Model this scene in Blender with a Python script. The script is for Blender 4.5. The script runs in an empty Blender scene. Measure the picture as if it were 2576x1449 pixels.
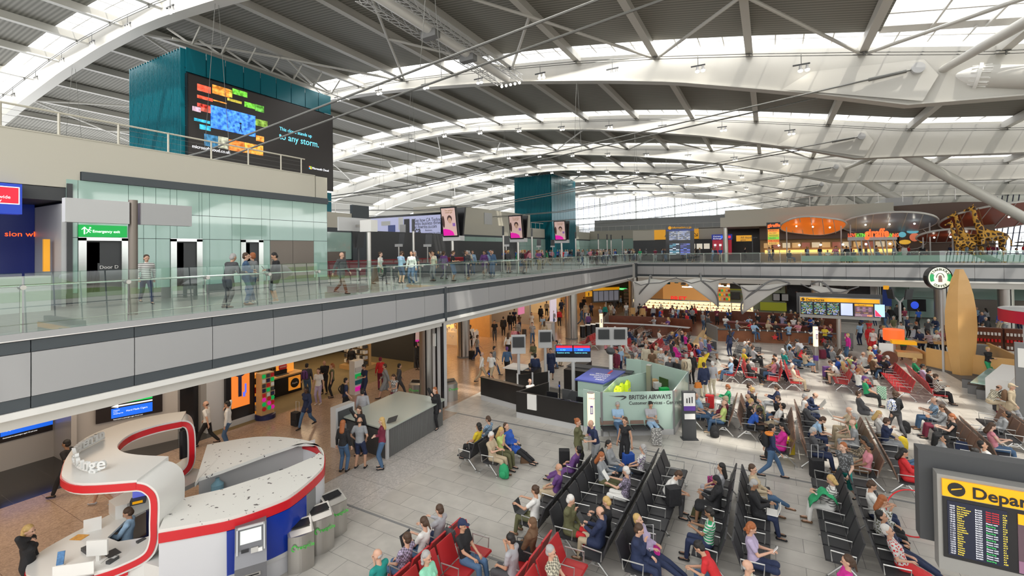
import bpy, bmesh, math, random
from mathutils import Vector, Matrix, Quaternion
C = bpy.context.scene.collection
PI = math.pi
R = math.radians
rnd = random.Random(5)
CAMZ = 7.4
yaw, pitch, roll = R(29.2), R(0.8), 0.0132
F0 = Vector((-math.sin(yaw), math.cos(yaw), 0)); R0 = Vector((math.cos(yaw), math.sin(yaw), 0)); U0 = Vector((0, 0, 1))
CF = F0*math.cos(pitch) + U0*math.sin(pitch); CU = -F0*math.sin(pitch) + U0*math.cos(pitch)
CR = R0*math.cos(roll) - CU*math.sin(roll); CU = CU*math.cos(roll) + R0*math.sin(roll)
cam_d = bpy.data.cameras.new('camera'); cam = bpy.data.objects.new('camera', cam_d); C.objects.link(cam)
cam.matrix_world = Matrix(((CR.x, CU.x, -CF.x, 0), (CR.y, CU.y, -CF.y, 0), (CR.z, CU.z, -CF.z, CAMZ), (0, 0, 0, 1)))
cam_d.sensor_width = 36; cam_d.lens = 1158/2576*36; cam_d.shift_x = 0; cam_d.shift_y = -(724.5-614.3)/2576
cam_d.clip_end = 2000; cam_d.clip_start = 0.05
bpy.context.scene.camera = cam
MATS = {}
def mat(name, col=(.5, .5, .5), rough=.5, metal=0, emit=None, es=1, alpha=None, spec=.5, trans=0, coat=0, noise=None, bump=None):
 """noise=(scale, amount) mottles the base colour; bump=(scale, strength)"""
 if name in MATS: return MATS[name]
 m = bpy.data.materials.new(name); m.use_nodes = True
 nt = m.node_tree; b = nt.nodes['Principled BSDF']
 b.inputs['Base Color'].default_value = (*col, 1); b.inputs['Roughness'].default_value = rough
 b.inputs['Metallic'].default_value = metal; b.inputs['Specular IOR Level'].default_value = spec
 if coat: b.inputs['Coat Weight'].default_value = coat
 if emit: b.inputs['Emission Color'].default_value = (*emit, 1); b.inputs['Emission Strength'].default_value = es
 if noise or bump:
  tc = nt.nodes.new('ShaderNodeTexCoord')
  n = nt.nodes.new('ShaderNodeTexNoise'); n.inputs['Scale'].default_value = (noise or bump)[0]; n.inputs['Detail'].default_value = 4
  nt.links.new(tc.outputs['Object'], n.inputs['Vector'])
  if noise:
   mx = nt.nodes.new('ShaderNodeMix'); mx.data_type = 'RGBA'
   a = noise[1]
   mx.inputs[6].default_value = (*[max(0, c*(1-a)) for c in col], 1); mx.inputs[7].default_value = (*[min(1, c*(1+a)) for c in col], 1)
   nt.links.new(n.outputs['Fac'], mx.inputs[0]); nt.links.new(mx.outputs[2], b.inputs['Base Color'])
  if bump:
   bp = nt.nodes.new('ShaderNodeBump'); bp.inputs['Strength'].default_value = bump[1]; bp.inputs['Distance'].default_value = .02
   nt.links.new(n.outputs['Fac'], bp.inputs['Height']); nt.links.new(bp.outputs[0], b.inputs['Normal'])
 MATS[name] = m
 return m
def glass(name, tint=(.8, .95, .9), ior=1.5, rough=0.0, refl=1.0, opac=0.0):
 """thin pane: clear through, mirror-like by angle, optional milky share"""
 if name in MATS: return MATS[name]
 m = bpy.data.materials.new(name); m.use_nodes = True; nt = m.node_tree; nt.nodes.clear()
 o = nt.nodes.new('ShaderNodeOutputMaterial'); t = nt.nodes.new('ShaderNodeBsdfTransparent'); t.inputs[0].default_value = (*tint, 1)
 g = nt.nodes.new('ShaderNodeBsdfGlossy'); g.inputs['Roughness'].default_value = rough; g.inputs['Color'].default_value = (1, 1, 1, 1)
 f = nt.nodes.new('ShaderNodeFresnel'); f.inputs['IOR'].default_value = ior
 mul = nt.nodes.new('ShaderNodeMath'); mul.operation = 'MULTIPLY'; mul.inputs[1].default_value = refl; mul.use_clamp = True
 ge = nt.nodes.new('ShaderNodeNewGeometry'); inv = nt.nodes.new('ShaderNodeMath'); inv.operation = 'SUBTRACT'; inv.inputs[0].default_value = 1; nt.links.new(ge.outputs['Backfacing'], inv.inputs[1]); m2 = nt.nodes.new('ShaderNodeMath'); m2.operation = 'MULTIPLY'
 x = nt.nodes.new('ShaderNodeMixShader'); nt.links.new(f.outputs[0], mul.inputs[0]); nt.links.new(mul.outputs[0], m2.inputs[0]); nt.links.new(inv.outputs[0], m2.inputs[1]); nt.links.new(m2.outputs[0], x.inputs[0])
 if opac:
  d = nt.nodes.new('ShaderNodeBsdfDiffuse'); d.inputs[0].default_value = (*tint, 1)
  y = nt.nodes.new('ShaderNodeMixShader'); y.inputs[0].default_value = opac
  nt.links.new(t.outputs[0], y.inputs[1]); nt.links.new(d.outputs[0], y.inputs[2]); nt.links.new(y.outputs[0], x.inputs[1])
 else: nt.links.new(t.outputs[0], x.inputs[1])
 nt.links.new(g.outputs[0], x.inputs[2]); nt.links.new(x.outputs[0], o.inputs[0])
 MATS[name] = m; return m
class B:
 def __init__(s): s.v = []; s.f = []
 def add(s, vs, fs):
  o = len(s.v); s.v += [tuple(v) for v in vs]; s.f += [tuple(i+o for i in f) for f in fs]; return s
 def box(s, x0, x1, y0, y1, z0, z1, M=None):
  vs = [Vector((x, y, z)) for z in (z0, z1) for y in (y0, y1) for x in (x0, x1)]
  if M: vs = [M @ v for v in vs]
  return s.add(vs, [(0, 2, 3, 1), (4, 5, 7, 6), (0, 1, 5, 4), (2, 6, 7, 3), (0, 4, 6, 2), (1, 3, 7, 5)])
 def cbox(s, c, d, M=None):
  return s.box(c[0]-d[0]/2, c[0]+d[0]/2, c[1]-d[1]/2, c[1]+d[1]/2, c[2]-d[2]/2, c[2]+d[2]/2, M)
 def tube(s, pts, r, n=8, r2=None, caps=True, sq=1.0, closed=False):
  """round bar through pts; r a number or a list"""
  pts = [Vector(p) for p in pts]; k = len(pts)
  rs = r if isinstance(r, (list, tuple)) else [r]*k
  vs = []; up = None
  for i, p in enumerate(pts):
   a = pts[(i-1) % k] if (closed or i > 0) else p; b = pts[(i+1) % k] if (closed or i < k-1) else p
   d = (b-a).normalized()
   if up is None:
    up = Vector((0, 0, 1)) if abs(d.z) < .9 else Vector((1, 0, 0))
   e1 = (up - d*up.dot(d))
   if e1.length < 1e-4: e1 = d.orthogonal()
   e1.normalize(); up = e1; e2 = d.cross(e1)
   for j in range(n):
    t = 2*PI*j/n + PI/n
    vs.append(p + (e1*math.cos(t)*sq + e2*math.sin(t))*rs[i])
  fs = []
  for i in range(k if closed else k-1):
   for j in range(n):
    i2 = (i+1) % k
    fs.append((i*n+j, i*n+(j+1) % n, i2*n+(j+1) % n, i2*n+j))
  if caps and not closed: fs += [tuple(range(n))[::-1], tuple((k-1)*n+j for j in range(n))]
  return s.add(vs, fs)
 def bar(s, a, b, w, h, up=(0, 0, 1)):
  a = Vector(a); b = Vector(b); d = (b-a).normalized(); up = Vector(up)
  x = d.cross(up)
  if x.length < 1e-4: x = d.orthogonal()
  x.normalize(); z = x.cross(d)
  vs = [p + x*(i*w/2) + z*(j*h/2) for p in (a, b) for i, j in ((-1, -1), (1, -1), (1, 1), (-1, 1))]
  return s.add(vs, [(0, 1, 2, 3), (7, 6, 5, 4), (0, 4, 5, 1), (1, 5, 6, 2), (2, 6, 7, 3), (3, 7, 4, 0)])
 def lathe(s, prof, c=(0, 0, 0), n=16, sx=1, sy=1, M=None):
  vs = []
  for r, z in prof:
   for j in range(n):
    t = 2*PI*j/n; v = Vector((c[0]+r*math.cos(t)*sx, c[1]+r*math.sin(t)*sy, c[2]+z)); vs.append(M @ v if M else v)
  k = len(prof); fs = [(i*n+j, i*n+(j+1) % n, (i+1)*n+(j+1) % n, (i+1)*n+j) for i in range(k-1) for j in range(n)]
  fs += [tuple(range(n))[::-1], tuple((k-1)*n+j for j in range(n))]
  return s.add(vs, fs)
 def prism(s, poly, z0, z1, M=None):
  n = len(poly); vs = [Vector((x, y, z)) for z in (z0, z1) for x, y in poly]
  if M: vs = [M @ v for v in vs]
  return s.add(vs, [tuple(range(n))[::-1], tuple(range(n, 2*n))] + [(i, (i+1) % n, n+(i+1) % n, n+i) for i in range(n)])
 def sph(s, c, r, n=10, m=7, M=None):
  if not isinstance(r, (tuple, list)): r = (r, r, r)
  vs = [Vector((0, 0, -1))] + [Vector((math.sin(PI*i/m)*math.cos(2*PI*j/n), math.sin(PI*i/m)*math.sin(2*PI*j/n), -math.cos(PI*i/m))) for i in range(1, m) for j in range(n)] + [Vector((0, 0, 1))]
  vs = [Vector((v.x*r[0], v.y*r[1], v.z*r[2])) for v in vs]
  if M: vs = [M @ v for v in vs]
  vs = [v+Vector(c) for v in vs]
  fs = [(0, 1+(j+1) % n, 1+j) for j in range(n)]
  for i in range(m-2):
   for j in range(n): fs.append((1+i*n+j, 1+i*n+(j+1) % n, 1+(i+1)*n+(j+1) % n, 1+(i+1)*n+j))
  L = len(vs)-1; fs += [(L, 1+(m-2)*n+j, 1+(m-2)*n+(j+1) % n) for j in range(n)]
  return s.add(vs, fs)
 def ribbon(s, pts, w, t):
  """flat band: pts centreline, w width vector, t thickness vector"""
  w = Vector(w)/2; t = Vector(t)/2; k = len(pts); vs = []
  for p in pts:
   p = Vector(p); vs += [p-w-t, p+w-t, p+w+t, p-w+t]
  fs = [(i*4+j, i*4+(j+1) % 4, i*4+4+(j+1) % 4, i*4+4+j) for i in range(k-1) for j in range(4)]
  return s.add(vs, fs+[(0, 1, 2, 3), tuple(k*4-4+j for j in (3, 2, 1, 0))])
 def grid(s, fn, nu, nv, thick=None):
  vs = [fn(i/nu, j/nv) for i in range(nu+1) for j in range(nv+1)]
  fs = [(i*(nv+1)+j, (i+1)*(nv+1)+j, (i+1)*(nv+1)+j+1, i*(nv+1)+j+1) for i in range(nu) for j in range(nv)]
  return s.add(vs, fs)
 def mesh(s, name, smooth=False):
  me = bpy.data.meshes.new(name); me.from_pydata(s.v, [], s.f); me.update()
  if smooth:
   me.polygons.foreach_set('use_smooth', [True]*len(me.polygons))
   try: me.set_sharp_from_angle(angle=R(42))
   except Exception: pass
  return me
 def obj(s, name, m, parent=None, smooth=False, loc=None, rz=0):
  if not s.f: return None
  me = s.mesh(name, smooth); me.materials.append(m); o = bpy.data.objects.new(name, me); C.objects.link(o)
  if parent: o.parent = parent
  if loc: o.location = loc
  if rz: o.rotation_euler.z = rz
  bm = bmesh.new(); bm.from_mesh(me); bmesh.ops.recalc_face_normals(bm, faces=bm.faces); bm.to_mesh(me); bm.free()
  return o
def tag(o, label=None, cat=None, group=None, kind=None):
 if label: o['label'] = label
 if cat: o['category'] = cat
 if group: o['group'] = group
 if kind: o['kind'] = kind
 return o
def struct(o): o['kind'] = 'structure'; return o
def thing(name, label, cat, loc=(0, 0, 0), rz=0, group=None):
 o = bpy.data.objects.new(name, None); C.objects.link(o); o.location = loc; o.rotation_euler = (0, 0, rz); o.empty_display_size = .2
 return tag(o, label, cat, group)
def dup(root, loc, rz=0, label=None, group=None, sc=None):
 r = root.copy(); C.objects.link(r); r.location = loc; r.rotation_euler = (0, 0, rz)
 if sc: r.scale = (sc,)*3 if not isinstance(sc, tuple) else sc
 if label: r['label'] = label
 if group: r['group'] = group
 for ch in list(root.children):
  c = ch.copy(); C.objects.link(c); c.parent = r
  for g in ch.children:
   d = g.copy(); C.objects.link(d); d.parent = c
 return r
TS = bpy.data.scenes.new('work'); VL = TS.view_layers[0]
def evalmesh(o):
 TS.collection.objects.link(o); VL.update(); dg = VL.depsgraph; dg.update()
 me = bpy.data.meshes.new_from_object(o.evaluated_get(dg)); d = o.data; bpy.data.objects.remove(o)
 if d.users == 0: (bpy.data.meshes if isinstance(d, bpy.types.Mesh) else bpy.data.curves).remove(d)
 return me
def text(s, size, M, m, parent, depth=.01, align='LEFT', name='lettering', sx=1, bold=0, shear=0, label=None):
 cu = bpy.data.curves.new('t', 'FONT'); cu.body = s; cu.size = size; cu.align_x = align; cu.extrude = depth/2; cu.offset = bold; cu.shear = shear
 cu.resolution_u = 3
 o = bpy.data.objects.new('t', cu); me = evalmesh(o)
 me.name = name; me.transform(M @ Matrix.Diagonal((sx, 1, 1, 1))); me.materials.clear(); me.materials.append(m)
 t = bpy.data.objects.new(name, me); C.objects.link(t); t.parent = parent
 if label: t['label'] = label
 return t
def frame(o, x, y, z=None):
 """matrix with axes x,y (z = x cross y) at o"""
 x = Vector(x).normalized(); y = Vector(y).normalized(); z = x.cross(y)
 return Matrix(((x.x, y.x, z.x, o[0]), (x.y, y.y, z.y, o[1]), (x.z, y.z, z.z, o[2]), (0, 0, 0, 1)))
def lerp(tab, x):
 if x <= tab[0][0]: return tab[0][1]
 for (a, u), (b, v) in zip(tab, tab[1:]):
  if x <= b: return u+(v-u)*(x-a)/(b-a)
 return tab[-1][1]
def area(name, loc, size, power, col=(1, 1, 1), rot=(0, 0, 0), spread=None):
 l = bpy.data.lights.new(name, 'AREA'); l.shape = 'RECTANGLE'; l.size, l.size_y = size; l.energy = power; l.color = col
 if spread: l.spread = spread
 o = bpy.data.objects.new(name, l); C.objects.link(o); o.location = loc; o.rotation_euler = rot; return o
def point(name, loc, power, col=(1, .8, .6), r=.3):
 l = bpy.data.lights.new(name, 'POINT'); l.energy = power; l.color = col; l.shadow_soft_size = r
 o = bpy.data.objects.new(name, l); C.objects.link(o); o.location = loc; return o
M = dict(
 cream=mat('cream_paint', (.52, .49, .41), .5), white=mat('white_paint', (.72, .71, .68), .4),
 panel=mat('grey_panel', (.37, .37, .375), .42, .15), slate=mat('slate_band', (.055, .066, .075), .45),
 soffit=mat('pale_soffit', (.55, .53, .49), .5), roofw=mat('white_roof_steel', (.53, .515, .475), .45),
 steel=mat('brushed_steel', (.48, .46, .43), .32, .85), chrome=mat('polished_steel', (.62, .62, .6), .18, 1),
 cable=mat('grey_cable', (.16, .16, .15), .45, .4), black=mat('black_gloss', (.012, .012, .014), .25),
 dgrey=mat('dark_grey', (.05, .052, .055), .5), mgrey=mat('mid_grey', (.2, .2, .2), .5),
 teal=mat('teal_glass_fin', (.006, .15, .2), .22, .15), green=mat('green_backed_glass', (.36, .52, .46), .06, 0, coat=.5),
 bronze=mat('bronze_panel', (.2, .17, .145), .4, .5), red=mat('red_gloss', (.62, .02, .025), .3), wood=mat('pale_wood', (.58, .36, .15), .35, noise=(3, .12)),
 dwood=mat('dark_wood', (.13, .035, .015), .35, noise=(4, .4)), yellow=mat('yellow_sign', (.72, .34, .004), .4, emit=(.8, .34, 0), es=.3),
 blue=mat('royal_blue', (.01, .045, .3), .3), navy=mat('navy', (.01, .015, .07), .4), stone=mat('dark_stone', (.045, .04, .035), .5, noise=(30, .3)),
 lamp=mat('lamp_glow', (1, .95, .85), .5, emit=(1, .93, .8), es=9), warm=mat('warm_lamp_glow', (1, .7, .35), .5, emit=(1, .6, .25), es=6),
 wht=mat('white_gloss', (.78, .77, .74), .25), lite=mat('pale_grey', (.5, .5, .5), .45), grn=mat('green_sign', (.0, .3, .06), .4, emit=(0, .4, .08), es=.35),
 gl=glass('balustrade_glass', (.88, .96, .92), 1.55, 0, 2.4), pane=glass('window_pane', (.93, .97, .97), 1.45, 0, .8),
)
def _ray(x, y): return CF + CR*((x-1288)/1158) - CU*((y-614.3)/1158)
def _on(ax, v, x, y):
 d = _ray(x, y); c = Vector((0, 0, CAMZ)); return c + d*((v-c[ax])/d[ax])
onX = lambda X, x, y: _on(0, X, x, y)
onY = lambda Y, x, y: _on(1, Y, x, y)
onZ = lambda Z, x, y: _on(2, Z, x, y)
RY = (0, 1, 0); RX = (1, 0, 0); RZ = (0, 0, 1)
TXW = lambda p: frame(p, (0, 1, 0), (0, 0, 1))      # on a plane facing +X
TYW = lambda p: frame(p, (1, 0, 0), (0, 0, 1))      # on a plane facing -Y
def screen_mat(name, base, rows, cols, c2, es=1.0, scale=None):
 """dark screen with rows of coloured entries (a printed / lit table)"""
 m = bpy.data.materials.new(name); m.use_nodes = True; nt = m.node_tree; b = nt.nodes['Principled BSDF']; b.inputs['Roughness'].default_value = .3
 tc = nt.nodes.new('ShaderNodeTexCoord'); br = nt.nodes.new('ShaderNodeTexChecker')
 mp = nt.nodes.new('ShaderNodeMapping'); mp.inputs['Scale'].default_value = (cols, cols, rows); nt.links.new(tc.outputs['Generated'], mp.inputs[0])
 n = nt.nodes.new('ShaderNodeTexWhiteNoise'); fl_ = nt.nodes.new('ShaderNodeVectorMath'); fl_.operation = 'FLOOR'; nt.links.new(mp.outputs[0], fl_.inputs[0]); nt.links.new(fl_.outputs[0], n.inputs['Vector'])
 r = nt.nodes.new('ShaderNodeValToRGB'); r.color_ramp.interpolation = 'CONSTANT'
 e = r.color_ramp.elements; e[0].color = (*base, 1); e[1].position = .45; e[1].color = (*c2[0], 1)
 for i, c in enumerate(c2[1:]):
  q = e.new(.45+.5*(i+1)/len(c2)); q.color = (*c, 1)
 sp = nt.nodes.new('ShaderNodeSeparateXYZ'); nt.links.new(mp.outputs[0], sp.inputs[0])
 fr = nt.nodes.new('ShaderNodeMath'); fr.operation = 'FRACT'; nt.links.new(sp.outputs[2], fr.inputs[0])
 lt = nt.nodes.new('ShaderNodeMath'); lt.operation = 'LESS_THAN'; lt.inputs[1].default_value = .55; nt.links.new(fr.outputs[0], lt.inputs[0])
 mx = nt.nodes.new('ShaderNodeMix'); mx.data_type = 'RGBA'; mx.inputs[6].default_value = (*base, 1)
 nt.links.new(n.outputs[0], r.inputs[0]); nt.links.new(lt.outputs[0], mx.inputs[0]); nt.links.new(r.outputs[0], mx.inputs[7])
 nt.links.new(mx.outputs[2], b.inputs['Emission Color']); b.inputs['Emission Strength'].default_value = es; b.inputs['Base Color'].default_value = (.01, .01, .012, 1)
 MATS[name] = m; return m
S_DEP = screen_mat('departures_table', (.005, .008, .03), 22, 10, [(.25, .35, .8), (.5, .4, .02), (.6, .6, .65), (.1, .4, .15)], 1.0)
S_TER = mat('terminal_panel', (.05, .03, .035), .3, emit=(.06, .035, .045), es=1)
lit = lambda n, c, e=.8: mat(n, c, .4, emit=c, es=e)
# ================================================================ roof
LO = [(-95, 15.5), (-90, 17.4), (-85, 18.9), (-78, 20.5), (-71, 21.7), (-64, 22.6), (-54, 23.55), (-46, 23.95), (-40, 24.0), (-36, 23.8), (-29.5, 23.15), (-24, 22.45), (-18, 21.6), (-10.4, 20.2), (-5.7, 19.2), (-.5, 17.75), (3, 16.75), (7, 15.45), (12, 15.15), (18, 14.75), (30, 14.2), (44, 13.8)]
UP = [(-95, 17.8), (-85, 21.0), (-78, 22.5), (-71, 23.6), (-64, 24.2), (-54, 25.0), (-48, 25.25), (-41, 25.2), (-35, 24.9), (-29.5, 24.45), (-24, 23.9), (-18, 23.2), (-12.5, 22.5), (-6.2, 21.5), (-.9, 20.5), (5, 19.3), (10.6, 18.1), (18, 17.2), (30, 16.4), (44, 15.8)]
lo = lambda x: lerp(LO, x)
up = lambda x: lerp(UP, x)
YA = [-1.9, 16.1, 34.1, 52.1, 70.1, 88.1, 106.1, 124.1, 142.1]
YA[0] = -1.9
ordn = ['nearest', 'second', 'third', 'fourth', 'fifth', 'sixth', 'seventh', 'eighth', 'ninth']
NODE = (7.4, 17.25)
xs = [-95+i*1.5 for i in range(94)]
deckm = mat('roof_deck', (.15, .145, .13), .7)
nt = deckm.node_tree; w = nt.nodes.new('ShaderNodeTexWave'); w.bands_direction = 'Y'; w.inputs['Scale'].default_value = 1.1; w.wave_profile = 'SIN'
tc = nt.nodes.new('ShaderNodeTexCoord'); nt.links.new(tc.outputs['Object'], w.inputs[0])
mx = nt.nodes.new('ShaderNodeMix'); mx.data_type = 'RGBA'; mx.inputs[6].default_value = (.16, .155, .135, 1); mx.inputs[7].default_value = (.29, .28, .245, 1)
nt.links.new(w.outputs['Fac'], mx.inputs[0]); nt.links.new(mx.outputs[2], nt.nodes['Principled BSDF'].inputs['Base Color'])
PX = [-.9+5.85*k for k in range(-16, 8)]
for a, Y in enumerate(YA):
 b = B(); fl = B()
 hw = .55
 vs = []; n = len(xs)
 for x in xs:
  l, u = lo(x), up(x)-.25
  vs += [(x, Y-.28, l), (x, Y+.28, l), (x, Y+hw, u), (x, Y-hw, u)]
 fs = []
 for i in range(n-1):
  for j in range(4):
   x = xs[i]
   fs.append((i*4+j, i*4+(j+1) % 4, i*4+4+(j+1) % 4, i*4+4+j))
 b.add(vs, fs+[(0, 1, 2, 3), ((n-1)*4+3, (n-1)*4+2, (n-1)*4+1, (n-1)*4)])
 t = tag(b.obj('roof_arch', M['roofw'], smooth=True), f'white curved steel roof arch spanning the hall, {ordn[a]} from the viewer', 'roof beam')
 for x0, x1 in ((-95, 43.5),):
  X = [x for x in xs if x0 <= x <= x1]
  fl.ribbon([(x, Y, lo(x)-.04) for x in X], (0, .8, 0), (0, 0, .09))
 fl.obj('bottom_flange', M['roofw'], t, smooth=True)
 if a < 8:
  tr = B();
  for dz in (0, .16): tr.tube([(x, Y-1.15, up(x)-.75-dz) for x in xs if -80 < x < 42], .035, 5)
  for x in PX:
   if -80 < x < 40: tr.box(x-.03, x+.03, Y-1.2, Y-1.1, up(x)-.95, up(x)-.35)
  tr.obj('lighting_track', M['cable'], t)
 if a > 0:
  nx, nz = NODE
  for s in (-1, 1):
   c = B(); c.tube([(nx, Y+s*.75, nz), (-30, Y+s*.75, 13.7), (-44, Y+s*.75, 13.4), (-78, Y+s*.75, 15.4), (-95, Y+s*.75, 17)], .052, 6)
   c.tube([(nx-.5, Y+s*.75, nz-.05), (nx-2.2, Y+s*.75, nz-.22)], .1, 8)
   c.obj('tie_rod', M['cable'], t)
   d = B(); d.lathe([(.3, -.14), (.3, .14)], (0, 0, 0), 20, M=Matrix.Translation((nx, Y+s*.78, nz)) @ Matrix.Rotation(PI/2, 4, 'X')); d.obj('pin_joint', M['lite'], t, smooth=True)
  for hx in (-30, -13, -52):
   c = B(); zc = lerp([(-95, 17), (-78, 15.4), (-44, 13.4), (-30, 13.7), (7.4, 17.25)], hx)
   for s in (-1, 1): c.tube([(hx, Y+s*.1, lo(hx)), (hx, Y+s*.75, zc)], .014, 4)
   c.obj('hanger', M['cable'], t)
  c = B()
  for s in (-1, 1):
   c.add([(nx-6.5, Y+s*.5, lo(nx-6.5)), (nx+.2, Y+s*.62, lo(nx)), (nx+.9, Y+s*.62, nz-.5), (nx+.3, Y+s*.62, nz+.5), (nx-5, Y+s*.52, nz+.9)], [(0, 1, 2, 3, 4)])
  c.obj('gusset', M['roofw'], t)
pr = B()
for a in (1, 2, 3, 4, 5, 6, 7):
 Y = YA[a]; nx, nz = NODE
 if a == 2: q = (17.5, Y-9.5, 13.6)
 if a % 2 == 0:
  L = thing('raking_leg', f'thick white raking tube leg meeting the roof joint of the {ordn[a]} arch', 'column')
  e1 = Vector((nx+1.0, Y, nz-.4)); e2 = Vector((30, Y+5, 1.0)) if a > 2 else Vector((30, Y-3.5, 14.6-3.2))
  b = B(); d = (e2-e1); L0 = e1+d.normalized()*1.6
  b.tube([L0, e2], .5 if a > 2 else .6, 22); b.obj('tube', M['roofw'], L, smooth=True)
  b = B(); b.tube([e1, e1+d.normalized()*.9, L0, L0+d.normalized()*.5], [.12, .34, .6, .6], 18); b.tube([L0-d.normalized()*.05, L0+d.normalized()*.1], .7, 22); b.obj('cast_node', M['wht'], L, smooth=True)
  b = B()
  for k in range(14):
   ax = d.normalized(); p = ax.orthogonal().normalized(); p.rotate(Quaternion(ax, 2*PI*k/14))
   b.bar(L0+p*.5-ax*.3, L0+p*.62+ax*.45, .05, .1, p)
  b.obj('fin', M['wht'], L)
  U = tag(B().tube([e1+Vector((0, 0, .2)), Vector((11.6, Y-8.9, up(12)-.4))], [.2, .3], 16).obj('roof_prop', M['roofw'], smooth=True), f'slim white prop tube rising to the roof from the {ordn[a]} arch joint', 'roof strut')
 else:
  L = tag(B().tube([Vector((nx+1, Y, nz-.3)), Vector((nx+2.6, Y+.4, nz-1.2)), Vector((32, Y+10, 1.0))], [.2, .42, .45], 20).obj('raking_leg', M['roofw'], smooth=True), f'white raking tube leg passing through the {ordn[a]} arch opening', 'column')
skm = glass('skylight_pane', (1, 1, 1), 1.4, 0, .5)
for a in range(8):
 y0, y1 = YA[a]+.55, YA[a+1]-.55
 d = B(); sk0 = y1-1.9
 ny = 1
 rng = xs[:-1]
 vs = []
 for x in xs: vs += [(x, y0, up(x)-.12), (x, sk0, up(x)-.12), (x, sk0, up(x)+.15), (x, y0, up(x)+.15)]
 n = len(xs); fs = [(i*4+j, i*4+(j+1) % 4, i*4+4+(j+1) % 4, i*4+4+j) for i in range(n-1) for j in range(4) if not (a == 1 and 5 <= xs[i] < 16)]
 d.add(vs, fs+[(0, 1, 2, 3)]); c = struct(d.obj('ceiling', deckm, smooth=True))
 pu = []
 for x in PX:
  if x < -92: continue
  b = B(); z = up(x)-.12
  b.bar((x, y0-.1, z-.28), (x, y1+.1, z-.28), .34, .5); b.bar((x, y0-.1, z-.56), (x, y1+.1, z-.56), .42, .05)
  b.obj('purlin', M['roofw'], c)
 if a == 1:
  g = B(); g.grid(lambda u, v: Vector((5.5+11*u, y0+v*(sk0-y0), up(5.5+11*u)+.12)), 8, 1); w = struct(g.obj('window_9', skm)); fr = B()
  for k in range(8): fr.bar((5.5, y0+1+k*2, up(5.5)+.02), (16.5, y0+1+k*2, up(16.5)+.02), .9 if k % 2 else .12, .1)
  for x in (7.6, 9.7, 12.6, 14.6): fr.bar((x, y0, up(x)+.05), (x, sk0, up(x)+.05), .1, .12)
  fr.obj('window_frame', M['white'], w)
 g = B(); g.grid(lambda u, v: Vector((xs[0]+u*(xs[-1]-xs[0]), sk0+v*(y1-sk0), up(xs[0]+u*(xs[-1]-xs[0]))+.1)), 60, 1)
 w = struct(g.obj(f'window_{a+1}', skm))
 fr = B()
 for x in PX:
  for k in (1, 2, 3): fr.bar((x+k*1.46, sk0, up(x+k*1.46)+.05), (x+k*1.46, y1, up(x+k*1.46)+.05), .07, .08)
 fr.ribbon([(x, (sk0+y1)/2, up(x)+.04) for x in xs], (0, .06, 0), (0, 0, .06)); fr.obj('window_frame', M['white'], w)
 if a in (1, 3, 5):
  for k in range(3, len(PX)-1):
   x = PX[k]
   if (k % 4) in (0, 2) and -72 < x < 12:
    sgn = 1 if (k % 4) == 0 else -1
    x2 = x + sgn*5.85; ym = (y0+y1)/2
    for (ya, xa, yb, xb) in ((ym, x, y0+.3, x2), (ym, x, y1-.2, x2), (ym, x, y1-.2, x-sgn*5.85)):
     tag(B().tube([(xa, ya, up(xa)-.75), (xb, yb, up(xb)-.75)], .1, 8).obj('brace', M['roofw'], c), 'diagonal bracing tube')
lc = thing('spotlight_cluster', 'pair of glowing spotlights hanging from the second roof arch track', 'spotlight', (0, 0, 0), 0, 'x')
B().box(-.55, .35, -.04, .04, .28, .36).tube([(-.1, 0, .3), (-.1, 0, .95)], .02, 5).obj('bracket', M['dgrey'], lc)
for s in (-.15, .2):
 h = B().lathe([(.07, .26), (.09, .1), (.14, -.02)], (s, 0, 0), 10).obj('lamp_housing', M['mgrey'], lc, smooth=True)
 B().sph((s, 0, -.05), (.14, .14, .1), 10, 6).obj('lamp', M['lamp'], h)
first = True
for a in range(1, 7):
 for x in PX:
  if not (-66 < x+2.9 < 6): continue
  loc = (x+2.9, YA[a]-1.15, up(x+2.9)-1.75)
  lb = f'pair of glowing spotlights hung under the lighting track of the {ordn[a]} roof arch'; gp = f'spotlights on the {ordn[a]} roof arch'
  if first: lc.location = loc; lc['label'] = lb; lc['group'] = gp; first = False
  else: dup(lc, loc, 0, lb, gp)
g = thing('lighting_gantry', 'hanging grey lattice gantry carrying a long white duct near the roof', 'lighting rig')
gx, gz = -17.6, 20.8
for dx in (-.9, .9):
 b = B()
 for (ox, oz) in ((-.22, -.22), (.22, -.22), (-.22, .22), (.22, .22)): b.tube([(gx+dx+ox, 17, gz+oz), (gx+dx+ox, 31.5, gz+oz)], .03, 5)
 for k in range(29):
  y = 17+k*.5; s = 1 if k % 2 else -1
  b.tube([(gx+dx-.22, y, gz-.22*s), (gx+dx-.22, y+.5, gz+.22*s)], .016, 4); b.tube([(gx+dx+.22, y, gz-.22*s), (gx+dx+.22, y+.5, gz+.22*s)], .016, 4); b.tube([(gx+dx-.22, y, gz-.22), (gx+dx+.22, y+.5, gz-.22)], .016, 4)
 b.obj('lattice_truss', M['lite'], g)
B().tube([(gx, 17, gz), (gx, 31, gz)], .34, 10).obj('duct', M['white'], g, smooth=True)
for y in (21.5, 25.5): B().box(gx-.55, gx+.55, y, y+.5, gz-.55, gz-.1).obj('control_box', M['mgrey'], g)
for k in range(5): B().sph((gx-.8+k*.4, 31.6, gz-.3), .1).obj('lamp', M['lamp'], g)
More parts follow.
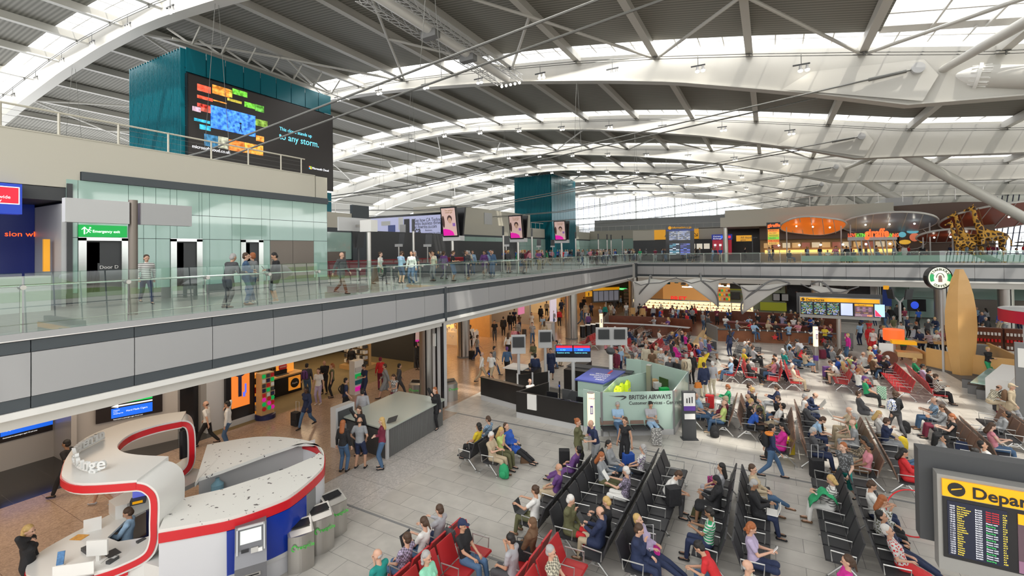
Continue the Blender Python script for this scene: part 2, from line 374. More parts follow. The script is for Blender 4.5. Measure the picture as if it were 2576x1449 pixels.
# ================================================================ floors
def floormat(name, c1, c2, tile=None, rough=.3, speck=None, grout=(.1, .1, .1), off=.5):
 m = bpy.data.materials.new(name); m.use_nodes = True; nt = m.node_tree; b = nt.nodes['Principled BSDF']; b.inputs['Roughness'].default_value = rough
 tc = nt.nodes.new('ShaderNodeTexCoord'); last = None
 if tile:
  br = nt.nodes.new('ShaderNodeTexBrick'); br.inputs['Color1'].default_value = (*c1, 1); br.inputs['Color2'].default_value = (*c2, 1); br.inputs['Mortar'].default_value = (*grout, 1)
  br.inputs['Scale'].default_value = 1; br.inputs['Brick Width'].default_value = tile[0]; br.inputs['Row Height'].default_value = tile[1]; br.inputs['Mortar Size'].default_value = .006; br.offset = off; br.inputs['Mortar Smooth'].default_value = .1
  nt.links.new(tc.outputs['Object'], br.inputs[0]); last = br.outputs[0]
 n = nt.nodes.new('ShaderNodeTexVoronoi' if speck else 'ShaderNodeTexNoise'); n.inputs['Scale'].default_value = speck or 2.5
 nt.links.new(tc.outputs['Object'], n.inputs['Vector'])
 mx = nt.nodes.new('ShaderNodeMix'); mx.data_type = 'RGBA'; mx.blend_type = 'MULTIPLY'; mx.inputs[0].default_value = .38 if speck else .35
 if last: nt.links.new(last, mx.inputs[6])
 else: mx.inputs[6].default_value = (*c1, 1)
 if speck:
  r = nt.nodes.new('ShaderNodeRGBToBW'); nt.links.new(n.outputs['Color'], r.inputs[0]); nt.links.new(r.outputs[0], mx.inputs[7])
 else: nt.links.new(n.outputs['Fac'], mx.inputs[7])
 g = nt.nodes.new('ShaderNodeMix'); g.data_type = 'RGBA'; g.blend_type = 'MIX'; g.inputs[0].default_value = .0
 nt.links.new(mx.outputs[2], b.inputs['Base Color']); MATS[name] = m; return m
FT = floormat('grey_floor_tile', (.52, .49, .445), (.58, .55, .5), (1.2, .6), .28, None, (.19, .18, .17))
FP = floormat('pale_floor_tile', (.62, .585, .53), (.66, .62, .565), (1.2, .6), .28, None, (.2, .19, .18))
FG = floormat('speckled_terrazzo', (.58, .54, .5), (.55, .51, .47), (1.8, 1.8), .3, 22, (.1, .1, .1))
FB = floormat('brown_terrazzo', (.52, .37, .27), (.5, .355, .26), (1.8, 1.8), .2, 26, (.2, .13, .1))
FD = floormat('black_granite_tile', (.035, .032, .03), (.04, .037, .034), (1.2, 1.2), .15, None, (.1, .09, .08))
FC = floormat('upper_carpet', (.3, .29, .28), (.3, .29, .28), (1.2, .6), .35, None, (.2, .2, .2))
FO = mat('shop_carpet', (.2, .15, .07), .8, noise=(2, .15))
def fl(n, poly, z, m, t=.06):
 o = B().prism(poly, z-t, z).obj('floor' if n == 0 else f'floor_{n}', m); return struct(o)
fl(0, [(-10.36, -14), (30, -14), (30, 17.15), (-10.36, 17.15)], 0, FT)
fl(1, [(-13.4, 17.25), (30, 17.25), (30, 78), (-13.4, 78)], 0, FP)
fl(2, [(-12.6, -14), (-10.36, -14), (-10.36, 17.15), (-12.6, 17.15)], 0, FG)
fl(3, [(-19.9, -14), (-12.6, -14), (-12.6, 17.25), (-13.4, 17.25), (-13.4, 78), (-19.9, 78), (-19.9, 12)], 0, FB)
fl(4, [(-24, -14), (-19.9, -14), (-19.9, 10.6), (-24, 10.6)], 0, FD)
fl(5, [(-34, 10.6), (-19.9, 10.6), (-19.9, 24), (-34, 24)], 0, FO)
fl(6, [(-34, 24), (-19.9, 24), (-19.9, 78), (-34, 78)], 0, FB)
struct(B().box(-12.6, 30, 17.15, 17.25, -.03, .004).obj('trim_1', M['mgrey'])); struct(B().box(-12.6, 30, 9.45, 9.52, 0, .006).obj('trim_2', M['mgrey']))
fl(7, [(9.2, 30.5), (30, 22), (30, 42), (14.5, 42), (8.6, 38.4)], .012, mat('brown_carpet', (.13, .11, .09), .8), .01)
# ================================================================ gallery slabs
ZT = 5.7
def slab(n, x0, x1, y0, y1): struct(B().box(x0, x1, y0, y1, 4.1, ZT-.02).obj(n, M['soffit']))
slab('floor_8', -62, -13.62, -14, 150); slab('floor_9', -13.62, 42, 53.82, 150)
fl(10, [(-62, -14), (-13.6, -14), (-13.6, 150), (-62, 150)], ZT, FC, .02); fl(11, [(-13.6, 53.8), (42, 53.8), (42, 150), (-13.6, 150)], ZT, FC, .02)
def front(label, o, d, nrm, n, pw, s0=0, gap=None):
 t = thing('balcony_front', label, 'balcony front')
 o = Vector(o); d = Vector(d); nn = Vector(nrm); L = n*pw
 def bx(a, b, z0, z1, t0, t1, name, m, par=t):
  p = [o+d*a+nn*t0, o+d*b+nn*t0, o+d*b+nn*t1, o+d*a+nn*t1]
  return B().prism([(q.x, q.y) for q in p], z0, z1).obj(name, m, par)
 bx(s0, s0+L, ZT, ZT+.13, -.25, .14, 'curb', M['panel']); bx(s0, s0+L, ZT-.02, ZT+.0, -.05, .16, 'curb_lip', M['white'])
 for k in range(n):
  a = s0+k*pw
  bx(a+.008, a+pw-.008, 5.42, 5.66, -.12, .1, 'upper_band', M['slate']); bx(a+.01, a+pw-.01, 4.5, 5.41, -.12, .12, 'panel', M['panel']); bx(a+.008, a+pw-.008, 4.25, 4.49, -.12, .1, 'lower_band', M['slate'])
 bx(s0, s0+L, 4.26, 5.64, -.2, -.1, 'backing', M['black'])
 bx(s0, s0+L, 4.1, 4.24, -.3, .16, 'lower_lip', M['white'])
 if nrm[0]: # sloping soffit edge
  bx(s0, s0+L, 3.86, 4.1, -1.1, .0, 'soffit_edge', M['soffit'])
 else: bx(s0, s0+L, 3.62, 4.1, -1.2, .02, 'soffit_edge', M['soffit'])
 return t
front('long grey panelled balcony front running along the left side of the hall', (-13.6, -.05, 0), (0, 1, 0), (1, 0, 0), 30, 1.793, -1.83)
front('grey panelled balcony front crossing the far end of the hall', (-13.6, 53.8, 0), (1, 0, 0), (0, -1, 0), 31, 1.793, .2)
struct(B().box(-13.75, -13.4, 53.5, 53.85, 4.1, 5.75).obj('trim_3', M['slate']))
B_ = B().box(-13.66, -13.44, 17.46, 17.62, 4.1, 5.72); struct(B_.obj('trim_4', M['slate']))
def rail(label, o, d, nrm, n, pw, s0, solid=None, topz=1.35, bent=0):
 t = thing('glass_balustrade', label, 'balustrade'); o = Vector(o); d = Vector(d); nn = Vector(nrm); z0 = ZT+.13
 b = B()
 for k in range(n):
  a = s0+k*pw; p0 = o+d*(a+.015); p1 = o+d*(a+pw-.015)
  B().prism([((p+nn*q).x, (p+nn*q).y) for p, q in ((p0, 0), (p1, 0), (p1, .012), (p0, .012))], z0, ZT+topz).obj('glass_pane', M['gl'], t)
  if solid: B().prism([((p+nn*q).x, (p+nn*q).y) for p, q in ((p0, -.02), (p1, -.02), (p1, -.005), (p0, -.005))], z0+.12, z0+.68).obj('frosted_panel', MATS.get('frosted') or mat('frosted', (.33, .45, .4), .35), t)
  p = o+d*a-nn*.12
  q = B().bar(p+Vector((0, 0, z0-.1)), p+Vector((0, 0, z0+.98)), .05, .03, d).tube([p+nn*.16+Vector((0, 0, z0+.94)), p-nn*.02+Vector((0, 0, z0+.94))], .05, 12).obj('post', M['steel'], t)
 h = B().tube([o+d*s0-nn*.14+Vector((0, 0, ZT+1.1)), o+d*(s0+n*pw)-nn*.14+Vector((0, 0, ZT+1.1))], .026, 8).obj('handrail', M['chrome'], t, smooth=True)
 B().tube([o+d*s0-nn*.1+Vector((0, 0, ZT+.3)), o+d*(s0+n*pw)-nn*.1+Vector((0, 0, ZT+.3))], .012, 6).obj('lower_rail', M['steel'], t)
 return t
rail('clear glass balustrade with steel handrail along the near left balcony', (-13.5, 0, 0), (0, 1, 0), (1, 0, 0), 11, 1.793, -2.0, topz=1.38)
rail('clear glass balustrade with steel posts along the left balcony beyond the slate joint', (-13.5, 0, 0), (0, 1, 0), (1, 0, 0), 20, 1.793, 17.72, topz=1.2)
rail('clear glass balustrade on the left half of the far balcony', (-13.6, 53.72, 0), (1, 0, 0), (0, -1, 0), 9, 1.793, .2, topz=1.2)
rail('glass balustrade with frosted lower panels on the right half of the far balcony', (-13.6, 53.72, 0), (1, 0, 0), (0, -1, 0), 22, 1.793, .2+9*1.793, solid=1, topz=1.2)
# ================================================================ near left block on the gallery
WX = -21.0
wy1 = 16.97
struct(B().box(-34, WX, onX(WX, 176, 600).y, wy1, ZT, 10.0).box(-34, -24.2, -6, onX(WX, 176, 600).y, ZT, 10).obj('wall_left', M['dgrey']))
gw = tag(thing('glass_cladding', 'tall pale green glass wall cladding with steel door frames on the upper level', 'wall cladding'))
zs = [6.12, 8.05, 9.05, 10.06]
ycols = [onX(WX, x, 600).y for x in (165, 195, 322, 360, 391, 427, 444, 500, 507, 526, 582, 604, 657, 678, 735, 788, 822)]
doors = [(195, 322), (427, 507), (604, 660)]
yy = lambda x: onX(WX, x, 600).y
for i, (a, b) in enumerate(zip(ycols, ycols[1:])):
 for j in range(3):
  z0, z1 = zs[j], zs[j+1]
  mid = (a+b)/2
  if j == 0 and any(yy(p) < mid < yy(q) for p, q in doors): continue
  if j == 0 and yy(678) < mid < yy(788): m = M['bronze']
  else: m = M['green']
  B().box(WX, WX+.04, a+.008, b-.008, z0+.01, z1-.01).obj('glass_panel', m, gw)
B().box(WX, WX+.05, yy(165), wy1, ZT, 6.12).obj('skirting', M['mgrey'], gw)
B().box(WX-.05, WX+.1, yy(203), wy1, 10.06, 10.36).obj('dark_reveal', M['slate'], gw)
for k, (p, q) in enumerate(doors):
 y0, y1 = yy(p), yy(q)
 t = struct(B().box(WX-.12, WX-.02, y0, y1, ZT, 8.05).obj(f'door_{k+1}', M['black'] if k == 2 else M['mgrey']))
 b = B().box(WX-.02, WX+.08, y0, y0+.22, ZT, 8.05).box(WX-.02, WX+.08, y1-.22, y1, ZT, 8.05).box(WX-.02, WX+.08, y0, y1, 7.95, 8.07); b.obj('door_frame', M['chrome'], t)
 B().box(WX-.04, WX+.0, y0+.25, y0+(y1-y0)*.42, ZT, 7.9).obj('door_leaf', M['lite'] if k < 2 else M['bronze'], t)
t = thing('door_sign', 'small black sign with white letters on the emergency exit door', 'sign')
B().box(WX, WX+.03, yy(245), yy(284), 6.85, 7.15).obj('sign_panel', M['dgrey'], t)
text('Door D', .17, TXW((WX+.035, yy(249), 6.94)), M['white'], t)
t = thing('exit_sign', 'green lit emergency exit sign with arrow and running figure above a door', 'sign')
y0, y1 = onX(WX+.1, 198, 585).y, onX(WX+.1, 318, 585).y
B().box(WX+.05, WX+.15, y0, y1, 8.08, 8.5).obj('sign_panel', lit('green_lit', (0, .3, .05), .5), t)
W_ = y1-y0; text('Emergency exit', .098*W_, TXW((WX+.16, y0+W_*.26, 8.235)), lit('white_lit', (.9, .95, .9), .9), t, sx=.95)
B().box(WX+.15, WX+.165, y0+.11, y0+.14, 8.17, 8.42).prism([(0, 0)], 0, 0).obj('arrow', MATS['white_lit'], t) if 0 else None
b = B().box(WX+.15, WX+.165, y0+.12, y0+.15, 8.17, 8.4); b.bar((WX+.158, y0+.135, 8.42), (WX+.158, y0+.06, 8.33), .015, .03, (1, 0, 0)); b.bar((WX+.158, y0+.135, 8.42), (WX+.158, y0+.21, 8.33), .015, .03, (1, 0, 0)); b.obj('arrow', MATS['white_lit'], t)
b = B().sph((WX+.16, y0+W_*.2+.02, 8.4), .025);
for a_, c_ in (((.42, 8.36), (.39, 8.28)), ((.39, 8.28), (.45, 8.23)), ((.39, 8.28), (.33, 8.2)), ((.41, 8.34), (.47, 8.3)), ((.41, 8.34), (.35, 8.31))): b.bar((WX+.16, y0+W_*.2-.42+a_[0], a_[1]), (WX+.16, y0+W_*.2-.42+c_[0], c_[1]), .015, .028, (1, 0, 0))
b.obj('running_figure', MATS['white_lit'], t)
t = thing('parapet', 'cream panelled parapet above the green glass wall', 'parapet')
B().box(-22.2, WX+.02, -6, 16.2, 10.36, 11.5).obj('parapet_panel', M['cream'], t); B().box(-22.2, WX+.02, -6, yy(201), 9.76, 10.36).obj('lower_panel', M['cream'], t)
B().box(-22.2, WX+.02, 16.25, wy1, 10.1, 11.5).obj('end_panel', M['cream'], t); B().box(-22.3, WX+.04, -6, 16.2, 11.5, 11.54).obj('coping', M['cream'], t)
B().box(-34, -22.2, -6, wy1, 10.05, 10.3).obj('roof_slab', M['lite'], t)
t = thing('railing', 'thin cream painted railing with wire infill on top of the parapet', 'railing')
pts = [onX(-21.4, x, 300).y for x in (0, 148, 298, 423, 531, 624, 706, 757)]
b = B().tube([(-21.4, -6, 12.38), (-21.4, 15.9, 12.38)], .035, 8); b.obj('top_rail', M['cream'], t, smooth=True)
for y in pts: B().bar((-21.4, y, 11.54), (-21.4, y, 12.38), .05, .07).obj('post', M['cream'], t)
for z in (11.75, 12.0, 12.2): B().tube([(-21.4, -6, z), (-21.4, 15.8, z)], .006, 4).obj('wire', M['cable'], t)
t = thing('exchange_shop', 'dark blue currency shop front with lit red and blue sign at the left edge', 'shop')
B().box(WX-2.5, WX-2.4, -4, yy(152), ZT, 9.7).obj('back_wall', lit('shop_blue', (.004, .01, .09), .35), t)
B().box(WX-2.45, WX+.05, yy(153), yy(166), ZT, 9.2).obj('pillar', M['lite'], t); B().box(WX-.05, WX+.1, yy(166), yy(180), ZT, 9.9).obj('dark_pillar', M['dgrey'], t)
B().box(WX-2.6, WX, -4, yy(170), 9.3, 9.74).obj('ceiling_panel', M['dgrey'], t)
y0 = onX(WX+.3, 53, 500).y
B().box(WX, WX+.4, -2, y0, 8.75, 9.7).obj('fascia_sign', lit('sign_blue', (.01, .04, .35), .5), t)
B().box(WX+.4, WX+.42, y0-.9, y0-.06, 9.05, 9.6).obj('white_frame', lit('sign_white', (.8, .8, .8), .6), t); B().box(WX+.42, WX+.44, y0-.87, y0-.09, 9.08, 9.57).obj('red_panel', lit('sign_red', (.7, .01, .03), .6), t)
text('worldwide', .14, TXW((WX+.445, y0-.84, 9.22)), MATS['sign_white'], t, sx=.95); text('money', .14, TXW((WX+.445, y0-.84, 9.11)), MATS['sign_white'], t); text('x', .3, TXW((WX+.41, y0-1.15, 9.1)), MATS['sign_white'], t)
text('sion when you make a', .26, TXW((WX-2.38, onX(WX-2.4, 0, 595).y+.1, onX(WX-2.4, 0, 594).z)), lit('led_red', (1, .08, .01), 1.6), t, sx=1.05)
t = tag(B().box(WX-.6, WX-.5, onX(WX-.5, 110, 620).y, onX(WX-.5, 126, 620).y, 6.9, 8.0).obj('poster_stand', lit('poster_yellow', (.8, .35, .02), .35)), 'narrow orange and yellow poster beside the blue currency shop', 'poster')
t = tag(B().box(WX+.5, WX+1.1, onX(WX+1, 0, 660).y-.3, onX(WX+1, 125, 660).y, ZT, 6.8).obj('counter', M['lite']), 'pale shop counter in front of the blue currency shop', 'counter')
sx_ = -16.0
t = thing('sign_post', 'tall brown steel post carrying two blank grey boards on the balcony', 'sign')
B().tube([(sx_, 6.25, ZT), (sx_, 6.25, 9.0)], .11, 14).obj('post', M['bronze'], t, smooth=True)
for a, b_, m in ((4.75, 6.12, M['lite']), (6.4, 7.74, M['panel'])): B().box(sx_-.1, sx_+.12, a, b_, 8.3, 8.93).obj('board', m, t)
t = thing('sign_post', 'steel post with a wide blank grey board and small white box past the glass wall', 'sign')
B().tube([(sx_, 15.2, ZT), (sx_, 15.2, 8.9)], .1, 14).obj('post', M['steel'], t, smooth=True)
B().box(sx_-.9, sx_-.8, 14.2, 16.1, 8.4, 9.02).obj('board', M['lite'], t); B().box(sx_-.35, sx_+.35, 15.0, 15.4, 8.35, 8.88).obj('white_box', M['white'], t); B().box(sx_-.85, sx_-.1, 15.15, 15.25, 8.6, 8.7).obj('arm', M['steel'], t)
def tower(label, x1, y0, x0, y1, z0, z1, screen):
 q_ = 1.385
 t = thing('lift_tower', label, 'tower')
 B().box(x0+.4, x1-.4, y0+.4, y1-.4, z0, z1-.3).obj('core', mat('core_teal', (.004, .05, .07), .4), t)
 n = int((x1-x0)/.2)
 for k in range(n):
  x = x0+.2*k+.1
  b = B().prism([(x-.03, y0-.3), (x+.03, y0-.3), (x+.03, y0+.1), (x-.03, y0+.1)], z0, z1-.15*(k % 2)-.1)
  b.obj('glass_fin', M['teal'], t)
 m = 9; L = (y1-y0)/m
 for k in range(m):
  B().box(x1-.05, x1+.02, y0+k*L+.03, y0+(k+1)*L-.03, z1-1.25*q_, z1).obj('glass_panel', M['teal'], t)
  B().box(x1-.05, x1+.02, y0+k*L+.03, y0+(k+1)*L-.03, z0, (z1-6.6*q_ if screen else z1-1.3*q_)).obj('glass_panel', M['teal'], t)
 for k in range(1, 5): B().box(x0, x1, y0-.02, y0+.08, z1-1.4*k-.05, z1-1.4*k).obj('transom', mat('dark_teal', (.004, .08, .11), .4), t)
 if screen:
  B().box(x1-.1, x1+.25, y0+.0, y1, z1-6.5*q_, z1-1.35*q_).obj('screen_body', M['black'], t)
  S = B().box(x1+.25, x1+.27, y0+.05, y1-.05, z1-6.45*q_, z1-1.4*q_).obj('advert_screen', mat('screen_black', (.01, .009, .009), .35, emit=(.012, .01, .009), es=1), t)
  X = x1+.275
  def q(a, b_, c, d, col, e=.9, dx=0):
   p, r_ = onX(X, a, b_), onX(X, c, d); nm = 'tile_%02d%02d%02d' % tuple(int(99*v) for v in col)
   m_ = mat(nm, col, .4, emit=col, es=e); nt = m_.node_tree
   if not any(n_.type == 'TEX_NOISE' for n_ in nt.nodes):
    nz = nt.nodes.new('ShaderNodeTexNoise'); nz.inputs['Scale'].default_value = 3.5; nz.inputs['Detail'].default_value = 6; cr = nt.nodes.new('ShaderNodeValToRGB'); cr.color_ramp.elements[0].position = .38; cr.color_ramp.elements[0].color = (*[v*.15 for v in col], 1); cr.color_ramp.elements[1].position = .62; cr.color_ramp.elements[1].color = (*[min(1, v*1.25+.05) for v in col], 1)
    tc_ = nt.nodes.new('ShaderNodeTexCoord'); nt.links.new(tc_.outputs['Object'], nz.inputs[0]); nt.links.new(nz.outputs['Fac'], cr.inputs[0]); nt.links.new(cr.outputs[0], nt.nodes['Principled BSDF'].inputs['Emission Color'])
   B().box(X-.01, X+.01+dx, p.y, r_.y, r_.z, p.z).obj('picture_tile', m_, S)
  red, orr, ye, gr, cy = (.85, .08, .03), (.9, .3, .03), (.6, .5, .05), (.15, .6, .03), (.02, .4, .6)
  for a in ((496, 210, 530, 236, red), (496, 238, 535, 256, red), (496, 258, 527, 275, (.5, .04, .02)), (534, 212, 577, 246, orr), (577, 225, 584, 246, ye), (585, 222, 622, 246, gr), (572, 246, 608, 262, ye), (536, 250, 570, 262, orr), (615, 255, 641, 275, gr), (642, 262, 664, 284, (.1, .4, .03)),
    (484, 266, 505, 283, (.6, .4, .5)), (505, 262, 530, 285, (.5, .08, .05)), (488, 296, 528, 312, cy), (502, 312, 530, 330, cy), (642, 298, 673, 322, (.2, .35, .03)), (644, 340, 664, 358, orr), (514, 336, 548, 372, (.02, .15, .3)), (549, 342, 574, 376, (.4, .4, .3)), (575, 350, 614, 384, (.9, .22, .02)), (615, 358, 662, 392, (.95, .35, .03))): q(*a)
  q(530, 264, 642, 345, (.03, .2, .85), 1.2, .03)
  p = onX(X, 604, 326)
  b = B().sph((X+.06, p.y, p.z+.46), .08); b.bar((X+.06, p.y, p.z+.36), (X+.06, p.y, p.z+.12), .03, .14, (1, 0, 0)); b.bar((X+.06, p.y, p.z+.14), (X+.06, p.y-.09, p.z-.15), .03, .06, (1, 0, 0)); b.bar((X+.06, p.y, p.z+.14), (X+.06, p.y+.09, p.z-.15), .03, .06, (1, 0, 0)); b.obj('walking_figure', M['black'], S)
  for s_, sz, x_, y_ in (('This cloud stands up', .42, 703, 327), ('to any storm.', .8, 702, 349)):
   p = onX(X, x_, y_); text(s_, sz, TXW((X, p.y, p.z)), lit('screen_cyan', (.15, .65, .85), 1), S, sx=.9)
  p = onX(X, 483, 371); text('microsoftcloud.co.uk', .34, TXW((X, p.y, p.z)), lit('screen_white', (.85, .85, .9), 1), S, sx=.92)
  p = onX(X, 785, 425); text('Microsoft Cloud', .27, TXW((X, p.y, p.z)), MATS['screen_white'], S)
  for i, c in enumerate(((.9, .15, .05), (.3, .6, .05), (.02, .4, .85), (.95, .6, .02))):
   y_, z_ = p.y-.32+.14*(i % 2), p.z+.1-.14*(i//2)
   B().box(X, X+.02, y_, y_+.12, z_, z_+.12).obj('logo_square', lit('logo_%d' % i, c), S)
 return t
tower('teal glass finned tower holding the big black advert screen', -36, 17.17, -43.85, 29.6, ZT, 22.2, True)
tower('distant dark teal glass finned tower at the centre of the hall', -40.5, 90, -49.4, 104, 5.7, 23.8, False)
t = thing('skylight_frame', 'white triangulated skylight frame above the teal tower', 'roof frame')
b = B()
for k in range(7):
 y = 17.2+k*2.1
 b.tube([(-38.6, y, 24.2), (-37.4, y+1.05, 23.1), (-38.6, y+2.1, 24.2)], .08, 5); b.tube([(-37.4, y+1.05, 23.1), (-36.2, y+1.05, 24.2)], .06, 5)
b.tube([(-37.4, 17, 23.1), (-37.4, 33, 23.1)], .08, 6); b.obj('truss', M['roofw'], t)
# ================================================================ west side of the gallery, further back
struct(B().box(-45.2, -28.9, 22.4, 40, ZT, 9.2).obj('wall_1', M['dgrey']))
t = thing('cladding', 'cream fascia and green glass wall just beyond the near green block', 'wall cladding')
B().box(-29, -28.8, 22.3, 25.6, 9.33, 10.5).obj('cream_fascia', M['cream'], t); B().box(-28.95, -28.82, 22.3, 25.6, 9.0, 9.33).obj('dark_reveal', M['slate'], t)
B().box(-28.95, -28.85, 22.3, 25.6, 6.9, 9.0).obj('glass_panel', M['green'], t); B().box(-28.95, -28.84, 22.3, 25.0, ZT, 7.5).obj('bronze_panel', M['bronze'], t)
B().box(-29, -28.7, 25.6, 27.3, ZT, 11.2).obj('dark_panel', M['slate'], t)
for k in range(3): B().bar((-29, 22.6+k*1.6, 10.5), (-29, 22.6+k*1.6, 11.3), .05, .05).obj('post', M['white'], t)
B().tube([(-29, 22.3, 11.3), (-29, 26, 11.3)], .03, 6).obj('top_rail', M['white'], t)
t = thing('billboard', 'large pale lilac advert billboard on a black frame above the green shop', 'billboard')
BY = 40
p0, p1 = onY(BY, 905, 606), onY(BY, 1108, 540)
B().box(p0.x-.3, p1.x+.3, BY+.02, BY+.5, p0.z-.2, 11.7).obj('frame', M['black'], t)
s_ = B().box(p0.x, p1.x, BY-.02, BY+.02, p0.z+.1, 11.45).obj('advert_panel', mat('advert_lilac', (.45, .46, .66), .35, emit=(.4, .42, .62), es=.35), t)
B().box(p1.x+.3, p1.x+1.3, BY, BY+.4, ZT, 11.8).obj('side_panel', M['slate'], t)
ink = mat('ink', (.03, .035, .06), .5)
for s_t, x_, y_, z_ in (('See how CA Technologies', 1043, 559, .5), ('helps business thrive', 1043, 567, .5), ('at rewrite.ca.com', 1043, 575.5, .5)):
 p = onY(BY, x_, y_); text(s_t, z_*1.15, TYW((p.x, BY-.03, p.z)), ink, s_, sx=.78)
p = onY(BY, 1044, 587); text('ca', 1.0, TYW((p.x, BY-.03, p.z)), M['black'], s_, bold=.02); text('Business,', .28, TYW((p.x+1.5, BY-.03, p.z+.2)), ink, s_); text('rewritten by software', .28, TYW((p.x+1.5, BY-.03, p.z-.12)), ink, s_)
for x_, y_, w_, h_, m_ in ((985, 575, 1.1, .8, M['blue']), (970, 562, 1.4, .5, M['white']), (1008, 562, .7, 1.4, M['wht']), (1023, 573, .8, 2.0, M['dgrey']), (1023, 573, .6, 1.7, M['wht']), (1013, 578, .9, 1.2, M['lite'])):
 p = onY(BY-.06, x_, y_); B().cbox((p.x, BY-.04-.004*w_, p.z), (w_, .03, h_)).obj('printed_picture', m_, s_)
struct(B().box(-47, p1.x+.2, BY+.55, 57, ZT, 8.6).obj('wall_2', M['dgrey']))
t = thing('shop', 'shop front with a glowing green wall of leaf pictures under the billboard', 'shop')
B().box(p0.x, p1.x+.3, BY+.1, BY+.45, ZT, p0.z-.2).obj('dark_front', M['dgrey'], t)
q0, q1 = onY(BY, 985, 610), onY(BY, 1108, 630)
gm = lit('leaf_green', (.02, .5, .04), .9);
B().box(q0.x, q1.x, BY-.0, BY+.1, q1.z-.2, q0.z).obj('green_panel', gm, t)
for k in range(22):
 a_ = B().sph((q0.x+rnd.uniform(.3, q1.x-q0.x-.3), BY-.02, rnd.uniform(q1.z, q0.z-.2)), (rnd.uniform(.15, .4), .02, rnd.uniform(.1, .22)), 8, 5); a_.obj('leaf_picture', lit('leaf_%d' % (k % 3), [(.5, .85, .55), (.01, .3, .02), (.1, .75, .1)][k % 3], .8), t)
B().box(q0.x-4.5, q0.x-2.2, BY-.05, BY+.1, ZT, 8.3).obj('green_glass', M['green'], t); B().box(q0.x-2.0, q0.x-.1, BY-.05, BY+.1, ZT, 8.4).obj('grey_panel', M['lite'], t)
WW = -42.0
t = thing('cladding', 'long cream fascia over pale green glass running to the far end of the gallery', 'wall cladding')
struct(B().box(-60, WW-.05, 57, 89.4, ZT, 10).box(-60, WW-.05, 104.6, 146, ZT, 10).obj('wall_3', M['dgrey']))
for a_, c_ in ((57, 89.4), (104.6, 118)): B().box(WW-.6, WW+.1, a_, c_, 10.05, 11.9).obj('cream_fascia', M['cream'], t); B().box(WW-.2, WW+.05, a_, c_, 9.75, 10.05).obj('dark_reveal', M['slate'], t)
k = 57
while k < 118:
 if 87 < k < 104: k += 3; continue
 B().box(WW, WW+.04, k+.02, k+2.98, 8.3, 9.75).obj('glass_panel', M['green'], t); B().box(WW, WW+.04, k+.02, k+2.98, ZT+.2, 8.27).obj('glass_panel', M['green'] if int(k/3) % 5 else M['bronze'], t); k += 3
B().box(WW-8, WW-.6, 57, 84, 10.05, 14.6).obj('upper_block', M['cream'], t); B().box(WW-.6, WW-.5, 66.5, 69, 12, 14).obj('plant_door', M['lite'], t)
B().box(WW-8, WW-3, 104.6, 118, 11.9, 13.8).obj('rear_block', M['cream'], t)
B().tube([(WW-.4, 84, 13.1), (WW-.4, 118, 13.1)], .04, 6).obj('top_rail', M['white'], t)
for k in range(18): B().bar((WW-.4, 84+2*k, 11.9), (WW-.4, 84+2*k, 13.1), .04, .04).obj('post', M['white'], t)
t = thing('cladding', 'cream fascia and glass of the cross wing at the far end below the great window', 'wall cladding')
B().box(WW, -22, 118, 119, 10.1, 12.3).obj('cream_fascia', M['cream'], t); B().box(WW, -22, 118.1, 119, ZT, 10.1).obj('green_glass', M['green'], t); B().box(WW, 40, 122, 122.6, 12.3, 15.4).obj('grey_wall', M['panel'], t)
B().box(-22, -8, 100, 101, 9.4, 11.6).obj('cream_fascia', M['cream'], t); B().box(-22, -8, 100.2, 101, ZT, 9.4).obj('dark_shopfront', M['dgrey'], t)
for k in range(32): B().bar((WW+2*k, 121.8, 12.3), (WW+2*k, 121.8, 13.6), .05, .05).obj('post', M['white'], t)
B().tube([(WW, 121.8, 13.6), (22, 121.8, 13.6)], .04, 6).obj('top_rail', M['white'], t)
EY = 146.0
w = struct(B().grid(lambda u, v: Vector((-95+u*139, EY, 14+v*(lo(-95+u*139)+1.5-14))), 60, 1).obj('window_10', M['pane']))
mul = B();
purple = mat('window_mullion', (.09, .09, .16), .5)
k = -95
while k < 44:
 mul.bar((k, EY-.05, 14), (k, EY-.05, lo(k)+1.5), .09, .14, (0, 1, 0)); k += 1.95
mul.obj('mullion', purple, w)
mul = B(); k = -95
while k < 44:
 mul.bar((k, EY-.3, 14), (k, EY-.3, lo(k)+1.5), .3, .4, (0, 1, 0)); k += 11.7
for z in (15.5, 17.3, 19.1, 20.9, 22.7): mul.tube([(-95, EY-.1, z), (44, EY-.1, z)], .07, 4)
mul.obj('main_mullion', M['cable'], w)
struct(B().box(-95, 44, EY, EY+1, ZT, 14.3).obj('wall_back', M['panel']))
adp = mat('advert_pink', (.52, .36, .33), .4, emit=(.5, .34, .3), es=.3)
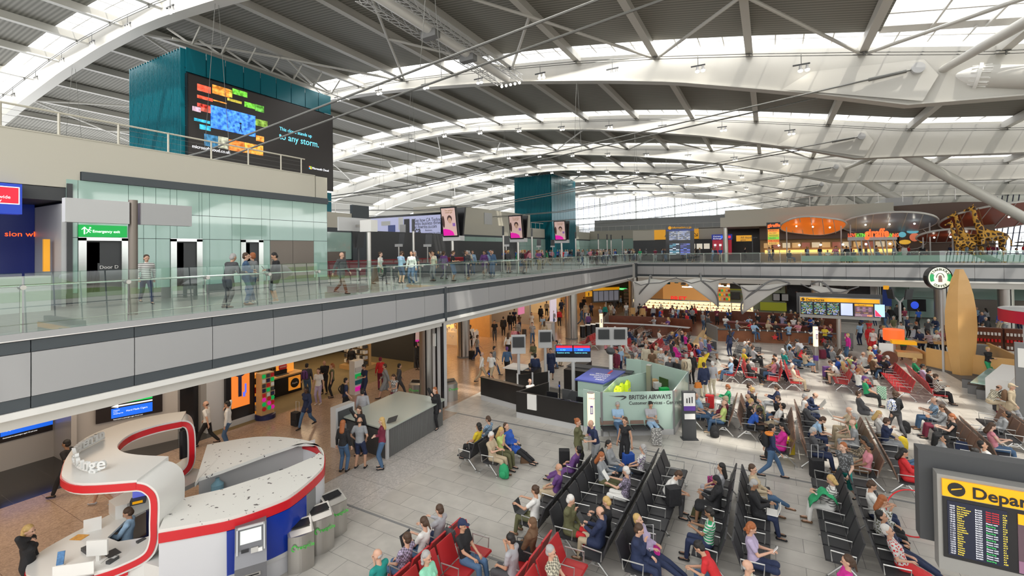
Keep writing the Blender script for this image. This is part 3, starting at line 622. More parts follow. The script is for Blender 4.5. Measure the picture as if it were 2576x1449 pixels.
def totem(label, x, y, sc=1.0):
 t = thing('advert_totem', label, 'advert totem', (x, y, ZT), 0, 'advert totems on the gallery')
 B().tube([(0, 0, 0), (0, 0, 2.5)], .09, 12).obj('post', M['steel'], t, smooth=True)
 B().prism([(-.62, -.1), (.62, -.1), (.62, .34), (-.62, .34)], 2.32, 2.6).obj('tray', M['lite'], t)
 for sgn, nm in ((-1, 'front'), (1, 'back')):
  Mx = Matrix.Translation((0, -.08 if sgn < 0 else .3, 2.55)) @ Matrix.Rotation(R(8*sgn*-1) if sgn < 0 else R(-8), 4, 'X')
  d = Matrix.Translation((0, 0, 0))
  tilt = R(9) if sgn < 0 else R(-9)
  Mx = Matrix.Translation((0, -.08 if sgn < 0 else .3, 2.55)) @ Matrix.Rotation(tilt, 4, 'X')
  s = B().box(-.55, .55, -.07, .07, 0, 1.75, Mx).obj('screen_case', M['black'], t)
  if sgn < 0:
   pnl = B().box(-.48, .48, -.085, -.07, .08, 1.67, Mx).obj('advert_face', adp, s)
  else:
   B().box(-.48, .48, .07, .085, .08, 1.67, Mx).obj('back_grille', M['dgrey'], s)
 Mx = Matrix.Translation((0, -.08, 2.55)) @ Matrix.Rotation(R(9), 4, 'X')
 pk = lit('magenta_print', (.6, .01, .3), .4)
 B().prism([(-.48, .09), (.3, .09), (.22, .3), (0, .42), (-.3, .48), (-.48, .46)], -.001, .012, Mx @ Matrix.Translation((0, -.085, 0)) @ Matrix.Rotation(PI/2, 4, 'X')).obj('magenta_shape', pk, t)
 f = B().sph((0, 0, 0), (.13, .012, .19), 12, 8, None); f2 = B(); f2.sph((.06, -.09, .98), (.13, .012, .19), 14, 8); f2.v = [tuple(Mx @ Vector(v)) for v in f2.v]; f2.obj('portrait', mat('print_skin', (.62, .38, .28), .5), t)
 h = B().sph((.06, -.088, 1.06), (.17, .01, .2), 14, 8).sph((-.4, -.088, .9), (.09, .01, .35), 12, 8); h.v = [tuple(Mx @ Vector(v)) for v in h.v]; h.obj('portrait_hair', mat('print_hair', (.07, .03, .025), .6), t)
 b = B().box(.24, .42, -.095, -.088, .62, .8, Mx); b.obj('gift_card', mat('print_lilac', (.3, .15, .5), .5), t)
 for k, (s_, z_) in enumerate((('The perfect', 1.5), ('travel gift', 1.38))): text(s_, .13, Mx @ frame((-.2 if k else -.24, -.09, z_), (1, 0, 0), (0, 0, 1)), mat('print_gold', (.35, .2, .05), .5), t, depth=.004)
 t.scale = (sc,)*3
 return t
totem('nearest tilted advert totem with pink portrait poster on the left balcony', -16.1, 21.7)
totem('middle tilted advert totem with pink portrait poster on the left balcony', -16.1, 29.7)
totem('furthest tilted advert totem with pink portrait poster on the left balcony', -16.1, 37.8)
lp = thing('lamp_post', 'slim steel lamp post with dark cap among the gallery crowd', 'lamp post', (-18, 20.5, ZT), 0, 'slim lamp posts along the gallery')
B().tube([(0, 0, 0), (0, 0, 2.9)], .075, 12).obj('post', M['steel'], lp, smooth=True); B().tube([(0, 0, 2.9), (0, 0, 3.6)], .085, 12).obj('cap', M['dgrey'], lp, smooth=True)
yq = [onX(-18, x, 600).y for x in (1266, 1338, 1448, 1505, 1537)]
for y in yq: dup(lp, (-18, y, ZT))
for y in (57, 64, 72, 82): dup(lp, (-18, y, ZT))
mo = thing('monitor_stalk', 'grey monitor on a stalk above the gallery desks', 'monitor', (-24, 24, ZT), 0, 'monitors above the gallery desks')
B().tube([(0, 0, 0), (0, 0, 2.2)], .05, 8).obj('post', M['steel'], mo); B().box(-.3, .3, -.1, .1, 2.1, 2.3).obj('bracket', M['lite'], mo); B().box(-.27, .27, -.07, .07, 2.25, 3.15, Matrix.Rotation(R(-8), 4, 'X')).obj('screen', M['dgrey'], mo)
for x_, px in ((-24, 1003), (-24, 1075), (-22, 1273), (-26, 1355), (-26, 1390)):
 y_ = onX(x_, px, 610).y
 if px == 1003: mo.location = (x_, y_, ZT)
 else: dup(mo, (x_, y_, ZT), R(20))
mo2 = thing('monitor_pair', 'pair of monitors in a V, one topped with red, by the near green wall', 'monitor', (-21.5, 19.6, ZT))
for s in (-1, 1):
 Mx = Matrix.Translation((s*.1, 0, 2.0)) @ Matrix.Rotation(R(9*s), 4, 'Y')
 B().box(-.03, .03, -.25, .25, 0, 1.25, Mx).obj('screen', M['dgrey'], mo2); B().box(-.035, .035, -.25, .25, 1.1, 1.3, Mx).obj('screen_top', lit('sign_red', (.7, .01, .03)) if s < 0 else M['dgrey'], mo2)
B().tube([(0, 0, 0), (0, 0, 2.05)], .06, 8).obj('post', M['dgrey'], mo2)
t = tag(B().box(-27.5, -27, 20, 39, ZT+1.0, ZT+1.12).box(-27.4, -27.1, 20, 39, ZT, ZT+1).obj('counter', mat('counter_red', (.25, .01, .02), .4)), 'long dark red topped counter behind the gallery crowd', 'counter')
t = tag(B().box(-20.6, -20.3, 19.3, 40, ZT, ZT+.95).obj('low_wall', M['slate']), 'low dark panel wall across the gallery crowd', 'barrier')
# ================================================================ far right of the gallery: restaurant and shops behind the far balcony
def yb(Y, x0, y0, x1, y1, t, nm, m, par=None, d=.1):
 """flat panel on the plane Y seen between two picture corners"""
 p, q = onY(Y, x0, y0), onY(Y, x1, y1)
 return B().box(min(p.x, q.x), max(p.x, q.x), Y, Y+d, min(p.z, q.z), max(p.z, q.z)).obj(nm, m, t)
t = thing('cream_block', 'cream boxed upper storey with rooftop railing right of the great window', 'building')
p = onY(60, 1812, 572); q = onY(60, 2242, 540)
B().prism([(p.x, 60), (11.2, 60), (11.2, 82), (p.x, 82)], p.z, p.z+1.15).obj('fascia', M['cream'], t)
B().box(p.x+.5, 11.2, 60.3, 82, p.z+1.15, p.z+2.0).obj('upper_fascia', M['cream'], t)
for k in range(9): B().bar((2+k*2.0, 60.6, p.z+2.0), (2+k*2.0, 60.6, p.z+3.1), .05, .05).obj('post', M['white'], t)
B().tube([(1.5, 60.6, p.z+3.1), (18, 60.6, p.z+3.1)], .035, 6).obj('top_rail', M['white'], t)
B().box(11.2, 13.5, 64, 70, 9, 12.6).obj('plant_room', M['lite'], t)
cz = p.z
tag(B().tube([(-4.6, 61, ZT), (-4.6, 61, cz)], .3, 20).obj('round_column', M['steel'], smooth=True), 'steel clad round column under the cream block behind the far balcony', 'column')
struct(B().box(-8.5, 20, 68, 68.5, ZT, 10.2).obj('wall_4', M['stone']))
t = thing('shop', 'black shop front with yellow departure gates fascia sign', 'shop')
B().box(-17, -6, 66, 66.5, ZT, 8.6).obj('dark_front', M['dgrey'], t)
B().box(-14, -8.2, 65.8, 66, 8.65, 10.0).obj('gates_sign', M['yellow'], t)
text('All gates', .95, TYW((-12.6, 65.78, 9.0)), M['black'], t, sx=.95)
text('\u2198', .9, TYW((-8.9, 65.78, 9.0)), M['black'], t)
B().box(-17, -14, 65.9, 66.3, 8.6, 10).obj('cream_fascia', M['cream'], t); B().box(-8.2, -5.3, 65.9, 66.3, 8.6, 10).obj('cream_fascia', M['cream'], t)
for k in range(3): B().box(-9.4+k*.9, -8.7+k*.9, 65.9, 66, 7.3, 8).obj('lit_menu', lit('menu_lit', (.6, .55, .45), .6), t)
t = thing('exchange_shop', 'small currency exchange booth with navy sign and red windows on the far gallery', 'shop')
yb(63, 1790, 590, 1842, 603, t, 'sign_panel', lit('navy_lit', (.01, .02, .2), .5)); yb(63, 1792, 603, 1841, 640, t, 'red_front', lit('booth_red', (.25, .005, .02), .6), .3)
pp = onY(62.98, 1794, 596.5); text('Currency', .26, TYW(pp), MATS['sign_white'], t); pp = onY(62.98, 1794, 602); text('Exchange', .26, TYW(pp), MATS['sign_white'], t)
yb(62.9, 1813, 593, 1820, 599, t, 'sign_blue', lit('sq_blue', (.02, .1, .8), 1)); yb(62.9, 1829, 593, 1838, 599, t, 'sign_red', lit('sq_red', (.8, .02, .04), 1))
for x in (1796, 1809): yb(62.9, x, 614, x+6, 619, t, 'window_notice', MATS['sign_white']); yb(62.9, x+1, 619, x+4, 632, t, 'window_frame', M['lite'])
t = thing('information_board', 'tall black information board with lit flight columns behind the far balcony', 'information board')
yb(57, 1674, 568, 1747, 640, t, 'cabinet', M['black'], .5)
yb(56.95, 1683, 581, 1736, 603, t, 'flight_screen', screen_mat('info_table', (.12, .13, .16), 9, 12, [(.35, .4, .6), (.5, .5, .5), (.2, .25, .4)], .8))
yb(56.95, 1684, 612, 1709, 640, t, 'lower_screen', screen_mat('info_low', (.02, .03, .05), 8, 3, [(.6, .7, .8), (.1, .3, .4)], .9)); yb(56.95, 1711, 612, 1736, 640, t, 'lower_screen', screen_mat('info_low2', (.02, .03, .08), 8, 3, [(.15, .2, .7), (.1, .1, .3)], .9))
pp = onY(56.94, 1690, 575); text('Information', .32, TYW(pp), M['yellow'], t, bold=.006); pp = onY(56.94, 1724, 575); text('11:29', .3, TYW(pp), M['yellow'], t, bold=.006)
B().lathe([(.2, 0), (.2, .03)], (0, 0, 0), 14, M=Matrix.Translation(onY(56.9, 1685, 573.5)) @ Matrix.Rotation(PI/2, 4, 'X')).obj('info_disc', M['yellow'], t); yb(56.94, 1676, 578, 1746, 580, t, 'blue_strip', M['blue'])
t = thing('hanging_sign', 'yellow hanging sign for all departure gates', 'sign')
yb(56.5, 1852, 592.5, 1891, 606.5, t, 'sign_panel', M['yellow']); yb(56.5, 1891, 592, 1895, 660, t, 'post', M['dgrey'], .2)
pp = onY(56.45, 1863, 600); text('All departure', .3, TYW(pp), M['black'], t); pp = onY(56.45, 1863, 605.5); text('gates', .26, TYW(pp), M['black'], t)
t = thing('menu_sign', 'tall orange menu post with stacked coloured boards at the restaurant entrance', 'sign')
yb(57, 1928, 560, 1963, 574, t, 'name_board', M['dgrey'], .3); pp = onY(56.97, 1931, 571); text('giraffe', .48, TYW(pp), lit('neon_orange', (.95, .12, .02), .9), t, bold=.02)
cols_ = [(.9, .25, .03), (.85, .45, .05), (.55, .5, .03), (.2, .6, .05), (.9, .2, .03), (.8, .45, .1)]
for i, y in enumerate((577, 583.5, 590, 596.5, 603, 609.5)):
 s_ = yb(57, 1932, y, 1960, y+5.5, t, 'menu_board', lit('board_%d' % i, cols_[i], .5), .2)
 pp = onY(56.96, 1935, y+4.6); text(['BRUNCH', 'ALL DAY', 'NOODLES', 'SALADS', 'THE WORLD', 'BURGERS'][i], .22, TYW(pp), M['black'], s_, sx=.8)
yb(57.1, 1930, 574, 1933, 645, t, 'post', M['wood'], .2); yb(57.1, 1959, 574, 1962, 645, t, 'post', M['wood'], .2)
t = thing('restaurant_wall', 'long curved brown mosaic wall of the giraffe restaurant', 'wall')
WB = mat('brown_mosaic', (.13, .085, .065), .6, noise=(40, .25))
topz = [(0, 10.3), (6, 11.2), (11, 11.6), (16, 11.8), (19.5, 11.6), (20, 11.5)]
B().add([(x, 63-.0*x, z) for x in (-1, 2, 5, 8, 11, 14, 17, 19.5) for z in (8.3, lerp(topz, x))] + [(x, 63.4, z) for x in (-1, 2, 5, 8, 11, 14, 17, 19.5) for z in (8.3, lerp(topz, x))], [(2*i, 2*i+2, 2*i+3, 2*i+1) for i in range(7)]+[(16+2*i, 17+2*i, 19+2*i, 18+2*i) for i in range(7)]+[(2*i+1, 2*i+3, 19+2*i, 17+2*i) for i in range(7)]+[(2*i, 16+2*i, 18+2*i, 2*i+2) for i in range(7)]+[(0, 1, 17, 16), (14, 30, 31, 15)]).obj('mosaic_band', WB, t)
B().box(12.2, 19.5, 63, 63.4, ZT, 8.3).obj('mosaic_panel', WB, t)
B().box(-1, 12.2, 65, 65.4, ZT, 8.3).obj('kitchen_back', mat('kitchen', (.35, .22, .1), .6), t)
for k in range(13): B().box(-.6+k, .2+k, 64.9, 65, 7.3, 7.9).obj('menu_panel', lit('menu_%d' % (k % 3), [(.5, .3, .12), (.25, .08, .05), (.55, .45, .3)][k % 3], .5), t)
B().box(-.5, 12, 64.7, 64.95, 6.6, 7.05).obj('lit_counter', lit('counter_glow', (.95, .55, .15), 1.0), t)
for k in range(6): B().sph((1+k*2.1, 64, 7.6), .11).obj('lamp', M['lamp'], t)
gsg = thing('letter_sign', 'lit giraffe letters standing on a steel canopy frame', 'sign')
yb(58.5, 2132, 596, 2257, 603, gsg, 'beam', M['lite'], .6)
a0, a1 = onY(58.5, 2140, 600), onY(58.5, 2250, 600)
for k in range(8): B().tube([(a0.x+(a1.x-a0.x)*k/7+.4*(k % 2), 58.8, ZT), (a0.x+(a1.x-a0.x)*k/7-.1, 58.8, a0.z)], .06, 6).obj('strut', M['lite'], gsg)
pp = onY(58.45, 2176, 596); text('giraffe', 1.15, TYW(pp), MATS['neon_orange'], gsg, depth=.1, bold=.04, sx=.68)
for s_, x_, c_ in (('LOVE', 2133, (.8, .1, .03)), ('EATING', 2151, (.15, .6, .05))): pp = onY(58.45, x_, 596); text(s_, .5, TYW(pp), lit('let_%s' % s_, c_, .6), gsg, depth=.06, sx=.6, bold=.02)
for s_, x_, c_ in (('LIV', 2233, (.2, .5, .05)), ('ING', 2244, (.8, .12, .03))): pp = onY(58.45, x_, 596); text(s_, .5, TYW(pp), lit('let_%s' % s_, c_, .6), gsg, depth=.06, sx=.6, bold=.02)
t = thing('world_emblem', 'round world map emblem in coloured shapes on the mosaic wall', 'sign')
c0 = onY(62.9, 2293, 598)
for (dx, dz, rx, rz, c_) in ((-.75, .35, .32, .3, (.15, .5, .6)), (.1, .65, .5, .22, (.15, .55, .1)), (.25, .05, .42, .45, (.75, .2, .1)), (-.55, -.45, .5, .25, (.9, .5, .05)), (.85, -.35, .25, .2, (.9, .55, .1))):
 B().sph((c0.x+dx, 62.9, c0.z+dz), (rx, .04, rz), 12, 6).obj('continent', lit('cont_%02d' % int(c_[0]*90), c_, .35), t)
b = B().tube([(c0.x+1.35*math.cos(a), 62.9, c0.z+1.2*math.sin(a)) for a in [R(i*20-170) for i in range(15)]], .03, 4); b.obj('ring', M['white'], t); text('OF THE WORLD', .36, TYW((c0.x-1.7, 62.85, c0.z-1.65)), M['white'], t)
def oval(label, cx, cy, cz_, rx, ry, m1, tilt=0, col='disc', wave=0):
 t = thing('ceiling_disc', label, 'canopy', (cx, cy, cz_), 0)
 n = 40; b = B()
 ring = [(rx*math.cos(2*PI*k/n), ry*math.sin(2*PI*k/n)) for k in range(n)]
 hz = lambda x, y: tilt*x+wave*math.sin(x/rx*3.2)-y*.3
 b.add([(x, y, hz(x, y)) for x, y in ring]+[(0, 0, hz(0, 0))], [(i, (i+1) % n, n) for i in range(n)]); b.add([(x, y, hz(x, y)+.12) for x, y in ring]+[(0, 0, hz(0, 0)+.12)], [(i, n, (i+1) % n) for i in range(n)]); b.obj('disc', m1, t, smooth=True)
 B().tube([(x, y, hz(x, y)+.06) for x, y in ring], .1, 6, closed=True).obj('rim', M['white'], t, smooth=True)
 for k in range(-2, 3):
  x = rx*k/3; y = ry*math.sqrt(1-(k/3)**2); B().bar((x-.3, -y, hz(x, -y)-.02), (x+.3, y, hz(x, y)-.02), .06, .05).obj('rib', M['white'], t)
 for k in range(3): B().sph((rx*(k-1)*.5, -ry*.3, hz(rx*(k-1)*.5, 0)-.08), .08).obj('lamp', M['lamp'], t)
 for sx_ in (-.8, .85): B().tube([(rx*sx_, 0, -cz_+ZT), (rx*sx_, 0, hz(rx*sx_, 0))], .06, 8).obj('leg', M['lite'], t)
 return t
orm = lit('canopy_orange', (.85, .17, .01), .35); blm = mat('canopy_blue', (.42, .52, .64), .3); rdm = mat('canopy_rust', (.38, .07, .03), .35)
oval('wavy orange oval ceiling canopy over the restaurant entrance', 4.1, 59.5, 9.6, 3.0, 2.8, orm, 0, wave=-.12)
oval('large pale blue oval ceiling canopy above the giraffe letters', 10.7, 60.5, 9.65, 3.9, 3.2, blm, -.01)
oval('rust red oval canopy with small lamps beyond the giraffe models', 19.5, 61, 10.0, 4.6, 3.6, rdm, .09)
oval('low rust red oval canopy behind the smallest giraffe model', 15.4, 60.5, 8.25, 2.4, 2.0, rdm, .03)
gm_ = bpy.data.materials.new('giraffe_coat'); gm_.use_nodes = True; nt = gm_.node_tree; bs = nt.nodes['Principled BSDF']; bs.inputs['Roughness'].default_value = .6
tc = nt.nodes.new('ShaderNodeTexCoord'); vo = nt.nodes.new('ShaderNodeTexVoronoi'); vo.feature = 'DISTANCE_TO_EDGE'; vo.inputs['Scale'].default_value = 2.9; rp = nt.nodes.new('ShaderNodeValToRGB'); rp.color_ramp.interpolation = 'CONSTANT'; rp.color_ramp.elements[0].color = (.8, .42, .06, 1); rp.color_ramp.elements[1].position = .13; rp.color_ramp.elements[1].color = (.07, .03, .01, 1)
nt.links.new(tc.outputs['Object'], vo.inputs['Vector']); nt.links.new(vo.outputs['Distance'], rp.inputs[0]); nt.links.new(rp.outputs[0], bs.inputs['Base Color'])
def remesh(b, vox, name, smooth=4):
 me = b.mesh(name); o = bpy.data.objects.new(name, me)
 m = o.modifiers.new('r', 'REMESH'); m.mode = 'VOXEL'; m.voxel_size = vox
 if smooth: s_ = o.modifiers.new('s', 'SMOOTH'); s_.iterations = smooth; s_.factor = .5
 me2 = evalmesh(o); me2.name = name; me2.polygons.foreach_set('use_smooth', [True]*len(me2.polygons)); return me2
def cone(b, p, q, r1, r2, n=12):
 """capsule with two radii"""
 b.tube([p, q], [r1, r2], n); b.sph(p, r1, n, 8); b.sph(q, r2, n, 8)
def giraffe(label, x, y, H, rz):
 """H = height of the horns"""
 t = thing('giraffe_model', label, 'giraffe model', (x, y, ZT), rz, 'giraffe models'); s = H/5.4
 b = B()
 P = lambda *a: Vector(a)*s
 b.sph(P(-.1, 0, 2.45), (.78*s, .38*s, .5*s), 14, 10); b.sph(P(.45, 0, 2.6), (.5*s, .36*s, .52*s), 12, 8); b.sph(P(-.7, 0, 2.3), (.42*s, .34*s, .44*s), 12, 8)
 cone(b, P(.6, 0, 2.75), P(1.0, 0, 3.9), .34*s, .2*s); cone(b, P(1.0, 0, 3.9), P(1.12, 0, 4.9), .2*s, .14*s)
 cone(b, P(1.12, 0, 4.98), P(1.75, 0, 4.8), .17*s, .09*s); b.sph(P(1.25, 0, 5.02), (.24*s, .14*s, .16*s), 10, 8)
 for sy in (-1, 1):
  cone(b, P(.62, .2*sy, 2.4), P(.66, .22*sy, 1.25), .2*s, .095*s); cone(b, P(.66, .22*sy, 1.25), P(.64, .22*sy, .15), .1*s, .06*s); cone(b, P(.64, .22*sy, .12), P(.7, .22*sy, .06), .09*s, .09*s, 8)
  cone(b, P(-.75, .2*sy, 2.2), P(-.62, .22*sy, 1.45), .25*s, .12*s); cone(b, P(-.62, .22*sy, 1.45), P(-.86, .22*sy, 1.05), .12*s, .085*s); cone(b, P(-.86, .22*sy, 1.05), P(-.82, .22*sy, .15), .08*s, .06*s); cone(b, P(-.82, .22*sy, .12), P(-.76, .22*sy, .06), .09*s, .09*s, 8)
  cone(b, P(1.18, .07*sy, 5.1), P(1.14, .08*sy, 5.36), .04*s, .045*s, 6); cone(b, P(1.1, .12*sy, 5.05), P(1.02, .28*sy, 5.12), .06*s, .03*s, 6)
 me = remesh(b, .045*s if s > .5 else .03, 'body', 3); me.materials.append(gm_); o = bpy.data.objects.new('body', me); C.objects.link(o); o.parent = t
 dk = mat('giraffe_dark', (.03, .02, .015), .6)
 B().tube([P(-1.05, 0, 2.5), P(-1.25, 0, 2.1), P(-1.28, 0, 1.5)], [.05*s, .035*s, .07*s], 6).obj('tail', gm_, t); B().tube([P(.62+.3*k/6, 0, 3.15+k*.3) - P(.12, 0, 0) for k in range(7)], .06*s, 5).obj('mane', mat('giraffe_mane', (.2, .07, .02), .8), t)
 for sy in (-1, 1): B().sph(P(1.33, .13*sy, 5.03), .035*s, 6, 5).obj('eye', dk, t)
 return t
def gi(px, py, H, Y, lab):
 p = onY(Y, px, py); giraffe(lab, p.x+1.35*(p.z-ZT)/5.4, Y, p.z-ZT, PI)
gi(2440, 513, 0, 58, 'tallest spotted giraffe model, rightmost of the three'); gi(2397, 531, 0, 58.5, 'mid height spotted giraffe model standing in the middle'); gi(2387, 554, 0, 57.6, 'smallest pale spotted giraffe model, leftmost of the three')
for k, (x, y, Y) in enumerate(((2109, 540, 63), (2174, 540, 63), (2343, 532, 64), (2366, 532, 64), (1965+110, 546, 63))):
 p = onY(Y, x, y); t = thing('flood_light', 'small glowing flood light on a short stalk on the restaurant roof', 'light', tuple(p), 0, 'flood lights on the restaurant roof')
 B().tube([(0, 0, -1.0), (0, 0, -.1)], .04, 6).obj('stalk', M['dgrey'], t); B().sph((0, 0, 0), (.3, .2, .14), 10, 6).obj('housing', M['lite'], t); B().sph((-.05, -.12, -.02), (.22, .12, .1), 8, 5).obj('lamp', lit('flood', (1, .5, .25), 5), t)
w = struct(B().add([(30, -14, 0), (30, 146, 0), (32, 146, 15), (32, -14, 15)], [(0, 1, 2, 3)]).obj('window_11', M['pane']))
b = B(); k = -14
while k < 146: b.bar((29.9, k, 0), (31.9, k, 15), .08, .12, (1, 0, 0)); k += 1.9
for z in (3, 6, 9, 12): b.tube([(29.9+z/7.5, -14, z), (29.9+z/7.5, 146, z)], .06, 4)
b.obj('mullion', purple, w)
for k, (x, y) in enumerate(((2470, 618), (2497, 614), (2570, 610), (2560, 619))):
 p = onY(57, x, y); t = thing('pendant_shade', 'dark flat oval shade on a thin arched stalk above the restaurant tables', 'lamp', tuple(p), 0, 'flat shades above the restaurant tables')
 B().lathe([(.02, .1), (.45, .03), (.5, 0), (.3, -.04)], (0, 0, 0), 16).obj('shade', M['dgrey'], t, smooth=True); B().tube([(0, 0, .05), (.0, 0, .5), (.5, 0, .75), (.9, 0, .3), (.9, 0, ZT-p.z)], .02, 5).obj('stalk', M['lite'], t)
# ================================================================ lower concourse: walls, columns
def xw(n, X, y0, y1, z0, z1, m, th=.2): return struct(B().box(X-th, X, y0, y1, z0, z1).obj(n, m))
LW = mat('lower_wall_panel', (.46, .43, .4), .3)
xw('wall_5', -23.3, -14, 6.65, 0, 4.1, LW);
struct(B().box(-23.5, -21.7, 6.65, 6.8, 0, 4.1).obj('wall_6', LW))
t = struct(B().add([(-21.9, 6.8, 0), (-20.9, 9.65, 0), (-20.9, 9.65, 4.1), (-21.9, 6.8, 4.1), (-22.4, 6.8, 0), (-22.4, 9.65, 0), (-22.4, 9.65, 4.1), (-22.4, 6.8, 4.1)], [(0, 1, 2, 3), (4, 7, 6, 5), (3, 2, 6, 7), (1, 5, 6, 2)]).obj('wall_7', LW))
Mw = frame((-21.9, 6.8, 0), (1.0, 2.85, 0), (0, 0, 1))   # local x along this wall, y up
def wallscreen(label, o, dirx, L, z0, z1, both):
 t = thing('wall_screen', label, 'screen'); Mx = frame(o, dirx, (0, 0, 1)); sc_blk = mat('screen_brown', (.015, .01, .01), .3)
 B().box(0, L, z0, z1, .0, .06, Mx).obj('screen_case', sc_blk, t)
 bl = lit('ad_blue', (.01, .14, .85), .5); gr_ = lit('ad_green', (.0, .38, .06), .8); wt = MATS['sign_white']
 a, b_ = L*.22, L*.84; h = z1-z0
 if both:
  B().box(a, b_, z0+h*.6, z0+h*.95, .06, .075, Mx).obj('green_panel', gr_, t); B().box(a, b_, z0+h*.1, z0+h*.45, .06, .075, Mx).obj('blue_panel', bl, t)
  B().box(a+.12, b_, z0+h*.5, z0+h*.55, .06, .08, Mx).prism([(a, z0+h*.525), (a+.2, z0+h*.46), (a+.2, z0+h*.6)], .06, .08, Mx).obj('arrow', wt, t)
  for s_, z_ in (('Cigarettes', .85), ('Roll your own Tobacco', .77), ('Machine Made Cigars', .69)): text(s_, .075, Mx @ Matrix.Translation((L*.57, z0+h*z_, .08)), wt, t, align='CENTER')
  text('Hand Made Cigars', .085, Mx @ Matrix.Translation((L*.6, z0+h*.27, .08)), wt, t, align='CENTER')
 else:
  B().box(a, L, z0+h*.3, z0+h*.85, .06, .075, Mx).obj('blue_panel', bl, t); text('Hand Made Cigars', .1, Mx @ Matrix.Translation((L*.62, z0+h*.55, .08)), wt, t, align='CENTER')
 for s_, z_ in (('Available', .36 if both else .68), ('in the', .3 if both else .6), ('shopping area', .24 if both else .5)): text(s_, .05, Mx @ Matrix.Translation((a+.06, z0+h*z_, .08)), wt, t)
 text('Restricted to passengers aged 18 and over', .05, Mx @ Matrix.Translation((L*.25, z0+h*(.03 if both else .18), .08)), wt, t)
p0, p1 = onX(-21.5, 231, 1048), onX(-21.3, 375, 1022)
d = Vector((1.0, 2.85, 0)).normalized()
wallscreen('lit screen with green and blue tobacco panels and a white arrow on the grey wall', (-21.9+d.x*.55+.05, 6.8+d.y*.55, 0), d, 1.95, 1.25, 2.25, True)
wallscreen('dark screen with a single blue panel in the recess at the far left', (-23.28, 4.9, 0), (0, 1, 0), 1.7, 1.0, 1.72, False)
t = struct(B().box(-21.5, -20.95, 9.65, 10.5, 0, 4.1).obj('door_4', mat('smoked_glass', (.015, .015, .017), .06))); B().box(-20.95, -20.9, 9.66, 9.72, 0, 4.1).box(-20.95, -20.9, 10.42, 10.5, 0, 4.1).obj('door_frame', M['steel'], t)
xw('wall_8', -20.45, 10.5, 11.2, 0, 4.1, M['lite'], .8)
t = thing('poster_case', 'tall black poster case with glowing orange poster beside the shop entrance', 'poster')
B().box(-20.6, -20.3, 11.2, 12.45, .25, 4.1).obj('case', M['black'], t); B().box(-20.6, -20.28, 11.2, 12.45, 0, .25).obj('plinth', M['lite'], t)
B().box(-20.3, -20.27, 11.42, 12.2, .75, 2.9).obj('poster', lit('poster_orange', (.75, .2, .03), .55), t)
B().lathe([(.3, 0), (.3, .012)], (0, 0, 0), 20, M=Matrix.Translation((-20.265, 11.78, 2.35)) @ Matrix.Rotation(PI/2, 4, 'Y')).obj('magnifier', M['navy'], t); B().box(-20.27, -20.25, 11.7, 11.84, 1.2, 2.1).obj('magnifier_handle', M['navy'], t)
text('SAVE', .2, TXW((-20.25, 11.56, 2.4)), MATS['screen_cyan'], t); text('up to £70', .1, TXW((-20.25, 11.57, 2.25)), MATS['screen_cyan'], t); B().box(-20.27, -20.25, 11.98, 12.05, 1.3, 1.7).box(-20.27, -20.25, 11.9, 12.0, 1.15, 1.35).obj('gadget', lit('gadget_blue', (.1, .15, .8), .6), t)
def yblock(t, nm, x0, x1, y0, y1, z0, z1, m): return B().box(x0, x1, y0, y1, z0, z1).obj(nm, m, t)
struct(B().box(-29, -28.8, 11.2, 24, 0, 4.1).obj('wall_9', M['dgrey'])); struct(B().box(-29, -21, 23.8, 24, 0, 3.2).obj('wall_10', M['dgrey'])); struct(B().box(-28.8, -20.6, 11.2, 11.35, 0, 4.1).obj('wall_11', M['dgrey']))
t = thing('display_counter', 'black L-shaped shop counter with wooden top covered in gadgets', 'counter')
c1 = onZ(0, 690, 975); c2 = onZ(0, 757, 1010);
yblock(t, 'base', -27.5, -22.3, 13.8, 14.8, 0, .95, M['black']); yblock(t, 'top', -27.6, -22.2, 13.7, 14.9, .95, 1.02, M['wood']); yblock(t, 'base', -23.5, -22.3, 14.8, 16.3, 0, .95, M['black']); yblock(t, 'top', -23.6, -22.2, 14.9, 16.4, .95, 1.02, M['wood'])
y_ = B().box(-22.3, -22.27, 15.5, 16.2, .15, .85).obj('orange_panel', lit('orange_lit', (.85, .3, .03), .35), t); B().lathe([(.25, 0), (.25, .012)], (0, 0, 0), 20, M=Matrix.Translation((-22.265, 15.85, .5)) @ Matrix.Rotation(PI/2, 4, 'Y')).obj('black_disc', M['black'], t); text('Apple', .14, TXW((-22.25, 15.67, .46)), M['white'], t)
for k, (y, z, c) in enumerate(((13.95, .55, M['red']), (14.3, .55, M['grn']), (14.1, .2, M['red']), (14.45, .2, M['white']))): B().box(-22.28, -22.24, y, y+.25, z, z+.25).obj('notice', c, t)
lapm = [M['dgrey'], M['lite'], M['white'], M['navy']]
lp_ = thing('display_laptop', 'open laptop on the wooden shop counter', 'laptop', (-22.9, 14.2, 1.02), 0, 'laptops on the wooden shop counter')
B().box(-.12, .12, -.17, .17, 0, .02).obj('keyboard', M['dgrey'], lp_); B().box(-.14, -.12, -.17, .17, .02, .24).obj('screen', M['black'], lp_)
for k in range(14): dup(lp_, (-22.5-.33*(k % 3) if k < 6 else -23.4-.5*(k-6), 15.0+.35*(k//3)+.1 if k < 6 else 14.0+.5*(k % 2), 1.02), rnd.uniform(-.3, .3))
bx_ = thing('boxed_gadget', 'small orange and white boxed gadget on the wooden shop counter', 'box', (-22.6, 14.6, 1.02), 0, 'boxed gadgets on the shop counter')
B().box(-.09, .09, -.12, .12, 0, .26).obj('carton', MATS['orange_lit'], bx_); B().box(.09, .1, -.08, .08, .05, .2).obj('carton_label', M['white'], bx_)
for k in range(10): dup(bx_, (-22.5-.5*k, 13.95+.6*(k % 2), 1.02), rnd.uniform(-.5, .5))
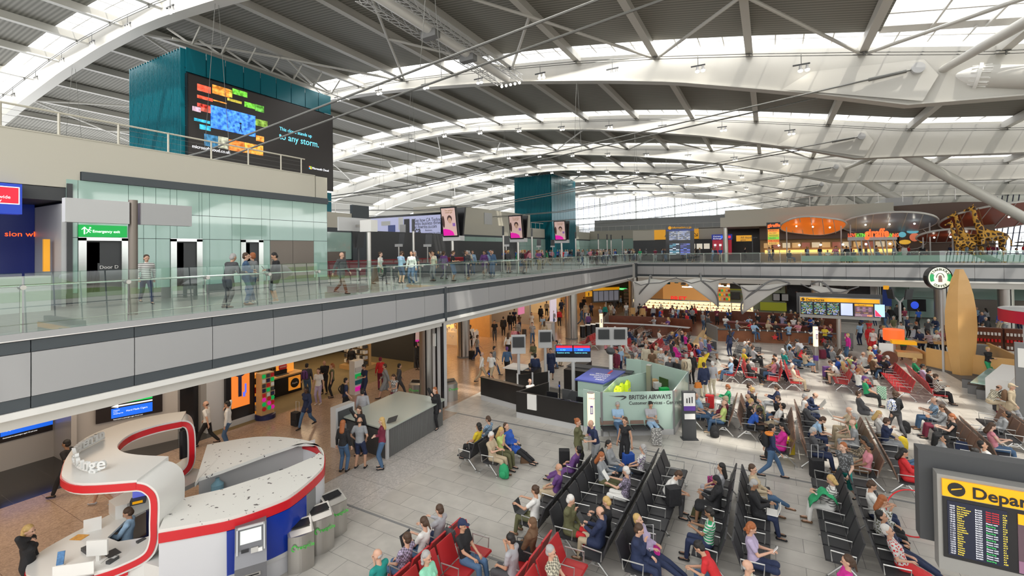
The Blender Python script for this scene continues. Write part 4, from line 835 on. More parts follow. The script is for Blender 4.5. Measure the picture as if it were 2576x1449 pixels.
t = thing('offer_sign', 'orange framed sign with a red round offer badge on the counter end', 'sign'); B().box(-22.75, -22.7, 15.1, 16.1, 1.05, 1.7).obj('sign_panel', lit('offer_orange', (.9, .35, .05), .4), t); B().lathe([(.24, 0), (.24, .012)], (0, 0, 0), 20, M=Matrix.Translation((-22.69, 15.45, 1.38)) @ Matrix.Rotation(PI/2, 4, 'Y')).obj('red_badge', M['red'], t); text('DOUBLE', .1, TXW((-22.67, 15.27, 1.36)), M['white'], t)
t = thing('price_sign', 'black round price sign reading 2 for 20 pounds hanging at the shop', 'sign')
B().lathe([(.52, 0), (.52, .04)], (0, 0, 0), 30, M=Matrix.Translation((-20.9, 16.75, 2.6)) @ Matrix.Rotation(PI/2, 4, 'Y')).obj('disc', M['black'], t); B().box(-20.9, -20.86, 16.25, 17.25, 2.0, 2.6).obj('panel', M['black'], t); text('2 FOR', .3, TXW((-20.84, 16.32, 2.55)), M['white'], t, bold=.01); text('£20', .36, TXW((-20.84, 16.36, 2.2)), M['white'], t, bold=.01)
B().box(-20.95, -20.9, 17.25, 18.0, 2.0, 2.5).obj('yellow_card', M['yellow'], t)
t = thing('spinner_stand', 'wooden spinner stand with hanging colourful packets on a dark blue round base', 'display stand')
px_, py_ = -20.0, 12.75
B().lathe([(.42, 0), (.42, .18), (.38, .2)], (px_, py_, 0), 24).obj('base', M['navy'], t, smooth=True); B().box(px_-.2, px_+.2, py_-.3, py_+.3, .2, 2.05).obj('column', M['wood'], t)
for r_ in range(8):
 for c_ in range(3):
  z = .38+r_*.21; y = py_-.2+c_*.2
  if r_ < 3: B().lathe([(.09, 0), (.09, .03)], (0, 0, 0), 12, M=Matrix.Translation((px_+.22, y+(.04 if c_ == 1 else 0), z+.1)) @ Matrix.Rotation(PI/2, 4, 'Y')).obj('packet', [M['red'], M['grn'], MATS['magenta_print']][(r_+c_) % 3], t)
  else: B().box(px_+.21, px_+.25, y-.07, y+.07, z, z+.16).obj('packet', [M['dgrey'], M['red'], M['white'], M['navy'], M['grn']][(r_*2+c_) % 5], t)
t = thing('spinner_stand', 'orange shelving behind the spinner stand at the shop entrance', 'display stand')
B().box(-20.9, -20.5, 12.5, 12.9, 0, 1.9).obj('shelf_unit', MATS['orange_lit'], t)
for k in range(4): B().box(-20.5, -20.4, 12.5, 12.9, .3+.4*k, .55+.4*k).obj('shelf_goods', [M['white'], M['blue'], M['red'], M['dgrey']][k], t)
t = thing('leaflet_rack', 'white leaflet rack on the walkway beside the shoppers', 'display stand')
B().box(-19.3, -18.9, 16.9, 17.5, 0, 1.75).obj('frame', M['white'], t)
for k in range(4): B().box(-18.9, -18.84, 16.93, 17.47, .2+.33*k, .42+.33*k).obj('leaflet', [MATS['magenta_print'], M['teal'], M['grn'], M['lite']][k], t)
t = thing('sunglasses_wall', 'long lit wall of sunglasses shelves at the back of the shop', 'shelving')
B().box(-28.7, -28.2, 15.5, 23.6, .3, 3.2).obj('carcass', mat('shelf_warm', (.35, .24, .12), .6), t)
for r_ in range(7): B().box(-28.2, -27.9, 15.5, 23.6, .5+r_*.38, .53+r_*.38).obj('shelf', M['wood'], t)
sg = B()
for r_ in range(7):
 for k in range(30):
  y = 15.7+k*.26+rnd.uniform(-.03, .03); z = .62+r_*.38; sg.box(-28.1, -27.95, y, y+.14, z-.05, z+.1)
tag(sg.obj('boxed_glasses', M['dgrey'], t), kind='stuff')
sg = B()
for r_ in range(7):
 for k in range(30):
  if rnd.random() < .55: y = 15.7+k*.26; z = .62+r_*.38; sg.box(-27.95, -27.9, y, y+.13, z-.04, z+.06)
tag(sg.obj('price_cards', M['white'], t), kind='stuff')
t = thing('gondola', 'low wooden gondola stacked with small white boxes in the shop', 'shelving')
B().box(-24.2, -22.2, 20.4, 21.8, 0, .25).box(-24.2, -22.2, 21.0, 21.2, .25, 1.7).obj('frame', M['wood'], t)
for r_ in range(4):
 for k in range(8): B().box(-24.1+k*.24, -23.92+k*.24, 20.7, 20.95, .35+r_*.34, .55+r_*.34).obj('carton', [M['white'], M['dgrey'], M['lite']][(k+r_) % 3], t)
for y in (13, 16, 19, 22): area('shop_ceiling_lamps', (-24, y, 4.0), (5, .8), 60, (1, .75, .48))
t = thing('clothes_shop', 'dark clothes shop opening with hanging garments on rails', 'shop')
B().box(-29, -28.8, 24.2, 50, 0, 4.1).obj('back_wall', mat('shop_brown', (.12, .07, .04), .6), t)
gm2 = [M['black'], M['dgrey'], mat('beige_cloth', (.45, .35, .24), .8), mat('white_cloth', (.6, .58, .55), .8), mat('brown_cloth', (.15, .08, .05), .8)]
for rr, (x, y0) in enumerate(((-25, 25), (-26.5, 27), (-24.2, 28.5), (-27, 31))):
 B().tube([(x, y0, 0), (x, y0, 1.6), (x, y0+2, 1.6), (x, y0+2, 0)], .025, 6).obj('rail', M['steel'], t)
 for k in range(9): B().prism([(-.22, 0), (.22, 0), (.2, .05), (-.2, .05)], .6, 1.5, Matrix.Translation((x, y0+.15+k*.2, 0))).obj('garment', gm2[(k+rr) % 5], t)
t = thing('advert_banner', 'tilted advert screen with pink portrait and magenta shape at the shop corner', 'advert')
Mx = Matrix.Translation((-19.7, 23.1, 1.35)) @ Matrix.Rotation(R(62), 4, 'Z') @ Matrix.Rotation(R(6), 4, 'X')
B().box(-.5, .5, -.06, .06, 0, 1.75, Mx).obj('screen_case', M['black'], t); B().box(-.45, .45, -.075, -.06, .05, 1.7, Mx).obj('advert_face', adp, t); B().prism([(-.45, .06), (.35, .06), (.25, .3), (0, .42), (-.45, .45)], 0, .01, Mx @ Matrix.Translation((0, -.08, 0)) @ Matrix.Rotation(PI/2, 4, 'X')).obj('magenta_shape', MATS['magenta_print'], t)
f = B().sph((.06, -.085, .98), (.12, .012, .17), 12, 8); f.v = [tuple(Mx @ Vector(v)) for v in f.v]; f.obj('portrait', MATS['print_skin'], t); B().box(-.5, .5, -.1, .1, -1.35, 0, Matrix.Translation((-19.7, 23.1, 1.35)) @ Matrix.Rotation(R(62), 4, 'Z')).obj('base', M['dgrey'], t)
t = thing('gate_sign', 'glowing yellow gate sign reading Gate A10 over the shop', 'sign')
p = onX(-20, 1140, 800)
B().box(-20.1, -20.0, 25.6, 30.0, 2.75, 3.7).obj('sign_panel', M['yellow'], t); text('Gate A10', .42, TXW((-19.98, 26.4, 3.0)), M['black'], t); B().lathe([(.2, 0), (.2, .02)], (0, 0, 0), 16, M=Matrix.Translation((-19.98, 28.6, 3.15)) @ Matrix.Rotation(PI/2, 4, 'Y')).obj('disc', M['black'], t); B().bar((-19.98, 29.05, 3.15), (-19.98, 29.6, 3.15), .02, .06, (1, 0, 0)).obj('arrow', M['black'], t)
t = thing('perfume_counter', 'pale perfume counter with glittering bottles under the gate sign', 'counter')
B().box(-23.5, -20.5, 29.5, 31, 0, 1.0).obj('base', M['wht'], t); B().box(-24.6, -24.4, 25, 33, 0, 2.9).obj('back_panel', lit('perfume_glow', (.9, .5, .15), .8), t)
bt = B()
for k in range(140): x, y = rnd.uniform(-24.3, -20.6), rnd.uniform(25.5, 31); z = rnd.choice([.9, 1.3, 1.7]) if y < 29.5 else 1.0; bt.box(x, x+.08, y, y+.06, z, z+rnd.uniform(.1, .2))
tag(bt.obj('bottle', M['wht'], t), kind='stuff')
t = thing('shop_row', 'row of warm lit shop openings along the left walkway', 'shop')
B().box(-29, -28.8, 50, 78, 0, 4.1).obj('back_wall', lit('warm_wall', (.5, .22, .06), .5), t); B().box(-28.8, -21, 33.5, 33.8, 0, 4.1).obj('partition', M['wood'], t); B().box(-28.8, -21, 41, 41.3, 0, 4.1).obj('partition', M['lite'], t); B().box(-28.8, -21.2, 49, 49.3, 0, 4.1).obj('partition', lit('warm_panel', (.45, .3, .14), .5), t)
for y in (27, 33, 40, 48, 56): area('walkway_lamps', (-22.5, y, 4.0), (5, 1.2), 90, (1, .66, .36))
area('walkway_lamps', (-16.5, 30, 4.0), (1, 30), 130, (1, .75, .5)); area('walkway_lamps', (-18.5, 3, 4.0), (3, 16), 230, (1, .8, .6))
def col(x, y, r, label, z1=4.1, split=True):
 t = thing('round_column', label, 'column', (x, y, 0)); B().tube([(0, 0, 0), (0, 0, z1)], r, 28).obj('shaft', M['steel'], t, smooth=True); B().tube([(0, 0, 0), (0, 0, .12)], r*1.03, 28).obj('base_ring', M['mgrey'], t)
 if split: B().box(r*.3, r*.38, -r-.02, -r*.6, .1, z1).obj('dark_joint', M['black'], t)
 return t
col(-14.75, 17.9, .5, 'nearest big steel clad round column under the left balcony');
t = thing('square_column', 'square dark edged steel column beside the nearest round column', 'column', (-13.9, 17.55, 0)); B().box(-.28, .28, -.12, .25, 0, 4.0).obj('shaft', M['lite'], t); B().box(-.1, .0, -.14, -.12, 0, 4.0).box(.2, .3, -.13, .0, 0, 4.0).obj('dark_joint', M['black'], t); B().box(-.2, -.05, -.2, -.12, 2.9, 3.5).obj('white_box', M['white'], t)
col(-14.5, 35.9, .5, 'second big steel clad round column beside the recycling bins'); col(-14.0, 53.9, .5, 'steel clad round column at the balcony corner behind the first sail')
col(4.0, 53.9, .5, 'steel clad round column behind the departures board'); col(13.2, 53.9, .55, 'steel clad round column behind the coffee roundel'); col(17.4, 54.5, .5, 'steel clad round column right of the tall wooden fin'); col(9.6, 60, .5, 'steel clad round column in front of the green glass wall')
col(-18.8, 26.5, .45, 'grey round column beside the perfume counter')
for k in range(7): struct(B().box(-13.6-16, -13.6, 2+k*18, 2.2+k*18, 4.05, 4.1).obj(f'trim_{10+k}', M['lite'])) if 0 else None
struct(B().box(-34, 30, -16.3, -16, 0, 9.5).obj('wall_front', M['lite']))
struct(B().box(-30, 40, 78, 78.4, 0, 4.1).obj('wall_12', M['lite']));
t = thing('food_shop', 'warm lit sandwich shop with wooden shelves, red letters and long glass counters', 'shop')
BY2 = 58
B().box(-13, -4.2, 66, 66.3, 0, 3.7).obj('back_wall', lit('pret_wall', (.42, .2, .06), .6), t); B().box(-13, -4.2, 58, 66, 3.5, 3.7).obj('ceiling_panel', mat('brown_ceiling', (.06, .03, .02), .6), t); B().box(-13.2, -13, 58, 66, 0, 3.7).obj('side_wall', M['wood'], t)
for k in range(7): B().box(-9.6+k*.75, -9.0+k*.75+.9, 60.5+.4*k, 60.62+.4*k, 2.55+.08*(k % 3), 2.63+.08*(k % 3)).obj('tube_lamp', M['lamp'], t)
for r_ in range(5):
 B().box(-6.5, -4.4, 65.3, 65.9, .6+r_*.55, .64+r_*.55).obj('shelf', M['wood'], t)
 for k in range(7): B().box(-6.4+k*.28, -6.2+k*.28, 65.3, 65.6, .64+r_*.55, .92+r_*.55).obj('packet', [M['red'], M['white'], M['yellow'], M['grn']][(k*3+r_) % 4], t)
p = onY(59.5, 1687, 757); text('PRET', .85, TYW((p.x, 59.5, p.z)), lit('pret_red', (.8, .02, .02), .7), t, depth=.06, bold=.02)
for k in range(30):
 x, z = rnd.uniform(-12.5, -4.6), rnd.uniform(2.9, 3.6); B().cbox((x, 59+rnd.random()*3, z), (rnd.uniform(.3, .8), .1, rnd.uniform(.15, .5))).obj('hanging_decor', [M['black'], M['dwood'], M['wood'], M['teal'], M['lite'], MATS['orange_lit']][k % 6], t)
t = thing('food_counter', 'long glowing glass food counter in front of the sandwich shop', 'counter')
B().box(-13.2, -1.4, 50.2, 51, 0, 1.0).obj('base', M['dwood'], t); B().box(-13.2, -1.4, 50.2, 51, 1.0, 1.06).obj('top', M['steel'], t)
for k in range(6):
 x = -13.1+k*1.95
 B().box(x, x+1.85, 50.5, 50.9, 1.06, 1.9).obj('lit_case', lit('case_glow', (.95, .72, .4), .9), t)
 for j in range(2): B().box(x, x+1.85, 50.3, 50.55, 1.3+.3*j, 1.33+.3*j).obj('shelf', M['steel'], t)
 for j in range(12): B().box(x+.06+.15*j, x+.16+.15*j, 50.34, 50.5, 1.06+.27*(j % 3), 1.16+.27*(j % 3)).obj('food_item', [M['wood'], M['red'], M['dwood'], M['yellow'], M['white']][(j*7+k) % 5], t)
B().box(-13.2, -1.4, 50.2, 51, 1.95, 2.0).obj('canopy', M['steel'], t)
t = thing('noodle_shop', 'restaurant front with black fascia, lime panels and framed pictures', 'shop')
B().box(-4.0, 1.4, 57.9, 58.2, 0, 3.8).obj('wall_panel', mat('grey_green', (.3, .33, .22), .6), t); B().box(-4.0, 1.0, 57.7, 57.9, 2.75, 3.65).obj('fascia', M['black'], t); B().box(-4.0, -.8, 57.75, 57.9, 2.6, 2.75).obj('lime_strip', mat('lime', (.55, .6, .03), .5), t)
text('WO', .6, TYW((-1.2, 57.68, 2.95)), M['white'], t)
for k in range(18):
 a_ = R(15+k*9); B().bar((-2.0+.5*math.cos(a_), 57.85, 1.7+.4*math.sin(a_)), (-2.0+1.3*math.cos(a_), 57.85, 1.7+.95*math.sin(a_)), .02, .13, (0, 1, 0)).obj('painted_ray', [mat('ray_lime', (.5, .6, .1), .5), mat('ray_red', (.7, .2, .1), .5), mat('ray_teal', (.15, .45, .4), .5), mat('ray_cream', (.6, .55, .3), .5)][k % 4], t)
for x_ in (-3.9, -2.0, .2, 1.0-.2): B().box(x_, x_+.95, 57.6, 57.7, 1.55, 2.4).obj('picture_frame', M['black'], t); B().box(x_+.08, x_+.87, 57.58, 57.6, 1.63, 2.32).obj('picture', M['lite'] if x_ > -3.9 else M['dgrey'], t)
B().box(-1, 1.5, 57.5, 57.6, .5, 1.4).obj('lime_panel', MATS['lime'], t)
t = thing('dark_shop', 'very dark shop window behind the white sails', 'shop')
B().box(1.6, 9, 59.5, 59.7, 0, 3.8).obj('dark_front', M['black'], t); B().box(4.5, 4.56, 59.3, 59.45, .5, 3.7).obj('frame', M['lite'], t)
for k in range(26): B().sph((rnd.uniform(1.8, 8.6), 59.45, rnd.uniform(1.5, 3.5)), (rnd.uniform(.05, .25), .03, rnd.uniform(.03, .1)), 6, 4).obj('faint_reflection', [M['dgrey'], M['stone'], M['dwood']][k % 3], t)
t = thing('cladding', 'pale green glass wall behind the people at the right of the lower floor', 'wall cladding')
for k in range(6): B().box(10.2+k*2.2, 12.36+k*2.2, 61, 61.2, 2.1, 3.7).obj('glass_panel', M['green'], t); B().box(10.2+k*2.2, 12.36+k*2.2, 61, 61.2, .1, 2.05).obj('glass_panel', M['green'] if k < 3 else M['bronze'], t)
B().box(10.2, 10.6, 59.5, 61, 0, 3.7).box(9, 9.4, 59.5, 60, 0, 3.7).obj('steel_jamb', M['steel'], t)
t = thing('wall_screen', 'black screen with a blue planet picture at the back right', 'screen'); p, q = onY(57, 2283, 752), onY(57, 2330, 784); B().box(p.x, q.x, 57, 57.2, q.z, p.z).obj('screen_case', M['black'], t); B().sph(((p.x+q.x)/2-.15, 57, (p.z+q.z)/2), (.3, .04, .36), 16, 10).obj('planet_picture', lit('planet_blue', (.02, .06, .5), .8), t)
tag(B().box(9.6, 10.3, 57.2, 57.4, 1.5, 3.3).obj('blue_banner', M['blue']), 'tall dark blue banner hanging before the green glass wall', 'banner')
t = thing('escalator', 'glass sided escalator at the far right edge behind the seating', 'escalator')
B().bar((19, 56, .2), (27, 56, 4.6), .9, .5, (0, 0, 1)).obj('truss', M['lite'], t); B().bar((19, 55.5, .9), (27, 55.5, 5.3), .04, .7, (0, 0, 1)).obj('glass_side', M['green'], t); B().tube([(19, 55.5, 1.3), (27, 55.5, 5.7)], .05, 6).obj('handrail', M['black'], t)
t = thing('exit_sign', 'green lit emergency sign over the dark passage by the corner column', 'sign')
p, q = onY(60, 1551, 724), onY(60, 1575, 730); B().box(p.x, q.x, 60, 60.1, q.z, p.z).obj('sign_panel', lit('green_lit2', (0, .4, .05), .9), t); text('Emergency exit', .2, TYW((p.x+.2, 59.98, q.z+.1)), MATS['white_lit'], t)
t = thing('passage', 'dark passage with stacked crates beside the corner column', 'doorway'); B().box(-20, -14.6, 62, 62.2, 0, 3.7).obj('dark_back', M['black'], t)
for k in range(5): B().box(-16.4, -15.2, 58.5, 59.2, .1+.45*k, .45+.45*k).obj('crate', M['bronze'], t)
t = thing('departures_board', 'tilted flight information board seen edge on with a yellow header and a yellow i sign', 'information board')
Mx = Matrix.Translation((-15.9, 49.5, 1.6)) @ Matrix.Rotation(R(50), 4, 'Z')
B().box(-1.7, 1.7, -.15, .15, 0, 1.55, Mx).obj('cabinet', M['dgrey'], t); B().box(-1.7, 1.7, -.17, -.15, 1.3, 1.6, Mx).obj('yellow_header', M['yellow'], t)
for k in range(5): B().box(-1.6+k*.65, -1.05+k*.65, -.17, -.15, .15, 1.22, Mx).obj('flight_screen', mat('flight_grey', (.12, .12, .13), .3, emit=(.1, .1, .12), es=.6), t)
B().box(-2.6, -1.8, -.17, -.1, .7, 1.3, Mx).obj('info_sign', M['yellow'], t); B().box(-.06, .06, -.06, .06, -1.6, 0, Mx).obj('post', M['steel'], t); text('i', .5, Mx @ frame((-2.27, -.18, .8), (1, 0, 0), (0, 0, 1)), M['black'], t, bold=.03)
tag(B().box(-17.9, -17.8, 39, 40.4, .6, 3.6).obj('advert_banner', lit('ad_pale', (.6, .55, .65), .4)), 'tall pale advert panel with purple figure at the end of the walkway', 'advert')
tag(B().box(-18.2, -18.1, 33.4, 34.4, 2.1, 3.3).obj('advert_screen', lit('ad_pink', (.6, .2, .35), .4)), 'pink advert screen hanging under the balcony over the walkway', 'advert')
sailm = mat('sail_cloth', (.68, .66, .62), .7)
def sail(label, base, A, Bc, Cc, cross, D=None):
 t = thing('sail_canopy', label, 'canopy', (0, 0, 0), 0, 'white sail canopies over the food tables')
 base, A, Bc, Cc, cross = map(Vector, (base, A, Bc, Cc, cross))
 n = 12
 def f(u, v):
  p = (1-u)*(1-v)*base+u*(1-v)*A+(1-u)*v*Bc+u*v*Cc
  c = base*.0+(A+Bc+Cc+base)/4
  k = 4*u*(1-u)*.0+(u*(1-u)+v*(1-v))*.55
  return p+(c-p)*k*.55
 b = B(); b.grid(f, n, n); o = b.obj('sail', sailm, t, smooth=True); md = o.modifiers.new('s', 'SOLIDIFY'); md.thickness = .02
 pts = [base+(cross-base)*s+Vector((-.7 if cross.x > base.x else .7, 0, 0))*math.sin(PI*s)*.8 for s in [i/10 for i in range(11)]]
 pts += [cross+(Cc-cross)*s+Vector((0, 0, .55))*math.sin(PI*s) for s in [i/8 for i in range(1, 9)]]
 B().tube(pts, .085, 8).obj('mast', M['mgrey'], t, smooth=True)
 B().tube([A+Vector((-.6, 0, .25)), (A+cross)/2+Vector((0, 0, -.3)), cross, (cross+Bc)/2+Vector((0, 0, -.1)), Bc+Vector((.6, 0, .3))], .05, 6).obj('cross_spar', M['mgrey'], t, smooth=True)
 return t
Y1 = 50
P = lambda x, y, Y=Y1: tuple(onY(Y, x, y))
sail('first white sail canopy, nearest the balcony corner', P(1592, 795), P(1592, 708, 48.5), P(1688, 705, 50), P(1640, 700, 52), P(1632, 713, 49.5))
sail('second white sail canopy, leaning right in front of the sandwich shop', P(1806, 772, 50), P(1715, 705, 50), P(1810, 707, 50), P(1760, 697, 52), P(1764, 706, 50))
sail('third white sail canopy, the bright one before the dark shop', P(1868, 790, 46), P(1862, 717, 45.5), P(1968, 722, 46), P(1985, 712, 47), P(1904, 730, 45.8))
sail('fourth white sail canopy, behind the departures board', P(2120, 765, 47), P(2035, 722, 46), P(2138, 730, 46), P(2040, 716, 48.5), P(2094, 735, 46))
# ================================================================ airfield seen by reflection in the balcony glass
apron = mat('apron_concrete', (.42, .4, .35), .8); grass_ = mat('airfield_grass', (.16, .24, .07), .9)
struct(B().box(34, 600, -200, 500, -1.2, -1).obj('floor_14', apron))
for k, (a, b_) in enumerate(((95, 130), (165, 230), (300, 600))): struct(B().box(a, b_, -200, 500, -1, -.95).obj(f'floor_{15+k}', grass_))
def plane_(x, y, rz, label, s=1):
 t = thing('airliner', label, 'aircraft', (x, y, -1), rz); wh = mat('aircraft_white', (.75, .75, .75), .3)
 B().tube([(-19*s, 0, 5.2*s), (-17*s, 0, 4.9*s), (-10*s, 0, 4.6*s), (0, 0, 4.5*s), (14*s, 0, 4.5*s), (17*s, 0, 4.3*s), (18.5*s, 0, 4*s)], [.3*s, .9*s, 1.9*s, 2*s, 2*s, 1.4*s, .3*s], 18).obj('fuselage', wh, t, smooth=True)
 B().prism([(3*s, 0), (-1*s, 0), (-7*s, 17*s), (-5*s, 17*s)], 3.6*s, 3.8*s).prism([(3*s, 0), (-1*s, 0), (-7*s, -17*s), (-5*s, -17*s)], 3.6*s, 3.8*s).obj('wing', M['lite'], t)
 B().prism([(-14*s, 6*s), (-18*s, 6*s), (-20*s, 12*s), (-18*s, 12*s)], -.15, .15, Matrix.Rotation(PI/2, 4, 'X')).obj('tail_fin', wh, t); B().prism([(-15.2*s, 7*s), (-18*s, 7*s), (-19.5*s, 11*s), (-18.5*s, 11*s)], -.18, .18, Matrix.Rotation(PI/2, 4, 'X')).obj('red_flash', M['red'], t)
 for sy in (-5.5, 5.5): B().tube([(0, sy*s, 2.6*s), (4*s, sy*s, 2.6*s)], 1.1*s, 14).obj('engine', M['navy'], t, smooth=True)
 for xx, yy_ in ((14, 0), (-1, 3), (-1, -3)): B().tube([(xx*s, yy_*s, 0), (xx*s, yy_*s, 3.5*s)], .35*s, 8).obj('landing_gear', M['dgrey'], t)
plane_(70, 48, R(100), 'white airliner parked close outside the right hand windows'); plane_(150, 60, R(80), 'white airliner standing further out on the airfield')
# ================================================================ currency kiosk
WH = mat('kiosk_white', (.68, .67, .64), .22, bump=(3, .02)); RD = mat('kiosk_red', (.55, .012, .02), .25)
def spl(pts, n=6):
 """smooth curve through points"""
 pts = [Vector(p) for p in pts]; out = []
 for i in range(len(pts)-1):
  p0 = pts[max(i-1, 0)]; p1 = pts[i]; p2 = pts[i+1]; p3 = pts[min(i+2, len(pts)-1)]
  for k in range(n):
   t = k/n; out.append(.5*((2*p1)+(p2-p0)*t+(2*p0-5*p1+4*p2-p3)*t*t+(3*p1-p0-3*p2+p3)*t**3))
 return out+[pts[-1]]
def strap(path, wv, t, name, m, par, sm=True):
 """ribbon: path = outer edge, wv = width vector (or function), t = thickness; thickness lies in the path's own plane"""
 vs = []; k = len(path)
 for i, p in enumerate(path):
  d = (path[min(i+1, k-1)]-path[max(i-1, 0)]).normalized(); w = Vector(wv(i/(k-1)) if callable(wv) else wv)
  nn = d.cross(w).normalized()*t
  vs += [p-nn/2, p+w-nn/2, p+w+nn/2, p+nn/2]
 b = B(); b.add(vs, [(i*4+j, i*4+(j+1) % 4, i*4+4+(j+1) % 4, i*4+4+j) for i in range(k-1) for j in range(4)]+[(0, 1, 2, 3), tuple(4*k-4+j for j in (3, 2, 1, 0))])
 return b.obj(name, m, par, smooth=sm)
K = thing('currency_kiosk', 'white and red currency exchange kiosk with looping canopy and oval booth', 'kiosk')
out = spl([(-15.3, 7.0), (-15.0, 6.2), (-14.6, 5.4), (-14.3, 4.7), (-14.15, 4.25), (-13.95, 3.75), (-13.55, 3.45), (-13.1, 3.4), (-12.5, 3.7), (-12.0, 4.2), (-11.65, 4.75)][0:11] if 0 else [(a, b, 0) for a, b in [(-14.75, 6.1), (-14.5, 5.4), (-14.3, 4.7), (-14.18, 4.25), (-13.95, 3.75), (-13.55, 3.45), (-13.1, 3.4), (-12.5, 3.7), (-12.0, 4.2), (-11.65, 4.75)]])
poly = [(p.x, p.y) for p in out]+[(-12.35, 5.3), (-12.9, 4.75), (-13.3, 4.7), (-13.75, 5.2), (-14.0, 6.3)]
B().prism(poly, .93, .98).obj('counter_top', WH, K)
sk = [Vector((p.x, p.y, 0)) for p in out]
b = B(); vs = []
for p in sk:
 c = Vector((-13.1, 4.9, 0)); q = p+(c-p)*.04; vs += [(q.x, q.y, 0), (q.x, q.y, .93)]
b.add(vs, [(2*i, 2*i+2, 2*i+3, 2*i+1) for i in range(len(sk)-1)]); b.obj('counter_front', WH, K, smooth=True)
strap([Vector((p.x, p.y, .9)) for p in out[8:-3]], (0, 0, -.15), .03, 'red_band', RD, K); B().prism([(-11.95, 4.4), (-11.62, 4.72), (-11.1, 4.82), (-11.3, 5.3), (-12.1, 5.2)], 0, .93).obj('counter_front', WH, K)
B().prism([(-14.85, 6.2), (-14.5, 5.15), (-14.0, 5.1), (-13.9, 5.3), (-14.15, 6.4)], .98, 1.3).obj('raised_counter', WH, K)
B().prism([(-15.2, 7.4), (-14.85, 6.2), (-14.1, 6.35), (-14.3, 7.6)], .9, 1.02).obj('counter_top', WH, K)
ro = [(p.x, p.y) for p in spl([(-11.75, 4.65, 0), (-12.6, 4.05, 0), (-13.3, 3.95, 0), (-13.85, 4.1, 0), (-14.6, 4.4, 0), (-15.4, 4.85, 0), (-15.9, 5.4, 0), (-16.1, 6.2, 0), (-15.9, 6.9, 0), (-15.55, 7.4, 0)], 4)]
ri = [(p.x, p.y) for p in spl([(-14.85, 6.95, 0), (-15.05, 6.4, 0), (-14.95, 5.8, 0), (-14.4, 5.3, 0), (-13.8, 5.15, 0), (-13.2, 5.25, 0), (-12.45, 5.55, 0)], 4)]
n1, n2 = len(ro), len(ri)
def plate(z0, z1):
 b = B(); N = 36
 def samp(L, s): f = s*(len(L)-1); i = min(int(f), len(L)-2); t = f-i; return (L[i][0]*(1-t)+L[i+1][0]*t, L[i][1]*(1-t)+L[i+1][1]*t)
 rr = ri[::-1]; vs = []
 for k in range(N+1):
  a = samp(ro, k/N); c = samp(rr, k/N); vs += [(*a, z0), (*c, z0), (*c, z1), (*a, z1)]
 b.add(vs, [(i*4+j, i*4+(j+1) % 4, i*4+4+(j+1) % 4, i*4+4+j) for i in range(N) for j in range(4)]+[(0, 1, 2, 3), tuple(N*4+j for j in (3, 2, 1, 0))]); return b
plate(2.42, 2.66).obj('canopy_slab', WH, K, smooth=True)
strap([Vector((a, b_, 2.61)) for a, b_ in [(p[0]+(.0), p[1]-.012) for p in ro[:22]]], (0, 0, -.15), .03, 'red_band', RD, K)
strap([Vector((a+.015, b_+.0, 2.61)) for a, b_ in ri[:14]], (0, 0, -.15), .03, 'red_band', RD, K)
fl_ = spl([(-12.1, 4.38, 2.54), (-11.75, 4.65, 2.52), (-11.6, 4.78, 2.42), (-11.52, 4.86, 2.2), (-11.52, 4.86, 1.7), (-11.53, 4.85, 1.3), (-11.62, 4.74, 1.03), (-11.85, 4.38, .9), (-12.1, 4.07, .84)], 5)
strap(fl_, (-.62, .78, 0), .2, 'canopy_leg', WH, K);
off = Vector((.012, -.016, 0)); strap([p+off for p in fl_], (-.02, .025, 0), .12, 'red_band', RD, K)
bl_ = spl([(-15.05, 6.45, 2.54), (-14.95, 6.8, 2.54), (-14.85, 7.05, 2.5), (-14.78, 7.15, 2.3), (-14.76, 7.17, 1.8), (-14.78, 7.15, 1.35), (-14.85, 7.0, 1.12), (-15.0, 6.75, 1.0)], 5)
strap(bl_, (-.7, .3, 0), .2, 'canopy_leg', WH, K); strap([p+Vector((.03, -.012, 0)) for p in bl_], (-.02, .008, 0), .13, 'red_band', RD, K)
B().box(-14.98, -14.93, 6.95, 7.35, 1.5, 2.3).obj('dark_screen', M['black'], K)
lt = mat('letter_white', (.72, .72, .7), .3)
for wd, pp in (('currency', ((262, 1103), (236, 1116), (208, 1131), (188, 1147))), ('change', ((184, 1163), (200, 1179), (224, 1186), (254, 1183)))):
 x = spl([onZ(2.68, *q) for q in pp], 12); n = len(x)-1
 for i, ch in enumerate(wd):
  k = min(n-1, max(1, round(n*(i+.1)/len(wd)))); p = x[k]; d = x[min(k+2, n)]-x[max(k-2, 0)]; d.z = 0
  text(ch, .36, frame((p.x, p.y, 2.72), d, (0, 0, 1)), lt, K, depth=.07, bold=.006)
 B().tube([v+Vector((0, 0, .02)) for v in x], .03, 6).obj('letter_rail', M['white'], K)
rim = [(a*1.0556, b_*1.0556) for a, b_ in [(-10.55, 4.53), (-10.09, 5.03), (-9.71, 5.51), (-9.44, 6.3), (-9.46, 6.75), (-9.78, 7.58), (-10.1, 8.01), (-10.92, 8.57), (-11.9, 8.69), (-13.24, 8.23), (-14.0, 7.2)]]
rp = spl([(a, b_, 0) for a, b_ in rim], 5)
H = 1.7
bo = B(); vs = []
for p in rp: vs += [(p.x, p.y, 0), (p.x, p.y, H-.26)]
bo.add(vs, [(2*i, 2*i+2, 2*i+3, 2*i+1) for i in range(len(rp)-1)]); bo.obj('booth_wall', mat('booth_wall', (.58, .58, .6), .35), K, smooth=True)
strap([Vector((p.x, p.y, H-.05)) for p in rp], (0, 0, -.2), .05, 'red_band', RD, K)
